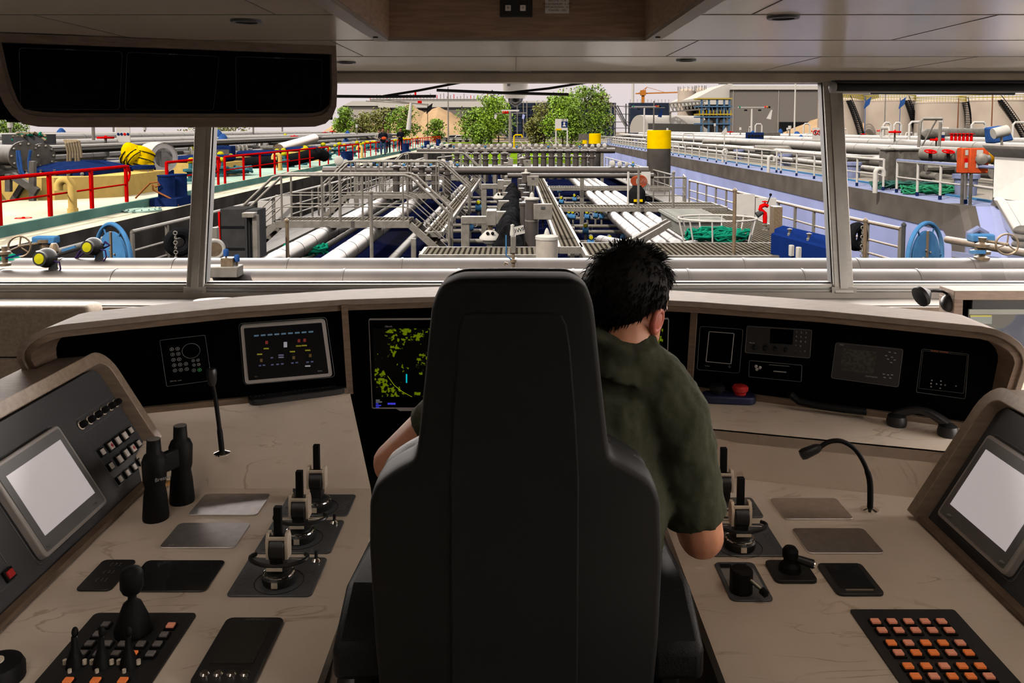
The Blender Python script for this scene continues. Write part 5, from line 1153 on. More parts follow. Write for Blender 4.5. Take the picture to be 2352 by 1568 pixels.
for (px, py, Y, s, lb) in ((45, 566, 10.3, 1, 'bronze handwheel on a blue gate valve at the far left'), (2313, 561, 10.3, -1, 'bronze handwheel on a blue gate valve at the far right')):
    q = P(px, py, Y=Y); t = thing('gate_valve', lb, 'valve', (q.x, Y, 0)); wheel(q, .13, .013, (.18 * s, -1, .05), bronze, t)
    c2 = q + V((.19 * s, .25, .02)); MB().cyl(q, c2, .02, n=8).build('spindle', bronze, t)
    MB().box(c2 + V((0, 0, .03)), (.3, .14, .1)).build('gearbox', blue, t, bevel=.02); MB().lathe((c2.x, c2.y, .05), [(.06, -2), (.06, 0), (.12, 0), (.12, .04), (.07, .05), (.07, .14), (.1, .15), (.1, .19)], 14).build('flange', bronze, t)
q = P(22, 603, Y=10); one(MB().tube([P(x, y, Y=10.05) for x, y in ((-20, 600), (0, 598), (15, 590), (30, 588), (45, 596), (38, 606), (15, 607), (-10, 612))], .035, 8).tube([P(x, y, Y=9.95) for x, y in ((-10, 595), (12, 597), (30, 600), (46, 604))], .03, 8), 'mooring_rope', greenr, 'green rope bundle on the cross pipe at the far left', 'rope')
q = P(12, 610, Y=9.2); t = thing('relief_valve', 'small bronze valve with blue lever at the far left edge', 'valve', q); MB().lathe(q, [(.06, 0), (.06, .03), (.03, .04), (.035, .12), (.06, .13), (.06, .16), (.03, .17), (.03, .22)], 12).build('body', bronze, t); MB().bar(q + V((.03, -.02, .09)), q + V((.2, -.03, .13)), .03, .02).build('lever', navyb, t)
q = P(2255, 590, Y=10); t = thing('relief_valve', 'small bronze valve left of the right handwheel', 'valve', q); MB().lathe(q, [(.09, -.05), (.09, 0), (.04, .02), (.05, .1), (.08, .12), (.08, .16), (.03, .18), (.05, .24)], 12).build('body', bronze, t); MB().bar(q + V((0, -.06, .07)), q + V((-.18, -.07, .07)), .04, .04).build('lever', blue, t)
q = P(124, 566, Y=10); q.x -= .0; t = thing('relief_valve', 'small bronze bleed valve between the two yellow-capped actuators', 'valve', q); MB().lathe(q - V((0, 0, .2)), [(.05, 0), (.03, .03), (.035, .12), (.06, .14), (.05, .2), (.03, .24)], 12).build('body', bronze, t); MB().bar(q + V((.1, 0, -.05)), q + V((.26, 0, 0)), .03, .03).build('lever', blue, t)
for s, nm, x0, x1 in ((-1, 'left', 205, 120), (1, 'right', 2175, 2420)):
    pass
pipe('hand_pipe', 'bare grey pipe slanting behind the left actuators', [P(95, 590, Y=12), P(240, 550, Y=14)], .06, gald, 0); pipe('hand_pipe', 'bare tan pipe slanting behind the right handwheel', [P(2175, 550, Y=14), P(2420, 592, Y=11.5)], .06, bronze, 0)
# blue reels
for px, py, s, lb in ((260, 592, 1, 'light blue cable reel wheel at the left'), (2125, 590, -1, 'light blue cable reel wheel at the right')):
    q = P(px, py, Y=13); ax = V((-.6 * s, -.8, 0)); t = thing('cable_reel', lb + ', behind the cross pipes', 'reel', (q.x, 13, ZD))
    MB().torus(q, .54, .035, ax, 36, 8).build('outer_ring', blue, t); MB().lathe(q, [(0, -.02), (.42, -.02), (.42, .02), (0, .02)], 32, ax).build('disc', blue, t)
    x, y = orth(ax)
    for k in range(6): a = math.pi / 3 * k; MB().cyl(q + (x * math.cos(a) + y * math.sin(a)) * .4, q + (x * math.cos(a) + y * math.sin(a)) * .54, .015, n=6).build('spoke', blue, t)
    MB().bar(q - ax.normalized() * .0 + ax.normalized() * .03, q + ax.normalized() * .03 + V((0, 0, .42)), .05, .02, up=ax).build('strap', bronze, t)
    MB().bb((q.x - .3, 12.9, ZD), (q.x + .3, 13.6, q.z - .35)).build('stand', blue, t)
    for k in range(5): MB().ell(q + ax.normalized() * .03 + (x * math.cos(k * 1.25) + y * math.sin(k * 1.25)) * .12, (.02,) * 3, 6, 4).build('bolt', galv, t)
# ventilation cabinet left
a, b = P(505, 480, Y=15), P(566, 595, Y=15); t = thing('ventilation_cabinet', 'tall dark louvred cabinet with a red edge strip beyond the cross pipes', 'cabinet', ((a.x + b.x) / 2, 15.2, ZD))
MB().bb((a.x, 15, ZD), (b.x, 15.6, a.z)).build('body', xm('cabinet_grey', 78, 76, 76, .7), t, bevel=.01); MB().bb((b.x, 15.0, ZD), (b.x + .22, 15.5, a.z - .02)).build('louvre_frame', xdark, t)
for k in range(4): MB().bb((b.x + .02 + k * .05, 14.985, b.z - .2), (b.x + .045 + k * .05, 15.0, a.z - .08)).build('slat', xblack, t)
MB().bb((a.x - .03, 14.98, ZD), (a.x, 15.1, a.z - .05)).build('edge_strip', redp, t); MB().bb((a.x, 14.99, a.z - .35), (b.x - .03, 15, a.z - .31)).build('seam', xblack, t); MB().bb((a.x, 14.99, a.z - .75), (b.x - .03, 15, a.z - .71)).build('seam', xblack, t)
MB().bb((b.x + .0, 14.8, a.z - .14), (b.x + .22, 15.0, a.z - .05)).build('hinge_block', galv, t, bevel=.01); MB().bb((b.x + .17, 14.85, ZD), (b.x + .25, 15, a.z - .1)).build('side_post', galv, t)
# blue-capped pair and white wheel at the left end of the centre window
t = thing('valve_block', 'steel block with two blue-capped screws on the nearest cross pipe', 'valve', P(520, 640, Y=9)); q = P(515, 622, Y=9)
MB().box(q, (.36, .2, .12)).build('block', galv, t, bevel=.01); MB().box(q + V((.05, 0, .1)), (.13, .12, .1)).build('yoke', bronze, t)
for px, py, h in ((519, 577, .07), (544, 590, .2)):
    c_ = P(px, py, Y=9); MB().lathe(c_ - V((0, 0, .05)), [(.028, 0), (.03, .02), (.03, .06), (.02, .075)], 12).build('blue_cap', bluec, t); MB().cyl(c_ - V((0, 0, h)), c_ - V((0, 0, .04)), .012, n=8).build('screw', bronze, t)
q = P(492, 572, Y=11.5); t = thing('pulley_wheel', 'cream pulley wheel in a bracket beside the left window post', 'pulley', q); MB().torus(q, .12, .035, (.5, -1, 0), 24, 8).build('rim', lamp, t); MB().lathe(q, [(0, -.03), (.11, -.03), (.11, .03), (0, .03)], 20, (.5, -1, 0)).build('disc', bronze, t); MB().bb((q.x - .04, 11.5, q.z), (q.x + .04, 11.6, q.z + .3)).build('bracket', galv, t)
# ================= left barge =================
XL0 = -8.2
lb = thing('barge', 'moored barge on the left with mint deck, cream walkway and black hull side', 'barge', (-19, 55, -3.6))
MB().bb((-30, 2, -3.6), (XL0, 106, ZB - .001)).build('hull', hull, lb)
MB().bb((-9.0, 2, ZB), (XL0, 106, ZB + .004)).build('side_walkway', cream, lb)
MB().bb((-9.06, 2, ZB), (-8.98, 106, ZB + .2)).build('coaming', seag, lb)
MB().bb((-30, 2, ZB), (-9.06, 106, ZB + .16)).build('deck', cream, lb)
MB().bb((-12.5, 26, ZB + .16), (-9.4, 106, ZB + .165)).build('deck_stripe', mint, lb)
ZL = ZB + .16
for k, (a, b) in enumerate(((13.2, 19.7), (22, 25.8), (26.4, 41), (43.5, 49), (51, 63), (65, 102))):
    rail('red_railing', ('red railing with rounded end beside the buff hatch coaming at far left', 'short red railing just left of the left window post', 'long red railing right of the left window post', 'short red railing by the second pair of blue bollards', 'red railing in front of the standing people', 'farthest red railing running to the end of the left barge')[k], [(-9.3, a, ZL), (-9.3, b, ZL)], .85, redp, 1.75 if k < 4 else 1.9, .03, (.5,), endloop=(k < 2), post='flat')
rail('red_railing', 'red corner railing cut off by the left picture edge', [(-9.6, 13.6, ZL), (-9.2, 12.6, ZL), (-9.9, 12.0, ZL)], .95, redp, 1, .04, (.45,))
for y, lb_ in ((20.5, 'pair of dark blue bollards with an orange rope, nearest on the left barge'), (42, 'second pair of dark blue bollards on the left barge, by the red railing gap'), (64.5, 'third pair of dark blue bollards on the left barge'), (80, 'fourth pair of dark blue bollards on the left barge'), (92, 'farthest pair of dark blue bollards on the left barge')):
    t = thing('double_bollard', lb_, 'bollard', (-8.6, y, ZB)); MB().bb((-8.95, y - .35, ZB), (-8.3, y + .75, ZB + .2)).build('base', navyb, t)
    for k in range(2): MB().lathe((-8.68 + .1 * k, y + k * .5, ZB + .2), [(.21, 0), (.2, .04), (.2, .52), (.215, .53), (.215, .56), (0, .565)], 20).build('post', navyb, t)
q = P(365, 425, Y=20.3)
one(MB().tube([P(x, y, Y=20.25) for x, y in ((311, 455), (335, 430), (345, 420), (362, 418), (367, 425), (358, 429), (350, 424), (352, 436), (372, 446), (390, 455), (408, 470), (413, 500), (414, 520))], .022, 6), 'mooring_rope', xm('orange_rope', 200, 120, 70, .8), 'orange rope slung round the nearest blue bollards and down the hull', 'rope')
for y, x, lb_ in ((17.1, -9.2, 'nearest'), (34.7, -9.9, 'second'), (50, -9.3, 'farthest')):
    z = ZL; r = .085; pts = [(x, y, z), (x, y, z + .55)] + [(x - .14 + .14 * math.cos(a), y, z + .55 + .14 * math.sin(a)) for a in [math.radians(k) for k in range(20, 181, 20)]] + [(x - .28, y, z + .47)]
    m = MB().tube(pts, r, 14); m.cyl((x, y, z), (x, y, z + .1), r * 1.25, n=14); one(m, 'gooseneck_vent', yel, lb_ + ' buff gooseneck vent pipe beside the red railings', 'vent')
t = thing('deck_hatch', 'round mint hatch with bolts on the left barge walkway', 'hatch', (-8.62, 19, ZB)); MB().lathe((-8.62, 19.0, ZB), [(.42, 0), (.42, .05), (.38, .06), (0, .075)], 28).build('cover', mint, t)
for k in range(16): MB().cyl((-8.62 + .39 * math.cos(k * .3927), 19 + .39 * math.sin(k * .3927), ZB + .05), (-8.62 + .39 * math.cos(k * .3927), 19 + .39 * math.sin(k * .3927), ZB + .08), .015, n=6).build('bolt', seag, t)
q = P(61, 512, Y=16.2); t = thing('handwheel_box', 'sea green box with a red handwheel near the left picture edge', 'valve', (q.x, 16.2, ZB)); a, b = P(22, 515, Y=16), P(100, 545, Y=16); MB().bb((a.x, 15.7, ZB - .02), (b.x, 16.5, a.z)).build('box', seag, t); MB().cyl((q.x, 16.1, a.z), (q.x, 16.1, a.z + .1), .03, n=8).build('spindle', xblack, t); wheel((q.x, 16.1, a.z + .1), .14, .02, (0, 0, 1), redp, t)
# coaming with blue hatch
t = thing('cargo_hatch', 'dark blue domed hatch on a buff coaming beside the nearest red railing', 'hatch', (-11.2, 22, ZL))
MB().prism([V((-12.9, 20.3, ZL)), V((-11.3, 20.2, ZL)), V((-10.1, 21.2, ZL)), V((-10.1, 24, ZL)), V((-12.9, 24, ZL))], (0, 0, .55)).build('coaming', yel, t)
MB().loft([[V((x, y, ZL + .55 + h)) for x, y in ((-12.6 + i, 21 + i), (-10.9 - i, 21 + i), (-10.9 - i, 23.6 - i), (-12.6 + i, 23.6 - i))] for i, h in ((0, 0), (0, .12), (.25, .22), (.6, .33))]).build('lid', navyb, t)
for k in range(5): MB().lathe((-12.4 + k * .35, 20.95, ZL + .55), [(.04, 0), (.05, .06), (.02, .1), (.035, .16)], 8).build('clamp', galv, t)
for y, lb_ in ((30, 'second'), (37, 'third'), (45, 'fourth')):
    t = thing('cargo_hatch', '%s dark blue hatch on a buff coaming along the left barge' % lb_, 'hatch', (-11.4, y, ZL)); MB().bb((-12.8, y, ZL), (-10.7, y + 2.5, ZL + .5)).build('coaming', yel, t); MB().bb((-12.6, y + .2, ZL + .5), (-10.9, y + 2.3, ZL + .75)).build('lid', navyb, t, bevel=.1)
t = thing('vent_drum', 'buff drum with a blue lid and hanging chain behind the railing end', 'vent', (-10.5, 23.3, ZL)); MB().cyl((-10.5, 23.3, ZL), (-10.5, 23.3, ZL + .62), .26, n=20).build('drum', yel, t); MB().cyl((-10.5, 23.3, ZL + .62), (-10.5, 23.3, ZL + .72), .3, n=20).build('lid', navyb, t)
MB().tube([(-10.2, 22.9, ZL + .6), (-10.15, 22.8, ZL + .2), (-10.15, 22.8, ZL)], .015, 5).build('chain', galv, t)
# yellow hose bundle and big white ring
t = thing('hose_bundle', 'bulging yellow tarpaulin hose bundle with dark lashings on the left barge', 'hose', P(318, 400, Y=25)); rn = random.Random(5)
for (a, b, r) in (((295, 352), (318, 372), .34), ((322, 350), (300, 388), .30), ((336, 345), (322, 390), .28), ((330, 362), (338, 396), .24)):
    p, q = P(*a, Y=25 + rn.uniform(-.3, .3)), P(*b, Y=25); pts = [p.lerp(q, k / 6) + V((0, 0, .05 * math.sin(k * 2))) for k in range(7)]
    pts = [pts[0] + (pts[0] - pts[1]) * .4] + pts; MB().tube(pts, [r * (.75, 1, 1.05, .95, 1.08, .97, .9, .7)[k] for k in range(8)], 14).build('fold', yelb, t, smooth=60)
    m = MB()
    for k in (1, 3, 5): m.tube([p.lerp(q, k / 6) + (orth(q - p)[0] * math.cos(a_) + orth(q - p)[1] * math.sin(a_)) * r * 1.04 for a_ in [j * .4 for j in range(16)]], .018, 4, closed=True)
    m.build('lashing', xblack, t)
q = P(376, 362, Y=25.5); t = thing('hose_drum', 'white hollow drum standing open-ended beside the yellow hose bundle', 'drum', q - V((0, 0, .5)))
ax = V((.75, -.55, 0)).normalized(); MB().lathe(q, [(.30, .0), (.44, 0), (.46, .03), (.48, -.5), (.46, -.75)], 28, ax).build('shell', xwhite, t); MB().lathe(q, [(.30, .0), (.28, -.3)], 24, ax).build('bore', xdark, t); MB().lathe(q - ax * .3, [(.28, 0), (0, .01)], 20, ax).build('core', xblack, t)
MB().bb((q.x - .5, q.y - .2, ZL), (q.x + .1, q.y + .5, q.z - .4)).build('stand', navyb, t)
# flanged pipe stubs with blue rope, grey A-frame
for px, r, lb_ in ((57, .38, 'large grey flanged pipe end draped with blue rope at far left'), (98, .33, 'second grey flanged pipe end beside the blue rope')):
    q = P(px, 358, Y=21 + (px > 60) * .8); ax = V((.8, -.6, 0)).normalized(); t = thing('flanged_pipe', lb_, 'pipe', q - V((0, 0, r))); MB().cyl(q, q - ax * 2.2, r * .72, n=20).build('pipe', gald, t); MB().lathe(q, [(0, .02), (r * .3, .02), (r, .0), (r, -.07), (r * .7, -.08)], 24, ax).build('flange', gald, t)
    x, y = orth(ax)
    for k in range(10): MB().ell(q + (x * math.cos(k * .628) + y * math.sin(k * .628)) * r * .82 + ax * .02, (.035,) * 3, 6, 4).build('bolt', galv, t)
one(MB().tube([P(x, y, Y=20.6) for x, y in ((40, 345), (42, 380), (52, 410), (62, 425), (70, 410), (66, 370), (70, 345))], .035, 6).tube([P(x, y, Y=20.5) for x, y in ((44, 345), (50, 390), (66, 420), (74, 440), (76, 462), (82, 468))], .028, 6), 'mooring_rope', bluec, 'bright blue rope hanging over the flanged pipe end at far left', 'rope')
one(MB().bar(P(28, 402, Y=20), P(86, 440, Y=20), .14, .16).bar(P(20, 440, Y=20), P(20, 400, Y=20), .12, .12).bar(P(75, 480, Y=20), P(75, 370, Y=20), .12, .12).bar(P(30, 460, Y=20.2), P(52, 425, Y=20.2), .12, .12), 'steel_trestle', gald, 'grey steel trestle under the flanged pipes at far left', 'trestle')
q = P(70, 318, Y=23); one(MB().bb((q.x - .55, 22.6, q.z - .16), (q.x + .6, 23.2, q.z + .12)), 'rope_tray', xdark, 'dark tray heaped with green and yellow rope at far left', 'tray')
for k, (mt, nm) in enumerate(((greenr, 'green'), (ropem, 'tan'))):
    m = MB(); rn = random.Random(k)
    for j in range(5): m.tube([P(28 + i * 13, 308 + rn.uniform(-5, 7) + (i in (0, 6)) * 10, Y=22.5 + rn.uniform(0, .4)) for i in range(7)], .03, 6)
    one(m, 'mooring_rope', mt, '%s rope loops lying over the dark tray at far left' % nm, 'rope')
m = MB()
for k in range(6): m.tube([P(148 + k * 5, 322, Y=22.3), P(152 + k * 6, 330 - k, Y=22), P(156 + k * 6, 350, Y=22), P(155 + k * 6.5, 378 - (k % 3) * 8, Y=22)], .03, 6)
one(m, 'mooring_rope', ropem, 'tan rope hanks hung over the pipes left of the yellow bundle', 'rope')
# long pipes of the left barge
rn = random.Random(11); n_lp = 0
for k, (x, z, r, mt) in enumerate(((-14.2, .95, .10, xwhite), (-14.6, .85, .12, gald), (-13.6, .35, .16, gald), (-12.9, .1, .14, gald), (-15.4, .55, .2, gald), (-16.4, 1.0, .12, gald), (-17.5, .6, .22, gald), (-19.5, .95, .18, xwhite), (-22, 1.1, .2, gald), (-25, 1.15, .22, xwhite))):
    pipe('deck_pipe', ('white' if mt is xwhite else 'grey') + ' pipe running the length of the left barge, number %s outward from the walkway' % ('one two three four five six seven eight nine ten'.split()[k]), [(x, 13 + k * .7, z + .1), (x, 100, z + .1)], r, mt, 3.1, n=10)
for k in range(16):
    y = 26 + k * 4.6; pipe('deck_pipe', 'grey cross pipe on the deck of the left barge', [(-25, y, .35 + rn.uniform(-.2, .5)), (-13, y, .25 + rn.uniform(-.1, .5))], rn.uniform(.08, .17), gald, 3, 'cross pipes of the left barge', n=8)
one(MB().bb((-14.6, 16, 1.08), (-14.0, 60, 1.14)), 'cable_tray', xwhite, 'long pale perforated cable tray over the pipes of the left barge', 'tray')
# scattered deck gear: each kind built once, copied
def kit(zone, ztop):
    K = {}
    t = thing('covered_valve', '', 'valve', (0, 0, 0)); MB().cyl((0, 0, 0), (0, 0, .5), .12, n=10).build('stem', gald, t); MB().lathe((0, 0, .45), [(.3, 0), (.32, .2), (.22, .45), (.08, .55), (0, .56)], 9).build('cover', bluec, t); K['covered_valve'] = (t, 'blue fabric cover over a valve ' + zone)
    t = thing('gate_valve', '', 'valve', (0, 0, 0)); MB().lathe((0, 0, 0), [(.14, 0), (.14, .2), (.25, .22), (.25, .3), (.12, .32), (.1, .6), (.04, .62), (.04, .95)], 12).build('body', gald, t); wheel((0, 0, .95), .24, .03, (0, 0, 1), redp, t); K['gate_valve'] = (t, 'valve with a red handwheel ' + zone)
    t = thing('pipe_hoop', '', 'hoop', (0, 0, 0)); MB().tube([(-.5, 0, 0), (-.5, 0, 1.0), (-.4, 0, 1.12), (.4, 0, 1.12), (.5, 0, 1.0), (.5, 0, 0)], .05, 8).build('hoop', xwhite, t); K['pipe_hoop'] = (t, 'white pipe hoop standing up ' + zone)
    t = thing('equipment_box', '', 'box', (0, 0, 0)); MB().bb((-.5, -.3, 0), (.5, .3, .6)).build('box', navyb, t, bevel=.03); MB().bb((-.42, -.32, .25), (.42, -.3, .5)).build('panel', gald, t); K['equipment_box'] = (t, 'dark blue equipment box ' + zone)
    t = thing('flange_joint', '', 'pipe fitting', (0, 0, 0)); MB().cyl((-.6, 0, .4), (.6, 0, .4), .2, n=12).build('pipe', gald, t); 
    for s in (-.25, 0, .25): MB().cyl((s - .04, 0, .4), (s + .04, 0, .4), .32, n=14).build('flange', galv, t)
    MB().bb((-.1, -.08, 0), (.1, .08, .3)).build('support', gald, t); K['flange_joint'] = (t, 'grey bolted pipe joint ' + zone)
    t = thing('vent_post', '', 'vent', (0, 0, 0)); MB().cyl((0, 0, 0), (0, 0, 1.3), .07, n=8).build('post', galv, t); MB().cyl((0, 0, 1.3), (0, 0, 1.5), .13, n=10).build('head', xwhite, t); K['vent_post'] = (t, 'slim grey vent post with a pale head ' + zone)
    t = thing('teal_valve', '', 'valve', (0, 0, 0)); MB().lathe((0, 0, 0), [(.2, 0), (.2, .1), (.12, .12), (.16, .3), (.28, .34), (.28, .42), (.1, .44), (.1, .6)], 12).build('body', teal, t); MB().ell((0, 0, .68), (.14, .14, .12), 10, 6).build('cap', ycap, t); K['teal_valve'] = (t, 'teal valve with a yellow cap ' + zone)
    return K
def scatter(K, kinds, pts, grp, zone_z=0):
    seen = set()
    for (x, y, z), kd in zip(pts, kinds):
        hz, z = z, zone_z
        t, lb_ = K[kd]
        if kd not in seen: t.location = (x, y, z); t.scale = (1, 1, 1 + hz); t['label'] = lb_; t['group'] = lb_ + grp; seen.add(kd)
        else: dup(t, (x, y, z), lb_, rz=rn.choice((0, 1.57, .6)), sc=(s_ := rn.uniform(.8, 1.15), s_, s_ * (1 + hz)))
    for kd in K:
        if kd not in seen:
            t = K[kd][0]
            for c_ in list(t.children):
                for g in list(c_.children): bpy.data.objects.remove(g)
                bpy.data.objects.remove(c_)
            bpy.data.objects.remove(t)
K1 = kit('on the left barge', 0)
pts, kd = [], []
names = ['covered_valve', 'gate_valve', 'equipment_box', 'flange_joint', 'vent_post', 'teal_valve', 'flange_joint', 'equipment_box']
for k in range(170):
    y = 19 + 75 * (k / 170) ** 1.25 + rn.uniform(-1, 1); x = -rn.uniform(13, 29.5) if k % 3 else -rn.uniform(10.2, 13)
    if x > -13 and y < 27: continue
    pts.append((x, y, rn.choice((0, .3, .6)) if x < -13 else 0)); kd.append(names[k % 8] if x < -13 else ('teal_valve', 'flange_joint', 'gate_valve')[k % 3])
scatter(K1, kd, pts, ', left', ZL)
# notice board with safety signs
q = P(283, 308, Y=31); t = thing('notice_board', 'white safety notice board with round blue and red signs on the left barge', 'sign', (q.x, 31, ZL)); MB().bb((q.x - .25, 31, q.z - .3), (q.x + .25, 31.04, q.z + .3)).build('board', xwhite, t); MB().cyl((q.x, 31.06, ZL), (q.x, 31.06, q.z), .03, n=6).build('post', galv, t)
for k in range(4): MB().lathe((q.x - .18 + k * .12, 30.995, q.z), [(.05, 0), (.05, -.01)], 14, (0, 1, 0)).build('symbol', redp if k == 2 else navyb, t)
# gantry mast with arms
def mast(px, py, Y, base, s, label, flag=False):
    q = P(px, py, Y=Y); t = thing('signal_mast', label, 'mast', (q.x, Y, base)); k = s
    MB().cyl((q.x, Y, base), (q.x, Y, q.z), .13 * k, .10 * k, n=10).build('post', xwhite, t); MB().bar((q.x - 2.6 * k, Y, q.z + .05), (q.x + 2.6 * k, Y, q.z + .05), .09 * k, .07 * k).build('crossarm', galv, t); MB().box((q.x, Y, q.z + .18 * k), (3.2 * k, .18 * k, .08 * k)).build('radar_bar', xwhite, t)
    for j, (dx, mt) in enumerate(((-1.4, xm('green_lamp', 20, 150, 100, .4)), (1.5, redp), (1.75, orange), (2.0, xblack))): MB().ell((q.x + dx * k, Y, q.z + .2 * k), (.12 * k, .12 * k, .14 * k), 8, 6).build('lamp', mt, t)
    for dx in (-.7, .9): MB().box((q.x + dx * k, Y, q.z - .15 * k), (.3 * k, .2 * k, .18 * k)).build('searchlight', xblack, t)
    MB().prism([V((q.x + 2.2 * k, Y, q.z - .1)), V((q.x + 2.35 * k, Y, q.z - .1 * k)), V((q.x + 2.2 * k, Y, q.z - 1.2 * k)), V((q.x + 1.7 * k, Y + .1, q.z - 1.1 * k))], (0, .02, 0)).build('flag', xwhite if not flag else navyb, t)
    return t
q = P(943, 240, Y=92); t = thing('raised_boom', 'slanting white mast with thin crossarms at the far end of the left barge', 'mast', (q.x, 92, ZL)); MB().cyl(P(938, 298, Y=92), P(944, 236, Y=92), .28, .16, n=10).build('post', xwhite, t); MB().bar(P(866, 228, Y=92), P(985, 241, Y=92), .15, .15).build('crossarm', galv, t); MB().bar(P(840, 232, Y=92), P(944, 238, Y=92), .1, .1).build('stay', galv, t)
for k in range(3): MB().ell(P(961 + k * 3, 235, Y=92), (.1, .1, .2), 6, 4).build('lamp', redp, t)
# people
def person(px, py, Y, h, top, bot, label, rz=0, held=None):
    q = P(px, py, Y=Y); q.z = ZL; t = thing('person', label, 'person', q); R = lambda x, y, z: q + Matrix.Rotation(rz, 3, 'Z') @ V((x, y, z)) * (h / 1.75)
    m = MB(); m.ell(R(0, 0, 1.62), (.085, .10, .12), 12, 8); m.ell(R(0, -.10, 1.61), (.02, .03, .03), 6, 5); m.tube([R(0, 0, 1.5), R(0, 0, 1.4)], .055, 8)
    for s in (-1, 1):
        m.tube([R(s * .22, 0, 1.38), R(s * .27, .03, 1.12), R(s * .18, -.18, 1.05)], [.05, .042, .03], 8); m.tube([R(s * .18, -.18, 1.05), R(s * .15, -.25, 1.06)], [.035, .025], 6)
        for f_ in range(4): m.tube([R(s * .16 + (f_ - 1.5) * .018, -.22, 1.06), R(s * .14 + (f_ - 1.5) * .018, -.29, 1.05)], .009, 4)
    m.tube([R(0, 0, .9), R(0, 0, 1.4)], .12, 8); sub(m.build('body', skin2, t), .02, 2)
    m = MB(); m.loft([[R(a * math.cos(u), b * math.sin(u), z) for u in [k * .5236 for k in range(12)]] for z, a, b in ((.82, .19, .13), (1.1, .18, .13), (1.3, .22, .13), (1.42, .2, .1), (1.47, .08, .07))])
    for s in (-1, 1): m.tube([R(s * .17, 0, 1.38), R(s * .24, 0, 1.34), R(s * .28, .03, 1.12), R(s * .2, -.14, 1.06)], [.075, .07, .06, .05], 8)
    sub(m.build('jacket', top, t), .022, 2)
    m = MB()
    for s in (-1, 1): m.tube([R(s * .1, 0, .9), R(s * .11, -.01, .5), R(s * .12, 0, .06)], [.1, .075, .055], 10)
    m.ell(R(0, 0, .9), (.18, .12, .12), 10, 6); sub(m.build('trousers', bot, t), .022, 2)
    MB().ell(R(0, .02, 1.67), (.095, .11, .10), 10, 8).build('hair', xm('brown_hair', 70, 50, 36, .8), t)
    for s in (-1, 1): MB().ell(R(s * .12, -.05, .04), (.05, .13, .05), 8, 5).build('shoe', xblack, t)
    if held: MB().ell(R(.05, -.3, 1.08), (.17, .08, .12), 10, 6).build('held_bag', held, t)
skin2 = xm('outdoor_skin', 205, 150, 120, .6); jb = xm('jeans_blue', 70, 90, 130, .8); drk = xm('dark_jacket', 38, 40, 52, .8)
person(880, 347, 56, 1.80, drk, jb, 'person in dark jacket and jeans holding an orange and blue bag', .2, orange)
person(892, 343, 60, 1.72, xm('grey_jacket', 92, 92, 100, .8), drk, 'person in a grey top standing just behind the one with the bag', -.3)
person(871, 341, 61, 1.70, xm('pale_coat', 190, 180, 170, .8), jb, 'person in a pale coat at the left of the group on the left barge', .5)
person(920, 338, 66, 1.82, drk, drk, 'person dressed in black standing apart on the right of the group', .6)

# ================= right barge =================
XR0 = 10.9
rbg = thing('barge', 'moored barge on the right with lavender hull, grey rubbing strip and railings', 'barge', (22, 60, -3.6))
MB().prism([V((XR0 + .03, 19.3, -3.6)), V((XR0 + .03, 19.7, ZB - 1.1)), V((XR0 + .03, 20.3, ZB)), V((XR0 + .03, 130, ZB)), V((XR0 + .03, 130, -3.6))], (27, 0, 0)).build('hull', lav, rbg)
MB().prism([V((XR0, 21.0, ZB - .66)), V((XR0, 130, ZB - .62)), V((XR0, 130, ZB + .01)), V((XR0, 21.0, ZB + .01))], (.06, 0, 0)).build('rubbing_strip', rub, rbg)
MB().prism([V((XR0, 21.0, ZB + .01)), V((XR0, 21.0, ZB - .66)), V((XR0, 20.55, ZB - 1.0)), V((XR0, 20.3, ZB - 2.8)), V((XR0, 19.2, ZB - 2.8)), V((XR0, 19.7, ZB - 1.1)), V((XR0, 20.25, ZB + .01))], (.4, 0, 0)).build('strip_end', rub, rbg)
MB().bb((XR0 + .4, 11, -3.6), (38, 19.6, ZB - 2.3)).build('aft_deck', lavd, rbg)
MB().bb((XR0, 20.3, ZB), (XR0 + 1.35, 130, ZB + .004)).build('side_walkway', lavd, rbg)
MB().bb((XR0 + 1.35, 20.3, ZB), (XR0 + 1.45, 130, ZB + .06)).build('coaming', blue, rbg)
MB().bb((XR0 + 1.45, 20.6, ZB), (38, 130, ZB + .02)).build('deck', xm('warm_grey_deck', 176, 168, 156, .5, var=.14, scale=.6, k=1.25), rbg)
lavr = xm('lavender_rail', 160, 168, 210, .5)
for a, b, lb_ in ((36, 62, 'long white railing with lavender feet on the right barge, left of the yellow-topped column end'), (64, 90, 'white railing beyond the yellow-topped column on the right barge'), (92, 126, 'farthest white railing of the right barge')):
    rail('deck_railing', lb_, [(XR0 + .45, a, ZB), (XR0 + .45, b, ZB)], .95, xwhite, 2.2, .035, (.5,), foot=navyb)
rail('deck_railing', 'white railing with lavender feet between the column and the right window post', [(XR0 + .45, 25.5, ZB), (XR0 + .45, 35.4, ZB)], .95, xwhite, 2.2, .035, (.5,), foot=navyb)
pth = [P(1990, 437, z=ZB), P(2150, 446, z=ZB), P(2232, 470, z=ZB)]
t = rail('stair_railing', 'lavender-topped white railing beside the stairs of the right barge', [(XR0 + .45, 24.6, ZB), (XR0 + .5, 20.9, ZB)], .95, xwhite, 1.25, .035, (.5,), foot=navyb)
MB().tube([(XR0 + .45, 24.6, ZB + .97), (XR0 + .5, 20.9, ZB + .97), (XR0 + 1.1, 18.2, ZB + .97), (XR0 + 1.45, 17.0, ZB - .3)], .045, 8).build('lavender_handrail', lavr, t); MB().tube([(XR0 + .5, 20.9, ZB + .5), (XR0 + 1.0, 18.6, ZB + .4), (XR0 + 1.15, 16.6, ZB - .9)], .03, 8).build('sloping_rail', xwhite, t)
MB().cyl((XR0 + .9, 18.7, ZB - .9), (XR0 + .9, 18.7, ZB + .6), .05, n=8).build('post', xwhite, t)
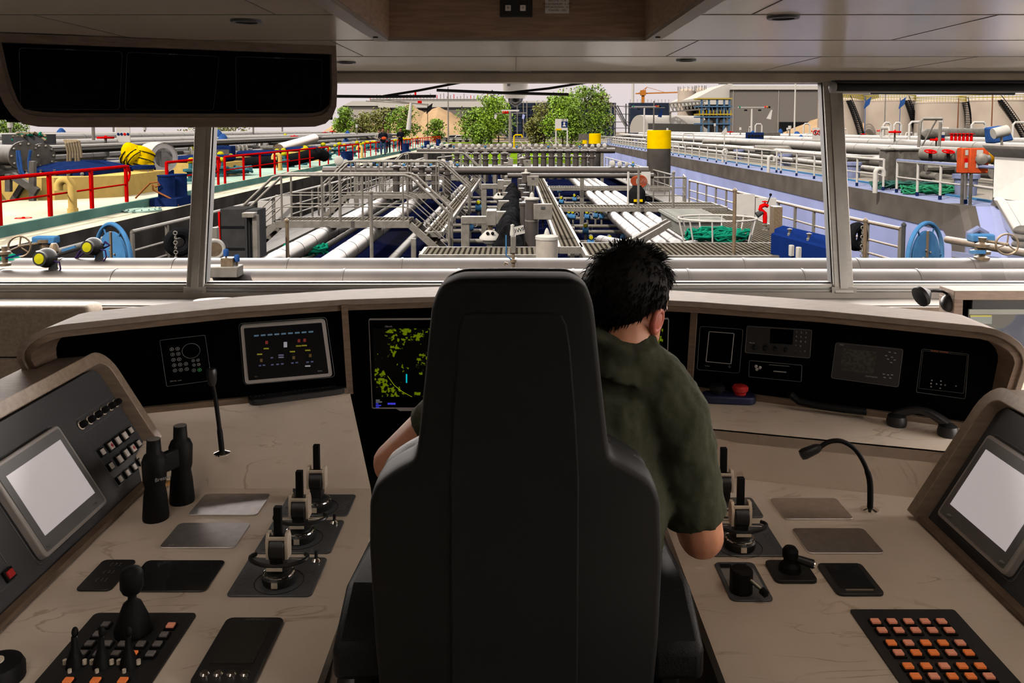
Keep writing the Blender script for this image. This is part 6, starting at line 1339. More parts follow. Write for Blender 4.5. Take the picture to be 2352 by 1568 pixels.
t = thing('ship_stairs', 'lavender ship stairs with yellow-edged treads at the right', 'stairs', (XR0 + 1.6, 18.5, -2.6))
for s in (0, 1.15): MB().bar((XR0 + 1.0 + s, 20.6, ZB), (XR0 + 1.3 + s, 16.5, ZB - 2.2), .08, .35, up=(0, 0, 1)).build('stringer', lav, t)
for k in range(6):
    f_ = k / 5; c_ = V((XR0 + 1.6 + .28 * f_, 20.3 - 3.6 * f_, ZB - .1 - 1.95 * f_)); MB().box(c_, (1.1, .34, .04)).build('tread', gald, t); MB().box(c_ + V((0, -.18, .01)), (1.1, .04, .06)).build('yellow_nosing', yelb, t)
t = thing('fairlead', 'lavender double bollard at the foot of the ship stairs', 'bollard', (XR0 + .55, 16.8, ZB - 1.2))
q = P(2245, 535, Y=16.5); MB().tube([q + V((-.15, 0, -.4)), q + V((-.15, 0, 0)), q + V((0, 0, .07)), q + V((.15, 0, 0)), q + V((.15, 0, -.4))], .08, 10).build('post', lavr, t); MB().bar(q + V((-.5, 0, -.42)), q + V((.9, -.6, -.55)), .1, .1).build('base', lavr, t)
# white superstructure at right edge
dhw = xm('deckhouse_white', 246, 240, 234, .5, var=.04, k=1.9); t = thing('deckhouse', 'white deckhouse wall cut by the right picture edge', 'deckhouse', (13, 17.5, -2))
a, b = P(2292, 334, Y=17.5), P(2600, 470, Y=17.5)
MB().bb((P(2298, 0, Y=17.5).x, 15.4, P(0, 455, Y=17.5).z), (b.x, 17.5, P(0, 345, Y=17.5).z)).build('wall', dhw, t, bevel=.02)
MB().loft([[V((x, y, z)) for x, y in ((x0, 15.3), (b.x, 15.3), (b.x, y0), (x0, y0))] for z, x0, y0 in ((P(0, 362, Y=17.5).z, P(2300, 0, Y=17.5).x, 17.5), (P(0, 340, Y=17.5).z, P(2280, 0, Y=17.5).x, 17.6), (P(0, 334, Y=17.5).z, P(2278, 0, Y=17.5).x, 17.65))]).build('roof_edge', xm('off_white', 205, 198, 190, .6), t)
MB().prism([P(x, y, Y=15.2) for x, y in ((2290, 458), (2300, 452), (2312, 460), (2420, 640), (2395, 640))], (0, .15, 0)).build('sloping_coaming', dhw, t, bevel=.03)
MB().prism([P(x, y, Y=15.3) for x, y in ((2312, 462), (2520, 462), (2520, 660), (2420, 640))], (0, .1, 0)).build('lower_wall', dhw, t)
one(MB().ell(P(2350, 530, Y=15), (.16, .16, .1)).ell(P(2348, 545, Y=15), (.18, .16, .1)).ell(P(2350, 562, Y=15), (.2, .16, .12)), 'sand_bags', gald, 'stacked grey rope bundles at the right picture edge', 'rope')
# right barge pipes and gear
for k, (x, z, r, mt) in enumerate(((14.5, .35, .22, galv), (15.6, .75, .25, galv), (13.6, .12, .12, galv), (16.8, .3, .18, gald), (18.5, .9, .25, galv), (20.5, .5, .2, gald), (23, 1.0, .25, galv), (26, .7, .3, gald))):
    pipe('deck_pipe', 'grey pipe running the length of the right barge, number %s outward from the walkway' % ('one two three four five six seven eight'.split()[k]), [(x, 25 + k * .8, z), (x, 124, z)], r, mt, 3.3, n=12)
for k in range(14):
    y = 27 + k * 6.5; pipe('deck_pipe', 'tan cross pipe on the deck of the right barge', [(13.4, y, .3 + rn.uniform(-.2, .5)), (30, y, .4 + rn.uniform(-.2, .6))], rn.uniform(.1, .2), galv, 3, 'cross pipes of the right barge', n=8)
def gz(px, py, Y): return P(px, py, Y=Y)
q = gz(2180, 352, 24); pipe('cargo_pipe', 'thick silver pipe stub with two red handwheels left of the orange cabinets', [gz(2120, 352, 24.5), gz(2205, 356, 23.5)], .22, galv, .8)
for px in (2137, 2178): 
    c_ = gz(px, 356, 23.4); t = thing('gate_valve', '%s red handwheel valve on the thick silver pipe stub' % ('left' if px < 2150 else 'right'), 'valve', c_); MB().cyl(c_ - V((0, 0, .15)), c_ + V((0, 0, .1)), .05, n=8).build('stem', xblack, t); wheel(c_ + V((0, 0, .1)), .15, .02, (0, -.3, 1), redp, t)
pipe('cargo_pipe', 'dark grey thick pipe crossing the right barge in front of the tanks', [gz(2118, 316, 45), gz(2128, 308, 45), gz(2290, 306, 45)], .3, gald, 2.5)
for k in range(6): 
    c_ = gz(2186 + k * 9, 312, 40); t = thing('gate_valve', 'red valve in the row of six in front of the dark grey thick pipe', 'valve', c_ - V((0, 0, .3)), 'row of six red valves'); MB().cyl((c_.x, c_.y, ZB), c_ + V((0, 0, .1)), .07, n=8).build('body', redp, t); wheel(c_ + V((0, 0, .1)), .12, .02, (0, 0, 1), redp, t)
# orange fire cabinets
for px, w2, lb_, Y in ((2216, .27, 'narrow orange-red fire cabinet, left of the pair', 20.6), (2235, .52, 'orange-red fire extinguisher cabinet with white pictograms, right of the pair', 20.5)):
    a = gz(px - 6, 340, Y); t = thing('fire_cabinet', lb_, 'cabinet', (a.x, Y, ZB)); x0 = a.x; h0, h1 = gz(0, 398, Y).z, gz(0, 340, Y).z
    MB().bb((x0, Y, h0), (x0 + w2 * .9, Y + .25, h1)).build('body', orange, t, bevel=.02); MB().bb((x0 + .05, Y + .02, ZB), (x0 + .1, Y + .1, h0)).build('leg', gald, t)
    for zz in (.72, .22): MB().bb((x0 + w2 * .3, Y - .01, h0 + (h1 - h0) * zz), (x0 + w2 * .6, Y, h0 + (h1 - h0) * zz + .13)).build('pictogram', xwhite, t)
    MB().bb((x0 + w2 * .25, Y - .008, h0 + .26), (x0 + w2 * .65, Y, h0 + .38)).build('panel', redp, t)
q = gz(2255, 365, 20.4); t = thing('flanged_pipe', 'grey bolted flange with an orange band right of the fire cabinets', 'pipe', q); ax = V((-.5, -.85, 0)).normalized(); MB().cyl(q, q - ax * 1.2 + V((.3, 0, 0)), .13, n=16).build('pipe', gald, t); MB().lathe(q, [(0, .05), (.07, .05), (.14, .01), (.14, -.05)], 20, ax).build('flange', galv, t); MB().cyl(q - ax * .35 + V((.09, 0, 0)), q - ax * .6 + V((.15, 0, 0)), .14, n=16).build('orange_band', xm('orange_band', 230, 160, 20, .5), t)
t = thing('pipe_post', 'dark square post under the grey flange', 'post', (0, 0, 0)); bpy.data.objects.remove(t)
one(MB().bb((q.x + .3, 20.2, ZB), (q.x + .42, 20.4, q.z)), 'support_post', gald, 'dark square post under the grey flange right of the fire cabinets', 'post')
# drums, blue covers, tanks, hoses
for i, (px, py, Y) in enumerate(((1957, 395, 32), (2218, 432, 23.5), (1803, 374, 42.5), (1698, 359, 52), (1625, 346, 66), (1570, 342, 74), (1461, 330, 98), (1400, 327, 110))):
    q = P(px, py, Y=Y); t = thing('deck_drum', '%s lavender lidded drum on the walkway of the right barge' % ('first, by the right window post,;nearest, beside the stair railing,;second from the right window post;third from the right window post;fourth from the right window post;fifth from the right window post;sixth from the right window post;farthest'.split(';')[i]), 'drum', (q.x, Y, ZB))
    MB().cyl((q.x, Y, ZB), (q.x, Y, ZB + .55), .28, .31, n=20).build('body', lavr, t); MB().cyl((q.x, Y, ZB + .5), (q.x, Y, ZB + .62), .36, n=20).build('lid', lavr, t)
for k, (px, py, Y) in enumerate(((2010, 430, 24.6), (1660, 362, 47), (1765, 384, 36), (2093, 0, 0))):
    if not Y: continue
    q = P(px, py, Y=Y); x = q.x; z = ZB; pts = [(x, Y, z), (x, Y, z + .6)] + [(x + .12 - .12 * math.cos(a), Y, z + .6 + .12 * math.sin(a)) for a in [math.radians(j) for j in range(20, 181, 32)]] + [(x + .24, Y, z + .5)]
    one(MB().tube(pts, .07, 12), 'gooseneck_vent', xwhite, ('nearest', 'third', 'second')[k] + ' white gooseneck vent on the edge of the right barge', 'vent')
for k, (px, Y) in enumerate(((2052, 28), (2085, 27.6))):
    a = P(px, 342, Y=Y); t = thing('deck_tank', ('left', 'right')[k] + ' grey rounded tank behind the stair railing', 'tank', (a.x, Y, ZB)); MB().bb((a.x - .25, Y, ZB), (a.x + (.2 if not k else .9), Y + .6, a.z)).build('body', gald, t, bevel=.12, seg=3); MB().bb((a.x - .3, Y - .05, a.z - .04), (a.x + (.25 if not k else 1.6), Y + .65, a.z + .02)).build('lid', galv, t)
def coil(name, label, c_, R, mt, n=14, sq=.35, seed=0, r=.028, par=None):
    rr_ = random.Random(seed); m = MB()
    for k in range(n):
        a = R * rr_.uniform(.6, 1.1); m.tube([V(c_) + V((a * math.cos(u) + rr_.uniform(-.05, .05), a * sq * math.sin(u), .02 + rr_.uniform(0, .22))) for u in [j * .42 for j in range(15)]], r, 5, closed=True)
    return one(m, name, mt, label, 'hose')
q = P(2085, 402, Y=26); coil('hose_coil', 'dark green hose coil on the deck behind the stair railing', (q.x, 26, ZB + .02), 1.1, xm('dark_green_hose', 70, 120, 110, .6), 12, .5, 1)
q = P(2145, 418, Y=24); coil('hose_coil', 'bright green hose coil in front of the orange cabinets', (q.x, 24, ZB + .02), .85, xm('bright_green_hose', 60, 165, 120, .5), 12, .5, 2)
q = P(545, 385, Y=33); coil('hose_coil', 'green hose coil behind the long red railing', (q.x, 31, ZL + .1), 1.1, teal, 12, .7, 3, .05)
one(MB().tube([P(x, y, Y=36 + i * .6) for i, (x, y) in enumerate(((535, 378), (580, 374), (630, 372), (680, 365), (730, 352), (745, 358)))], .28, 12), 'black_hose', xblack, 'thick black cargo hose lying behind the long red railing', 'hose')
pipe('boom_pipe', 'tan slanting crane boom on the left barge above the red railing', [P(640, 342, Y=45), P(722, 318, Y=52)], .28, bronze, 0)
# gantry hoops and tall posts on right barge
for k, (x0, x1, yt, yb, Y) in enumerate(((2029, 2046, 282, 320, 52), (2054, 2070, 282, 318, 54), (2089, 2118, 280, 330, 46), (2232, 2264, 281, 312, 48), (2327, 2360, 281, 310, 50), (1846, 1860, 284, 306, 70), (1735, 1750, 285, 305, 75))):
    a, b = P(x0, yt, Y=Y), P(x1, yt, Y=Y); z = ZB; r = .07
    one(MB().tube([(a.x, Y, z), (a.x, Y, a.z - .15), (a.x + .12, Y, a.z), (b.x - .12, Y, a.z), (b.x, Y, a.z - .15), (b.x, Y, z)], r, 8), 'pipe_hoop', xwhite, '%s pale pipe hoop counted rightwards from left of the right window post' % ('third', 'fourth', 'fifth', 'sixth', 'seventh', 'second', 'first')[k], 'hoop')
t = thing('davit', 'grey davit frame with a long top arm right of the window post', 'davit', P(2110, 338, Y=27)); MB().tube([P(x, y, Y=27) for x, y in ((2110, 338), (2114, 280), (2120, 273), (2164, 273))], .05, 8).build('arm', galv, t); MB().tube([P(x, y, Y=27) for x, y in ((2152, 274), (2117, 336))], .025, 6).build('brace', gald, t)
t = thing('flag_post', 'short post flying a small red white and blue flag on the right barge', 'flag', P(2157, 342, Y=28)); MB().cyl(P(2157, 342, Y=28), P(2160, 280, Y=28), .05, n=8).build('post', galv, t)
for k, mt in enumerate((xwhite, navyb, redp)): a = P(2160, 303 + k * 7, Y=28); MB().bb((a.x, 28, a.z - .1), (a.x + .15, 28.02, a.z)).build('flag_stripe', mt, t)
q = P(2298, 303, Y=26); t = thing('searchlight', 'silver cylindrical searchlight over a blue cover at the upper right', 'searchlight', q); MB().cyl(P(2281, 307, Y=26), P(2314, 299, Y=26), .17, n=18).build('drum', lamp, t); MB().prism([P(x, y, Y=26.6) for x, y in ((2279, 293), (2316, 288), (2330, 322), (2282, 330))], (0, .5, 0)).build('blue_cover', bluec, t, bevel=.05); MB().cyl(P(2300, 312, Y=26), P(2302, 345, Y=26), .04, n=8).build('stand', galv, t)
q = P(1735, 312, Y=60); t = thing('air_cooler', 'blue framed cooler unit with dark fans on the right barge', 'machine', (q.x, 60, ZB)); a, b = P(1717, 304, Y=60), P(1754, 320, Y=60); MB().bb((a.x, 60, b.z), (b.x, 60.5, a.z)).build('frame', navyb, t)
for k in range(5): c_ = a.lerp(b, (k + .5) / 5); MB().lathe((c_.x, 59.99, (a.z + b.z) / 2), [(.1, 0), (.1, -.02)], 12, (0, 1, 0)).build('fan', xblack, t)
a, b = P(1754, 304, Y=62), P(1792, 322, Y=62); one(MB().bb((a.x, 62, b.z), (b.x, 63, a.z)), 'storage_box', gald, 'plain grey box right of the blue framed cooler unit', 'box')
one(MB().prism([P(x, y, Y=50) for x, y in ((1668, 292), (1671, 308), (1660, 310), (1655, 308))], (0, .05, 0)).cyl((P(1664, 310, Y=50).x, 50, ZB), P(1664, 305, Y=50), .04, n=6), 'reflector_panel', xwhite, 'small tilted pale panel above the right barge pipes', 'panel')
t = thing('no_entry_board', 'white board with two round red prohibition signs left of the right window post', 'sign', P(1878, 322, Y=44)); a, b = P(1867, 293, Y=44), P(1889, 320, Y=44); MB().bb((a.x, 44, b.z), (b.x, 44.05, a.z)).build('board', xwhite, t)
for px in (1873, 1883):
    c_ = P(px, 304, Y=43.98); m = MB().torus(c_, .115, .018, (0, 1, 0), 20, 6).bar(c_ + V((-.08, 0, .08)), c_ + V((.08, 0, -.08)), .02, .02).build('prohibition_ring', redp, t); MB().bb((c_.x - .02, 43.97, c_.z - .06), (c_.x + .02, 43.99, c_.z + .06)).build('pictogram', xblack, m)
K2 = kit('on the right barge', 0); pts, kd = [], []
names = ['covered_valve', 'flange_joint', 'gate_valve', 'vent_post', 'flange_joint', 'pipe_hoop']
for k in range(80):
    y = 26 + 90 * (k / 80) ** 1.1 + rn.uniform(-1, 1); x = min(36, rn.uniform(14.2, 15 + y * .28)); pts.append((x, y, rn.choice((.1, .5, .7)))); kd.append(names[k % 6])
scatter(K2, kd, pts, ', right', ZB + .02)
# ================= things right of centre on own ship =================
for (px0, px1, yt, yb, ym, Y, lb_) in ((1487, 1541, 300, 446, 341, 42, 'largest yellow-topped grey mooring column, right of the centre'), (1353, 1380, 307, 358, 330, 84, 'second yellow-topped mooring column, farther away'), (1338, 1354, 309, 345, 330, 120, 'farthest yellow-topped mooring column, half hidden')):
    a, b = P(px0, yt, Y=Y), P(px1, yt, Y=Y); r = (b.x - a.x) / 2; c_ = (a + b) / 2; t = thing('mooring_column', lb_, 'mooring column', (c_.x, Y, -3.6)); zm = P(0, ym, Y=Y).z
    MB().cyl((c_.x, Y, -3.6), (c_.x, Y, zm), r, n=28).build('steel_pile', conc, t); MB().lathe((c_.x, Y, zm), [(r * 1.005, 0), (r * 1.005, c_.z - zm), (r * .9, c_.z - zm + .02), (0, c_.z - zm)], 28).build('yellow_band', yelb, t)
q = P(1463, 466, Y=26.5); t = thing('black_barrel', 'black barrel with a yellow OIL label under an orange rope coil', 'barrel', q); MB().lathe(q, [(.24, 0), (.265, .05), (.265, .36), (.25, .40), (.16, .5), (.14, .56), (0, .57)], 24).build('drum', xblack, t)
lb2 = MB().bb((q.x - .14, 26.22, q.z + .06), (q.x + .14, 26.25, q.z + .14)).build('label', yelb, t); text('lettering', 'OIL', (q.x, 26.215, q.z + .1), .08, xblack, (1, 0, 0), (0, 0, 1), lb2, .001)
q = P(1466, 416, Y=27.2); m = MB()
for k in range(5): m.torus(q + V((k * .04 - .08, -.02 * k, 0)), .15 + .01 * k, .022, (.35, 1, .1), 16, 5)
one(m, 'rope_coil', xm('orange_red_rope', 200, 90, 60, .8), 'orange-red rope coil hung above the black barrel', 'rope')
one(MB().bb((q.x + .12, 27.3, q.z - .3), (q.x + .42, 27.4, q.z + .3)).cyl((q.x - .3, 27.4, ZD), (q.x - .3, 27.4, q.z + .3), .04, n=6), 'locker_panel', xwhite, 'small white panel behind the orange-red rope coil', 'panel')
# locker bins
a = P(1550, 520, Y=19.5); t = thing('grit_bin', 'pale grey plastic storage bin with ribbed lid, right of the four pipes', 'bin', (5.0, 19.8, zc)); x0, x1 = P(1548, 0, Y=19.5).x, P(1648, 0, Y=19.5).x; zt = P(0, 500, Y=19.5).z; zb_ = zc - .1
MB().loft([[V((x, y, z)) for x, y in ((x0 + i, 18.6 + i), (x1 - i, 18.6 + i), (x1 - i, 21 - i), (x0 + i, 21 - i))] for z, i in ((zb_, .05), (zt, 0))]).build('body', xm('bin_grey', 176, 176, 170, .6), t)
MB().bb((x0 - .04, 18.55, zt), (x1 + .04, 21.05, zt + .06)).build('lid', xm('bin_lid', 200, 200, 194, .5), t)
for k in range(7): MB().bb((x0, 18.7 + k * .33, zt + .06), (x1, 18.85 + k * .33, zt + .09)).build('rib', xm('bin_lid', 200, 200, 194, .5), t)
# hose basket
q = P(1652, 556, Y=17.2); t = thing('hose_basket', 'open oval white rail basket holding a green hose', 'basket', (q.x, 17.2, zc - .1))
ctr = V((q.x, 17.4, zc - .08)); rxx = .78
el = lambda u, s, z: ctr + V((rxx * s * math.cos(u), .62 * s * math.sin(u), z))
for z, s in ((.5, 1.05), (0, .9)): MB().tube([el(k * .3142, s, z) for k in range(20)], .022, 8, closed=True).build('ring', xwhite, t)
for k in range(10): MB().cyl(el(k * .628, .9, 0), el(k * .628, 1.05, .5), .018, n=6).build('upright', xwhite, t)
coil('green_hose', 'bright green hose coiled inside the oval white basket', ctr + V((0, 0, .03)), .62, greenr, 20, .8, 9, .022)
q = P(690, 535, Y=17.5); coil('green_hose', 'green hose coil beneath the nearest gangway', (q.x, 18, zr(-2.75)), .45, greenr, 10, .8, 4, .03)
# red water cannon
q = P(1757, 545, Y=19.5); t = thing('fire_monitor', 'red water cannon on a steel post at the right railing', 'water cannon', (q.x, 19.5, ZW))
A = lambda x, y: P(x, y, Y=19.5)
MB().tube([A(1757, 590), A(1757, 505)], .045, 10).build('riser', galv, t); MB().tube([A(1757, 512), A(1757, 497), A(1757, 490), A(1752, 486), A(1746, 480), A(1748, 474), A(1757, 470), A(1764, 474)], [.05, .055, .05, .05, .05, .05, .055, .04], 12).build('swan_neck', redp, t)
MB().cyl(A(1752, 486), A(1738, 494), .05, .075, 14).build('nozzle', xdark, t); MB().cyl(A(1762, 470), A(1770, 449), .012, n=6).build('tiller_bar', xblack, t); MB().ell(A(1770, 447), (.035,) * 3, 8, 6).build('knob', xblack, t)
wheel(A(1757, 463), .06, .012, (0, 0, 1), redp, t); MB().lathe(A(1757, 530), [(.06, 0), (.06, .02), (.04, .03), (.04, .12), (.06, .13), (.06, .15)], 12).build('valve', bronze, t)
# white boards behind rail, tan locker
for a_, b_, lb_ in (((1690, 446), (1733, 505), 'left'), ((1736, 455), (1782, 520), 'right')):
    p, q = P(*a_, Y=23), P(*b_, Y=23); one(MB().bb((p.x, 23, q.z), (q.x, 23.1, p.z)), 'white_board', xwhite, lb_ + ' white panel behind the right railing near the red water cannon', 'panel')
for a_, b_, lb_ in (((592, 462), (625, 520), 'left'), ((632, 448), (668, 503), 'right')):
    p, q = P(*a_, Y=21), P(*b_, Y=21); one(MB().bb((p.x, 21, q.z), (q.x, 21.1, p.z)), 'white_board', xwhite, lb_ + ' white panel behind the left railing beside the dark louvred cabinet', 'panel')
p, q = P(1778, 475, Y=18.5), P(1796, 545, Y=18.5); one(MB().bb((p.x, 18.5, ZW), (q.x, 18.8, p.z)), 'steel_locker', bronze, 'narrow tan steel locker right of the red water cannon', 'locker')
# big blue chest
t = thing('blue_chest', 'big dark blue steel chest with silver hinges in front of the right railing', 'chest', (6.3, 14.5, ZD)); B1 = xm('chest_blue', 32, 62, 142, .45, k=.9, var=.1, scale=2)
fr_ = [P(1771, 536, Y=15.2), P(1925, 585, Y=13.0)]; zb_ = ZD; d = V((.55, .9, 0)).normalized() * .9
f0, f1 = fr_; MB().loft([[V((f0.x, f0.y, zb_)), V((f1.x, f1.y, zb_)), V((f1.x, f1.y, zb_)) + d, V((f0.x, f0.y, zb_)) + d], [V((f0.x, f0.y, f0.z)), V((f1.x, f1.y, f0.z)), V((f1.x, f1.y, f0.z)) + d, V((f0.x, f0.y, f0.z)) + d]]).build('body', B1, t, bevel=.01)
dd = (f1 - f0); dd.z = 0; Z1 = f0.z
MB().loft([[V((f0.x, f0.y, Z1)) + d * a, V((f1.x, f1.y, Z1)) + d * a, V((f1.x, f1.y, Z1)) + d, V((f0.x, f0.y, Z1)) + d] for a in (.25,)] + [[V((f0.x, f0.y, Z1 + .06)) + d * .3, V((f1.x, f1.y, Z1 + .06)) + d * .3, V((f1.x, f1.y, Z1 + .06)) + d, V((f0.x, f0.y, Z1 + .06)) + d]]).build('lid', B1, t)
for f_ in (.25, .55, .85):
    c_ = V((f0.x, f0.y, Z1)) + dd * f_ + d * .3; MB().lathe(c_, [(.04, 0), (.04, .04), (.02, .05), (.03, .1), (.05, .12), (0, .14)], 10).build('clamp', galv, t)
for f_ in (.35, .46): c_ = V((f0.x, f0.y, Z1 - .2)) + dd * f_; MB().box(c_ + V((-.02, -.04, 0)), (.09, .08, .2), math.atan2(dd.y, dd.x)).build('hinge', lamp, t, bevel=.015)
# tyres/fenders, poles
for px, py, Y, R, lb_ in ((412, 556, 15.5, .27, 'black round fender with hanging chain outside the left railing'), (1968, 543, 16.2, .28, 'black tyre fender by the right window post')):
    q = P(px, py, Y=Y); t = thing('fender', lb_, 'fender', q - V((0, 0, R))); MB().torus(q, R * .68, R * .36, (.6, -1, 0), 24, 10).build('tyre', xblack, t)
    for k in range(7): MB().torus(q + V((.02, -.22, .2 - k * .09)), .035, .011, (1 if k % 2 else 0, 0 if k % 2 else 1, 0), 8, 5).build('chain_link', galv, t)
for px, yt, yb, Y, mt, lb_ in ((1988, 505, 600, 14, bronze, 'tan upright pole right of the right window post'), (2076, 515, 595, 14.2, xdark, 'dark upright post left of the right blue reel'), (1688, 436, 592, 15.2, bronze, 'tall thin tan pole in front of the green hose basket'), (1547, 395, 540, 21, galv, 'grey pole beside the pale storage bin'), (1467, 385, 480, 24, galv, 'thin grey pole in front of the black barrel'), (659, 505, 592, 15.5, bronze, 'tan upright pole in front of the nearest gangway'), (852, 440, 592, 15.6, galv, 'tall grey pole in front of the two left silver pipes'), (780, 402, 510, 19.4, galv, 'grey pole at the middle of the nearest gangway')):
    a, b = P(px, yt, Y=Y), P(px, yb, Y=Y); one(MB().cyl((a.x, Y, max(b.z, ZD)), (a.x, Y, a.z), .035, n=8).lathe((a.x, Y, a.z), [(.045, -.03), (.045, 0), (.02, .03), (0, .04)], 8), 'upright_pole', mt, lb_, 'pole')
# own-ship small blue/yellow valves
K3 = kit('among the pipes of the ship in front', 0)
tv = thing('butterfly_valve', 'blue-bodied valve with a yellow cap among the pipes of the ship in front', 'valve', (0, 0, 0), 'blue valves with yellow caps'); tv['_w'] = (0, 0, 0)
MB().cyl((-.12, 0, .18), (.12, 0, .18), .14, n=14).build('body', blue, tv); MB().ell((0, -.02, .42), (.1, .1, .1), 10, 8).build('actuator', blk, tv); MB().lathe((0, -.12, .42), [(.075, .0), (.075, .02), (0, .03)], 14, (0, -1, 0)).build('cap', ycap, tv); MB().torus((.2, -.05, .3), .09, .012, (.3, 1, 0), 14, 5).build('wheel', lamp, tv); MB().cyl((0, 0, -.42), (0, 0, .1), .05, n=8).build('stem', galv, tv)
wv_ = thing('wheel_valve', 'pale wheel valve on the pipes of the ship in front', 'valve', (0, 0, 0), 'pale wheel valves'); MB().lathe((0, 0, 0), [(.12, 0), (.12, .05), (.07, .07), (.07, .2), (.11, .22), (.11, .26)], 12).build('body', lamp, wv_); MB().lathe((0, -.1, .22), [(.17, 0), (.17, .04), (.13, .06), (.05, .07)], 16, (0, -1, 0)).build('flange', lamp, wv_); MB().bb((-.2, .02, .24), (.22, .08, .3)).build('handle', bluec, wv_)
wv_.location = (-6.4, 30, z1_)
sp = [(x, y) for x, y in ((1099, 488), (1080, 532), (1435, 556), (1368, 503), (1350, 507), (1320, 464), (1133, 407), (1290, 470), (1308, 505), (1285, 443), (1345, 540))]
tv.location = P(*sp[0], z=ZD + .3)
for p in sp[1:]: dup(tv, P(*p, z=ZD + .3), rz=rn.uniform(-.4, .4), sc=.75)
for k in range(22): dup(tv if k % 4 == 1 else wv_, (-6.2 + k * .24 + (5.4 if k > 17 else 0), 30 - (k % 2) * .06, z1_ - .01), rz=rn.uniform(-.5, .5), sc=(.4 if k % 4 == 1 else rn.uniform(.45, .75)))
for k in range(30): dup(tv if k % 5 == 0 else wv_, (-5.2 + k * .35, 46 - (k % 2) * .06, zr(-1.06)), rz=rn.uniform(-.5, .5), sc=(.45 if k % 5 == 0 else rn.uniform(.45, .75)))
for k in range(6): dup(tv, (2.0 + (k % 3) * .5, 22 + (k // 3) * 6.8, ZD + .42), rz=rn.uniform(-.5, .5), sc=.7)
scatter(K3, [], [], '')
# manifold stubs
ms = thing('manifold_stub', 'upright pale manifold stub in the far row across the ship in front', 'pipe fitting', (0, 0, 0), 'far manifold stubs'); MB().lathe((0, 0, 0), [(.15, 0), (.15, 1.1), (.2, 1.12), (.2, 1.2), (.14, 1.22), (.14, 1.4), (.22, 1.42), (.22, 1.5), (0, 1.52)], 14).build('stub', clad, ms); MB().box((0, -.05, 1.62), (.2, .1, .16)).build('nameplate', galv, ms)
ms.location = (.6, 43, zr(-2.6))
for k in range(1, 9): dup(ms, (.6 + k * .42, 43, zr(-2.6)))
for k in range(6): dup(ms, (-.6 - k * .5, 43.4, zr(-2.75)))
for k in range(5): dup(ms, (-4.2 + k * .45, 29.0, zr(-2.5)), sc=.8)
# far-end frames and yellow davit on own bow
for k, (a, b) in enumerate((((890, 325), (905, 312)), ((540 + 430, 330), (1050, 322)))): pass
rail('bow_railing', 'grey railing across the far bow of the ship in front', [(-5.5, 58, ZW), (-2.8, 70, ZW), (2.8, 70, ZW), (5.5, 58, ZW)], 1.1, galv, 1.8, .04, (.33, .66))
t = thing('yellow_davit', 'thin yellow davit hoop at the far bow', 'davit', P(1181, 340, Y=68)); MB().tube([P(x, y, Y=68) for x, y in ((1181, 342), (1181, 312), (1184, 310), (1198, 310), (1200, 316))], .07, 6).build('arm', yelb, t)
t = thing('signal_mast', 'grey bow mast with crossarm, red lamps and small flags on the centre line', 'mast', P(1172, 340, Y=70)); MB().cyl(P(1172, 345, Y=70), P(1172, 256, Y=70), .14, .1, n=8).build('post', galv, t); MB().bar(P(1137, 261, Y=70), P(1210, 259, Y=70), .08, .08).build('crossarm', galv, t); MB().box(P(1172, 254, Y=70), (1.5, .2, .14)).build('radar_bar', xwhite, t)
for k in range(3): MB().ell(P(1156 + k * 5, 258, Y=69.9), (.09, .09, .13), 6, 4).build('lamp', redp if k else orange, t)
for px in (1136, 1200): MB().prism([P(px, 262, Y=70), P(px + 6, 264, Y=70), P(px + 3, 274, Y=70), P(px - 1, 272, Y=70)], (0, .02, 0)).build('flag', xwhite if px < 1150 else lav, t)
catwalk('lengthwise grating near the far manifold left of the centre', -2.2, -1.8, 20, 42, zr(-2.5))
for k in range(9): one(MB().bb((-2.3, 18 + k * 3, ZD), (-2.2, 18.1 + k * 3, zr(-2.4))).bb((1.4, 18 + k * 3, ZD), (1.5, 18.1 + k * 3, zr(-2.5))), 'grating_leg', galv, 'grey legs under the centre gratings', 'support', 'legs under the centre gratings')
# ================= shore background =================
grass = xm('bank_grass', 128, 166, 30, .9, scale=2, var=.25, k=1.3); sand = xm('sand', 216, 180, 140, .95, scale=.25, var=.14, bump=.6); shed = xm('pale_shed', 216, 206, 196, .7, var=.05); corr = xm('corrugated_grey', 140, 132, 126, .7, scale=3, var=.04, k=1.2)
dkb = xm('dark_blue_cladding', 52, 60, 80, .5, scale=.4, var=.25); tankm = xm('tank_concrete', 212, 194, 178, .8, k=1.3, scale=.18, var=.12); roofw = xm('white_roof', 240, 232, 224, .6)
bank = thing('river_bank', 'shore beyond the barges with a strip of bright green grass', 'ground', (0, 200, -3.6)); MB().bb((-420, 133, -3.6), (420, 700, -.9)).build('quay', xm('quay_ground', 160, 146, 130, .9, scale=.1), bank)
MB().prism([V((-45, 125, -2.9)), V((28, 125, -2.9)), V((28, 150, -.75)), V((-45, 150, -.75))], (0, 0, -.8)).build('grass_slope', grass, bank)
# guard rail
rail('guard_rail', 'low grey crash barrier along the grass strip', [P(1010, 328, Y=152), P(1340, 328, Y=152)], .9, galv, 6, .1, (.6,))
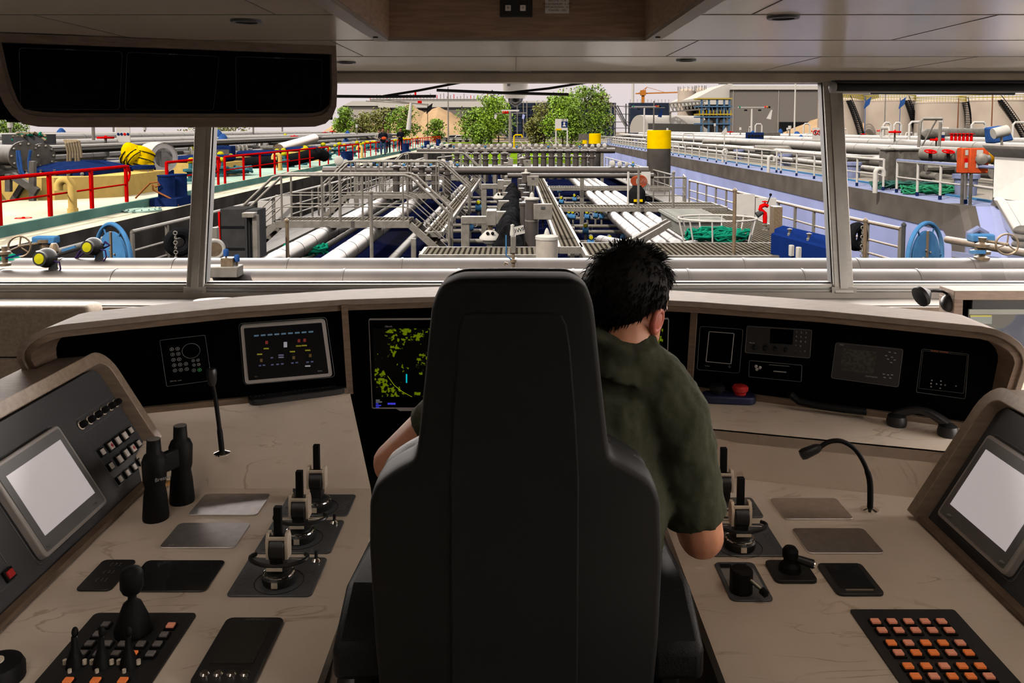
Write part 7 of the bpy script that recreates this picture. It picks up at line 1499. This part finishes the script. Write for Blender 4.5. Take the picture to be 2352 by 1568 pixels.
# cars
def car(px, Y, mt, label, L=4.4):
    q = P(px, 325, Y=Y); q.z = -.9; t = thing('parked_car', label, 'car', q); x, z = q.x, q.z
    prof = [(-.5, .3), (-.48, .65), (-.3, .8), (-.2, 1.3), (.18, 1.4), (.32, .95), (.48, .85), (.5, .35)]
    MB().prism([V((x + a * L, Y, z + b)) for a, b in prof], (0, 1.7, 0)).build('body', mt, t, bevel=.08); MB().prism([V((x + a * L, Y - .02, z + b)) for a, b in ((-.24, .85), (-.17, 1.24), (.16, 1.3), (.26, .9))], (0, .03, 0)).build('side_window', xblack, t)
    for s in (-.3, .3): MB().cyl((x + s * L, Y - .05, z + .33), (x + s * L, Y + .2, z + .33), .33, n=14).build('wheel', xblack, t)
car(1058, 160, xwhite, 'white hatchback parked behind the grass strip'); car(1042, 164, xm('silver_car', 170, 172, 176, .4), 'silver car parked left of the white hatchback'); car(1086, 163, xdark, 'dark car parked right of the white hatchback')
q = P(1110, 320, Y=158); one(MB().prism([V((q.x + a, 158, -.9 + b)) for a, b in ((-1.6, 0), (-1.6, 2.2), (0, 3.0), (1.6, 2.2), (1.6, 0))], (0, 3, 0)), 'shelter_hut', dkb, 'small dark hut right of the parked cars', 'hut')
# bank signboard
t = thing('mooring_sign', 'white mooring board reading ST 3 with a blue pictogram on two legs', 'sign', P(1290, 345, Y=128)); a, b = P(1275, 273, Y=128), P(1304, 299, Y=128); MB().bb((a.x, 128, b.z), (b.x, 128.2, a.z)).build('board', xwhite, t)
for px in (1277, 1303): c_ = P(px, 299, Y=128); MB().bb((c_.x - .1, 128, -3.6), (c_.x + .1, 128.2, c_.z)).build('leg', xwhite, t)
c_ = P(1296, 285, Y=127.95); bb_ = MB().bb((c_.x - .45, 127.95, c_.z - .5), (c_.x + .5, 128, c_.z + .42)).build('blue_panel', navyb, t); MB().lathe((c_.x, 127.93, c_.z + .15), [(.16, 0), (.16, .02)], 14, (0, -1, 0)).build('pictogram', xwhite, bb_); MB().prism([V((c_.x + x, 127.93, c_.z + z)) for x, z in ((-.3, -.35), (.3, -.35), (.2, -.2), (.09, -.1), (.09, .05), (-.09, .05), (-.09, -.1), (-.2, -.2))], (0, .015, 0)).build('pictogram', xwhite, bb_)
text('lettering', 'ST 3', P(1296, 276, Y=127.95), .42, xblack, (1, 0, 0), (0, 0, 1), t, .01); c_ = P(1283, 297, Y=127.95); MB().bb((c_.x - .45, 127.95, c_.z - .12), (c_.x + .4, 128, c_.z + .12)).build('yellow_strip', yelb, t)
c_ = P(1350, 312, Y=118); t = thing('grey_signboard', 'plain grey board on posts left of the far yellow columns', 'sign', (c_.x, 118, -3.6)); MB().bb((c_.x - 1.3, 118, c_.z - .6), (c_.x + .6, 118.2, c_.z + .3)).build('board', gald, t); MB().bb((c_.x - .1, 118.05, -3.6), (c_.x + .1, 118.2, c_.z)).build('post', galv, t)
for k, px in enumerate((1192, 1262)): a, b = P(px, 322, Y=122), P(px + 20, 345, Y=122); one(MB().bar(a, b, .3, .1).bar(a + V((.9, 0, 0)), b + V((.9, 0, 0)), .3, .1), 'gangplank', xwhite, ('left', 'right')[k] + ' white gangplank rails on the grass by the mooring board', 'gangplank')
# sand heaps
def heap(label, px0, px1, ptop, pbase, Y, seed, D=18, peaks=None):
    a, b = P(px0, pbase, Y=Y), P(px1, pbase, Y=Y); H_ = P(0, ptop, Y=Y).z + .9; m = MB(); n1, n2 = 44, 18
    pk = peaks or [(.5, 1)]
    for j in range(n2 + 1):
        for i in range(n1 + 1):
            u, v = i / n1, j / n2; f_ = max(h * max(0, 1 - abs(u - c) / w2) for c, h, w2 in [(p + (.5,))[:3] for p in pk]); f_ *= math.sin(math.pi * v) ** .7
            x = a.x + (b.x - a.x) * u; y = Y + D * (v - .5); m.v.append(V((x, y, -.92 + H_ * f_ * (1 + .12 * noise.noise(V((u * 9 + seed, v * 5, 0)))) + .35 * f_ * noise.noise(V((u * 30, v * 12, seed))))))
    for j in range(n2):
        for i in range(n1): k = j * (n1 + 1) + i; m.f.append((k, k + 1, k + n1 + 2, k + n1 + 1))
    tag(m.build('sand_heap', sand, smooth=25), label, 'sand heap', kind='stuff')
heap('large heap of tan sand left of the centre trees', 860, 1160, 238, 322, 210, 1, 30, [(.28, 1, .38), (.5, .95, .4), (.72, .62, .3)])
heap('low tan sand heap behind the small shrubs at left', 740, 900, 262, 310, 215, 2, 24, [(.3, .8, .4), (.7, .7, .4)])
heap('tan sand heap behind the right window post', 1780, 2045, 268, 308, 190, 3, 24, [(.38, .95, .42), (.7, .8, .36)])
heap('tan sand heap at the foot of the right storage tanks', 2080, 2240, 292, 306, 200, 4, 20, [(.5, 1, .6)])
# buildings
def block(name, label, px0, px1, ytop, Y, D, mt, parts=(), base=-1, cat='building'):
    a, b = P(px0, ytop, Y=Y), P(px1, ytop, Y=Y); t = thing(name, label, cat, ((a.x + b.x) / 2, Y + D / 2, base)); MB().bb((a.x, Y, base), (b.x, Y + D, a.z)).build('wall', mt, t); return t, a, b
t, a, b = block('warehouse', 'long pale warehouse behind the sand at left', 787, 1010, 243, 300, 60, shed)
MB().prism([P(787, 243, Y=299), P(808, 232, Y=299), P(1400, 232, Y=299), P(1400, 243, Y=299)], (0, 60, 0)).build('roof', roofw, t)
a, b = P(868, 233, Y=298), P(1400, 240, Y=298); MB().bb((a.x, 298, P(0, 247, Y=298).z), (b.x, 299, a.z)).build('fascia', roofw, t); MB().bb((a.x, 297.6, P(0, 249, Y=298).z), (b.x, 298, P(0, 247, Y=298).z)).build('gutter', xdark, t)
t, a, b = block('warehouse', 'grey-walled warehouse seen between the sand heap and the centre trees', 985, 1160, 246, 298, 10, corr)
t, a, b = block('dark_building', 'dark blue clad building with a tall lattice behind the centre trees', 1163, 1415, 236, 240, 30, dkb)
for k in range(9): x = a.x + (b.x - a.x) * (k + .3) / 9; MB().bb((x, 239.8, -1), (x + .15, 240, a.z)).build('panel_joint', xblack, t)
for k in range(4): z = 1 + k * 2.3; MB().bb((a.x, 239.7, z), (b.x, 239.8, z + .12)).build('panel_seam', gald, t)
for px in (1168, 1188, 1202, 1210): c_ = P(px, 232, Y=238); MB().bb((c_.x - .12, 238, -1), (c_.x + .12, 238.3, c_.z)).build('lattice_post', galv, t)
# rooftop pipework
m = thing('roof_pipework', 'thin pipes and railings along the roof of the left warehouse', 'pipework', P(1000, 232, Y=299)); 
for k, y in enumerate((228, 231)): c0, c1 = P(850, y, Y=301), P(1160, y, Y=301); MB().cyl(c0, c1, .25, n=6).build('pipe', galv, m)
for k in range(40): px = 850 + k * 7.7; c_ = P(px, 222 - rn.uniform(0, 8), Y=301); MB().bb((c_.x - .12, 301, P(0, 232, Y=301).z), (c_.x + .12, 301.2, c_.z)).build('stanchion', galv if k % 5 else redp, m)
c_ = P(954, 215, Y=301); MB().bb((c_.x - .3, 301, c_.z - 1), (c_.x + .3, 301.5, c_.z + 1.2)).build('red_marker', redp, m)
# big grey hall at the right
t, a, b = block('grey_hall', 'big grey corrugated hall with white eaves behind the right barge', 1680, 1948, 206, 235, 60, corr)
MB().bb((a.x - .5, 234.5, a.z), (b.x, 236, P(0, 197, Y=235).z)).build('white_eaves', roofw, t); MB().prism([P(1600, 225, Y=237), P(1640, 204, Y=237), P(1682, 190, Y=237), P(1682, 240, Y=237), P(1600, 240, Y=237)], (0, 40, 0)).build('white_gable', roofw, t)
c0, c1 = P(1652, 193, Y=239), P(1895, 190, Y=239); MB().bb((c0.x, 239, c0.z), (c1.x, 240, c0.z + 1.1)).build('roof_hatches', xdark, t)
for px in (1788, 1684): c_ = P(px, 206, Y=234.9); MB().bb((c_.x, 234.8, -1), (c_.x + .15, 234.95, c_.z)).build('downpipe', shed, t)
c0, c1 = P(1790, 280, Y=234.8), P(1895, 300, Y=234.8); MB().bb((c0.x, 234.6, c1.z), (c1.x, 234.9, c0.z)).build('dark_opening', xblack, t)
t, a, b = block('grey_hall', 'grey hall wall filling the gap behind the storage tanks', 1948, 2020, 190, 240, 20, corr)
# half-round shed
t = thing('round_shed', 'white half-round roofed shed with grey side wall', 'building', P(1530, 305, Y=200)); c_ = P(1468, 305, Y=200); R_ = P(1489, 0, Y=200).x - P(1444, 0, Y=200).x; zb = P(0, 305, Y=200).z; zt = P(0, 264, Y=200).z - zb
prof = [V((c_.x + R_ * .5 * math.cos(u), 200, zb + zt * math.sin(u))) for u in [math.pi * k / 14 for k in range(15)]]
MB().prism(prof, (0, .3, 0)).build('gable_wall', shed, t); far = P(1608, 264, Y=214)
rings = [prof, [V((p.x + (far.x - c_.x), p.y + 14, p.z)) for p in prof]]; MB().loft(rings, closed=False, cap=False).build('curved_roof', roofw, t, smooth=60)
p0, p1 = P(1490, 283, Y=201), P(1609, 305, Y=206); MB().prism([P(1489, 283, Y=199.8), P(1609, 285, Y=206), P(1609, 305, Y=206), P(1489, 306, Y=199.8)], (0, .5, 0)).build('side_wall', xm('shed_side', 110, 106, 102, .8), t)
# truss bridge, blue steel tower, vessels
t = thing('truss_bridge', 'grey lattice pipe bridge leading to the blue steel tower', 'pipe bridge', P(1575, 255, Y=205)); A = lambda x, y: P(x, y, Y=205)
for y0, y1 in ((238, 232), (257, 250)): MB().bar(A(1537, y0), A(1622, y1), .35, .35).build('chord', galv, t)
for k in range(10): x = 1538 + k * 8.4; MB().bar(A(x, 238 - k * .6), A(x + 8.4, 256 - k * .7), .2, .2).bar(A(x, 238 - k * .6), A(x, 257 - k * .7), .2, .2).build('web_member', galv, t)
for x in (1540, 1615): a = A(x, 255); MB().bb((a.x - .2, 205, -1), (a.x + .2, 205.3, a.z)).build('leg', galv, t)
t = thing('dark_screen', 'dark wall panels below the truss bridge with thin posts above', 'wall', P(1480, 262, Y=208)); a, b = P(1446, 236, Y=208), P(1538, 236, Y=208); MB().bb((a.x, 208, -1), (b.x, 210, a.z)).build('panel', dkb, t)
for k in range(12): c_ = P(1448 + k * 8, 228, Y=208); MB().cyl((c_.x, 208, c_.z - 1), (c_.x, 208, c_.z), .06, n=5).build('thin_post', galv, t)
t = thing('process_tower', 'blue and yellow steel process tower with white vessels', 'process tower', P(1645, 305, Y=195)); A = lambda x, y, d=0: P(x, y, Y=195 + d)
bst = xm('tower_blue', 96, 130, 165, .6); ytw = xm('tower_yellow', 214, 186, 90, .6)
for px in (1612, 1629, 1648, 1664, 1676):
    for d in (0, 5): a, b = A(px, 226, d), A(px, 306, d); MB().bb((a.x - .2, 195 + d, -1), (a.x + .2, 195.4 + d, a.z)).build('column', bst, t)
for y, mt in ((226, ytw), (244, bst), (262, ytw), (268, bst), (284, bst)): a, b = A(1604, y), A(1682, y); MB().bb((a.x, 194.8, a.z - .2), (b.x, 200, a.z + .12)).build('platform', mt, t)
for px, yt, yb in ((1627, 272, 296), (1640, 250, 264), (1661, 270, 298), (1654, 246, 262)): a = A(px, yb, 2); MB().lathe((a.x, 197, a.z), [(.3, 0), (1.1, .6), (1.1, A(0, yt).z - a.z - .5), (.5, A(0, yt).z - a.z), (0, A(0, yt).z - a.z)], 14).build('vessel', xwhite, t)
for k in range(10): px = 1606 + k * 8; a = A(px, 259); MB().cyl((a.x, 194.7, a.z - .6), (a.x, 194.7, a.z + .6), .06, n=5).build('baluster', yelb, t)
for k in range(6): MB().bar(A(1612 + k * 11, 244), A(1620 + k * 10, 262), .15, .15).build('brace', bst, t)
# stair tower and pipe rack right of the trees
t = thing('stair_tower', 'dark steel stair tower with pale pipes right of the centre trees', 'stair tower', P(1430, 305, Y=190)); A = lambda x, y: P(x, y, Y=190)
for px in (1404, 1412, 1438, 1446): a = A(px, 238); MB().bb((a.x - .12, 190, -1), (a.x + .12, 190.2, a.z)).build('column', xdark if px > 1430 else galv, t)
for k in range(3): MB().bar(A(1408 + k * 5, 242), A(1436 + k * 3, 290), .5, .2).build('stair_flight', xdark if k else galv, t)
for y in (244, 262, 280, 294): MB().bar(A(1404, y), A(1446, y), .3, .15).build('landing', xdark, t)
# tower crane, chimney, small tanks
t = thing('tower_crane', 'orange tower crane with a long jib in the distance', 'crane', P(1477, 240, Y=330)); A = lambda x, y: P(x, y, Y=330)
orange = xm('crane_orange', 226, 140, 60, .5); MB().bar(A(1477, 400) * 1, A(1477, 214), 1.1, 1.1).build('mast', orange, t); MB().bar(A(1460, 215), A(1560, 212), .5, .5).build('jib', orange, t); MB().bar(A(1477, 213), A(1486, 200), .25, .25).bar(A(1486, 200), A(1465, 215), .2, .2).bar(A(1486, 200), A(1530, 213), .15, .15).build('stay', orange, t); MB().box(A(1477, 213), (2, 2, 2)).build('cab', orange, t)
t = thing('chimney', 'slim white chimney rising beyond the dark screen', 'chimney', P(1454, 240, Y=300)); a = P(1454, 186, Y=300); MB().cyl((a.x, 300, -1), (a.x, 300, a.z + 3), .45, n=12).build('stack', roofw, t)
for k, (x0, x1, yt, lb_) in enumerate(((1557, 1596, 209, 'left'), (1596, 1622, 207, 'right'))):
    a, b = P(x0, yt, Y=260), P(x1, yt, Y=260); r = (b.x - a.x) / 2; t = thing('storage_tank', lb_ + ' small pale storage tank behind the truss bridge', 'tank', ((a.x + b.x) / 2, 260, -1)); MB().lathe(((a.x + b.x) / 2, 260, -1), [(r, 0), (r, a.z + 1), (r * .6, a.z + 1.7), (0, a.z + 1.9)], 24).build('shell', tankm, t)
    for j in range(12): u = j * .52; MB().cyl(((a.x + b.x) / 2 + r * math.cos(u), 260 + r * math.sin(u), a.z), ((a.x + b.x) / 2 + r * math.cos(u), 260 + r * math.sin(u), a.z + 1.4), .08, n=4).build('baluster', galv, t)
# the four big storage tanks at right
yr = xm('tank_rail_yellow', 225, 200, 90, .5)
for k, (x0, x1, yt, st, lb_) in enumerate(((1900, 2000, 232, 1955, 'leftmost'), (2014, 2124, 232, 2088, 'second'), (2132, 2242, 236, 2225, 'third'), (2250, 2410, 231, 2310, 'rightmost'))):
    Y = 170 + (k % 2) * 6; a, b = P(x0, yt, Y=Y), P(x1, yt, Y=Y); r = (b.x - a.x) / 2; cx = (a.x + b.x) / 2; h = a.z + 1; cy = Y + r
    t = thing('storage_tank', lb_ + ' of the four big pale storage tanks with yellow roof rails', 'storage tank', (cx, cy, -1)); MB().lathe((cx, cy, -1), [(r, 0), (r, h), (r * 1.01, h), (r * 1.01, h + .2), (r * .5, h + .8), (0, h + 1)], 48).build('shell', tankm, t)
    MB().torus((cx, cy, a.z + 1.3), r, .07, n=48, m=5).torus((cx, cy, a.z + .7), r, .05, n=48, m=5).build('roof_rail', yr, t)
    for j in range(30): u = math.pi + math.pi * j / 29; p = V((cx + r * math.cos(u), cy + r * math.sin(u), a.z)); MB().cyl(p, p + V((0, 0, 1.3)), .05, n=4).build('baluster', yr, t)
    u0 = math.asin(max(-1, min(1, (P(st, 0, Y=Y).x - cx) / r))) ; m = MB(); m2 = MB()
    for j in range(22): u = u0 + .75 * j / 22; p = V((cx + (r + .6) * math.sin(u), cy - (r + .6) * math.cos(u), -1 + h * (1 - j / 22))); m.box(p, (1.0, 1.0, .18), u)
    pts = [V((cx + (r + 1) * math.sin(u0 + .75 * j / 11), cy - (r + 1) * math.cos(u0 + .75 * j / 11), -1 + h * (1 - j / 11) + 1.1)) for j in range(12)]; m.tube(pts, .08, 5); m.tube([p - V((0, 0, .9)) for p in pts], .14, 5); m.build('spiral_stair', xblack, t)
    MB().torus((cx + r * .1, cy - r - .1, 1.0), 0.01, .01, n=6, m=4).build('bolt', tankm, t)
# masts standing on the right barge and thin poles
mast(1727, 250, 95, 0, 1.0, 'white signal mast with lamps in front of the grey hall')
mast(1480, 248, 100, 0, .95, 'white signal mast with a slanting post near the half-round shed', True)
for px, yt, yb, Y, mt, lb_ in ((1828, 150, 306, 110, xwhite, 'tall white flagpole in front of the grey hall'), (1029, 200, 325, 120, galv, 'thin grey pole at the far end of the left barge'), (2202, 225, 300, 140, xm('rust_pole', 150, 96, 66, .8), 'rusty thin pole in front of the third storage tank'), (2281, 200, 300, 140, xm('rust_pole', 150, 96, 66, .8), 'rusty thin pole in front of the rightmost storage tank'), (2034, 215, 292, 120, galv, 'grey lamp mast in front of the second storage tank'), (1502, 232, 300, 105, gald, 'dark thin mast left of the blue tower')):
    a, b = P(px, yt, Y=Y), P(px, yb, Y=Y); one(MB().cyl((a.x, Y, -1 if Y > 130 or px == 2034 else b.z - 1), (a.x, Y, a.z), .12, .08, n=8), 'flag_pole', mt, lb_, 'pole')
for px, py, Y, lb_ in ((1988, 232, 100, 'left blue flag on the thin line before the tanks'), (2068, 232, 100, 'right blue flag on the thin line before the tanks'), (982, 245, 110, 'small dark flag with a pale letter over the sand heap')):
    c_ = P(px, py, Y=Y); one(MB().prism([c_, c_ + V((.7, 0, .5)), c_ + V((.5, 0, -.4)), c_ + V((-.2, 0, -1.0))], (0, .03, 0)).cyl((c_.x, Y, -.4), (c_.x, Y, c_.z + .4), .04, n=5), 'pennant', bluec if px > 1000 else xblack, lb_, 'flag')
# ================= trees =================
def leafm(name, r, g, b): return xm(name, r, g, b, .6, scale=.8, var=.35, spec=.02, k=1.9)
leafs = [leafm('leaf_green', 112, 146, 34), leafm('leaf_olive', 118, 120, 50), leafm('leaf_fresh', 128, 166, 30)]
bark = xm('bark', 84, 70, 54, .9)
def tree(px, ytop, ybase, Y, wpx, label, mt, seed, dens=1.0, kind='leafy_tree'):
    rr_ = random.Random(seed); q = P(px, ybase, Y=Y); top = P(px, ytop, Y=Y).z; W = wpx * Y / F / 2; base = -.92 if Y >= 150 else -2.95 + (Y - 125) * .086; H_ = top - base
    t = thing(kind, label, 'tree', (q.x, Y, base)); m = MB(); br = []
    m.tube([(q.x, Y, base - .3), (q.x + .1, Y, base + H_ * .5), (q.x, Y, base + H_ * .9)], [.16, .1, .03], 6)
    for k in range(12):
        u = rr_.uniform(0, 6.28); f_ = rr_.uniform(.2, .8); a = V((q.x, Y, base + H_ * f_)); L = W * rr_.uniform(.5, 1) * (1.1 - f_ * .6); b = a + V((math.cos(u) * L, math.sin(u) * L * .8, H_ * .16)); m.tube([a, a.lerp(b, .5) + V((0, 0, .1)), b], [.06, .04, .015], 5); br.append(b)
    m.build('trunk', bark, t); m = MB(); n = int(2600 * dens)
    blobs = [(V((q.x + rr_.gauss(0, W * .42), Y + rr_.gauss(0, W * .4), base + H_ * rr_.uniform(.22, .93))), rr_.uniform(.22, .5) * W) for _ in range(34)]
    blobs = [(c_ + V(((q.x - c_.x) * max(0, (c_.z - base) / H_ - .45), 0, 0)), r) for c_, r in blobs] + [(b, W * .3) for b in br]
    s = .17 * (Y / 130) 
    for k in range(n):
        c_, r = rr_.choice(blobs); d = V((rr_.gauss(0, 1), rr_.gauss(0, 1), rr_.gauss(0, .8))).normalized() * r * rr_.uniform(.55, 1.05); p = c_ + d
        x = V((rr_.uniform(-1, 1), rr_.uniform(-1, 1), rr_.uniform(-1, 1))).normalized(); y = x.cross(V((rr_.uniform(-1, 1), rr_.uniform(-1, 1), rr_.uniform(-1, 1)))).normalized(); k1 = s * rr_.uniform(.7, 1.4)
        m.v += [p - x * k1, p + y * k1 * .55, p + x * k1, p - y * k1 * .55]; i = len(m.v) - 4; m.f.append((i, i + 1, i + 2, i + 3))
    m.build('foliage', mt, t)
for args in ((1128, 217, 325, 142, 90, 'tall fresh-green tree left of the camera dome, behind the grass', 2, 1, 1.6), (1085, 250, 322, 146, 70, 'smaller green tree left of the tall one beside the sand', 0, 2, 1), (1145, 232, 322, 150, 70, 'green tree right behind the tall one left of the camera dome', 2, 3, 1), (1000, 276, 322, 150, 52, 'small round bush in front of the large sand heap', 0, 4, .6),
             (1345, 196, 330, 140, 110, 'tallest green tree at the right of the centre group', 0, 5, 2.0), (1292, 207, 335, 138, 96, 'tall green tree behind the mooring board', 2, 6, 1.8), (1250, 235, 330, 144, 80, 'olive tree with bare branches left of the mooring board', 1, 7, .8), (1378, 210, 325, 146, 60, 'narrow green tree beside the stair tower', 1, 8, 1), (1312, 225, 340, 134, 80, 'bushy green tree whose crown reaches the grass', 0, 9, 1.4), (1230, 268, 330, 140, 60, 'low olive shrub at the right of the bow mast', 1, 10, .7),
             (920, 246, 310, 170, 70, 'green tree left of the white slanting mast', 0, 11, 1), (870, 252, 308, 172, 66, 'green tree in the middle of the left hedge', 1, 12, .9), (832, 258, 306, 175, 56, 'olive bush second from left in the left hedge', 1, 13, .7), (790, 248, 305, 168, 60, 'leftmost green tree, beside the hanging screen cabinet', 0, 14, .9), (20, 266, 300, 160, 90, 'green tree showing under the screen cabinet at far left', 0, 15, .8), (500, 280, 302, 190, 160, 'low green trees under the screen cabinet', 1, 16, .8), (1105, 285, 325, 140, 60, 'low bush at the foot of the trees left of the bow mast', 0, 17, .7)):
    tree(*args[:6], leafs[args[6]], args[7], args[8])
# ================= outside the glass: camera dome, wipers, blind =================
YG = 4.62
q = P(1184, 240, Y=YG); s = YG / F; t = thing('camera_dome', 'white dome camera hanging outside at the top of the centre window', 'camera', (q.x, YG, P(0, 244, Y=YG).z)); zt = P(0, 186, Y=YG).z; z1 = P(0, 218, Y=YG).z
MB().lathe((q.x, YG, z1), [(.052, -.02), (.066, 0), (.076, (zt - z1) * .85), (.078, zt - z1 + .03)], 32).build('housing', mat('dome_white', (.5, .48, .45), .4), t)
zs = P(0, 222, Y=YG).z; MB().lathe((q.x, YG, zs), [(.046, .01), (.044, 0), (.040, -.022), (.028, -.042), (.012, -.052), (0, -.054)], 28).build('dome', mat('dome_glass', (.01, .01, .012), .08, spec=.8, coat=.5), t, smooth=60)
MB().torus((q.x, YG, zs + .004), .047, .0035, n=32).build('ring', chrome, t); MB().bb((q.x - .045, YG - .076, z1 + .045), (q.x - .030, YG - .070, z1 + .058)).build('label_mark', grey, t)
a0 = MB().bb((q.x - .08, YG - .3, zt + .03), (q.x + .08, YG + .1, zt + .06)); a0.build('mount', alu, t)
wip = mat('wiper_black', (.004, .004, .004), .5, spec=.2)
YW = 4.47
def wiper(label, blade, arm, Y=YW):
    t = thing('window_wiper', label, 'wiper', P(*blade[0], Y=Y)); MB().tube([P(*p, Y=Y) for p in blade], .009, 6).build('blade', wip, t); MB().tube([P(*p, Y=Y + .02) for p in arm], .0075, 6).build('arm', wip, t); return t
wiper('left window wiper with its arm, parked along the top of the centre window', [(760, 221), (880, 222), (1002, 221)], [(880, 221), (960, 208), (1085, 184)])
wiper('right window wiper crossing the camera dome', [(1003, 207), (1150, 213), (1306, 217)], [(1160, 214), (1260, 203), (1380, 184)])
wiper('window wiper lying along the top of the right window', [(1998, 213), (2180, 214), (2330, 215)], [(2180, 213), (2250, 207), (2352, 190)])
YBd = 4.2; t = thing('roller_blind', 'rolled-up black roller blind at the top of the right window', 'blind', P(1920, 215, Y=YBd)); a, b = P(1916, 188, Y=YBd), P(2560, 213, Y=YBd)
MB().cyl((a.x, YBd, a.z - .028), (b.x, YBd, a.z - .028), .022, n=16).build('roll', matte, t); MB().bb((a.x, YBd - .01, b.z - .0), (b.x, YBd + .01, b.z + .008)).build('bottom_bar', alu, t); MB().bb((a.x, YBd - .02, a.z - .005), (b.x, YBd + .04, a.z + .008)).build('cassette', matte, t); MB().lathe((a.x - .005, YBd, a.z - .028), [(.028, -.01), (.028, .012), (.012, .02)], 14, (-1, 0, 0)).build('end_bracket', grey, t)

# ================= labels of look-alikes get their place =================
def ordn(n): return '%d%s' % (n, 'th' if 10 <= n % 100 <= 20 else {1: 'st', 2: 'nd', 3: 'rd'}.get(n % 10, 'th'))
by = {}
for o in bpy.data.objects:
    if o.parent is None and 'label' in o.keys() and o['label']: by.setdefault(o['label'], []).append(o)
for lb_, os_ in by.items():
    if len(os_) > 1:
        os_.sort(key=lambda o: (o.location - EYE).length)
        for i, o in enumerate(os_):
            o['label'] = ' '.join(lb_.split()[:14]) + ', ' + ('nearest' if i == 0 else ordn(i + 1) + ' nearest')
            if 'group' not in o.keys(): o['group'] = lb_
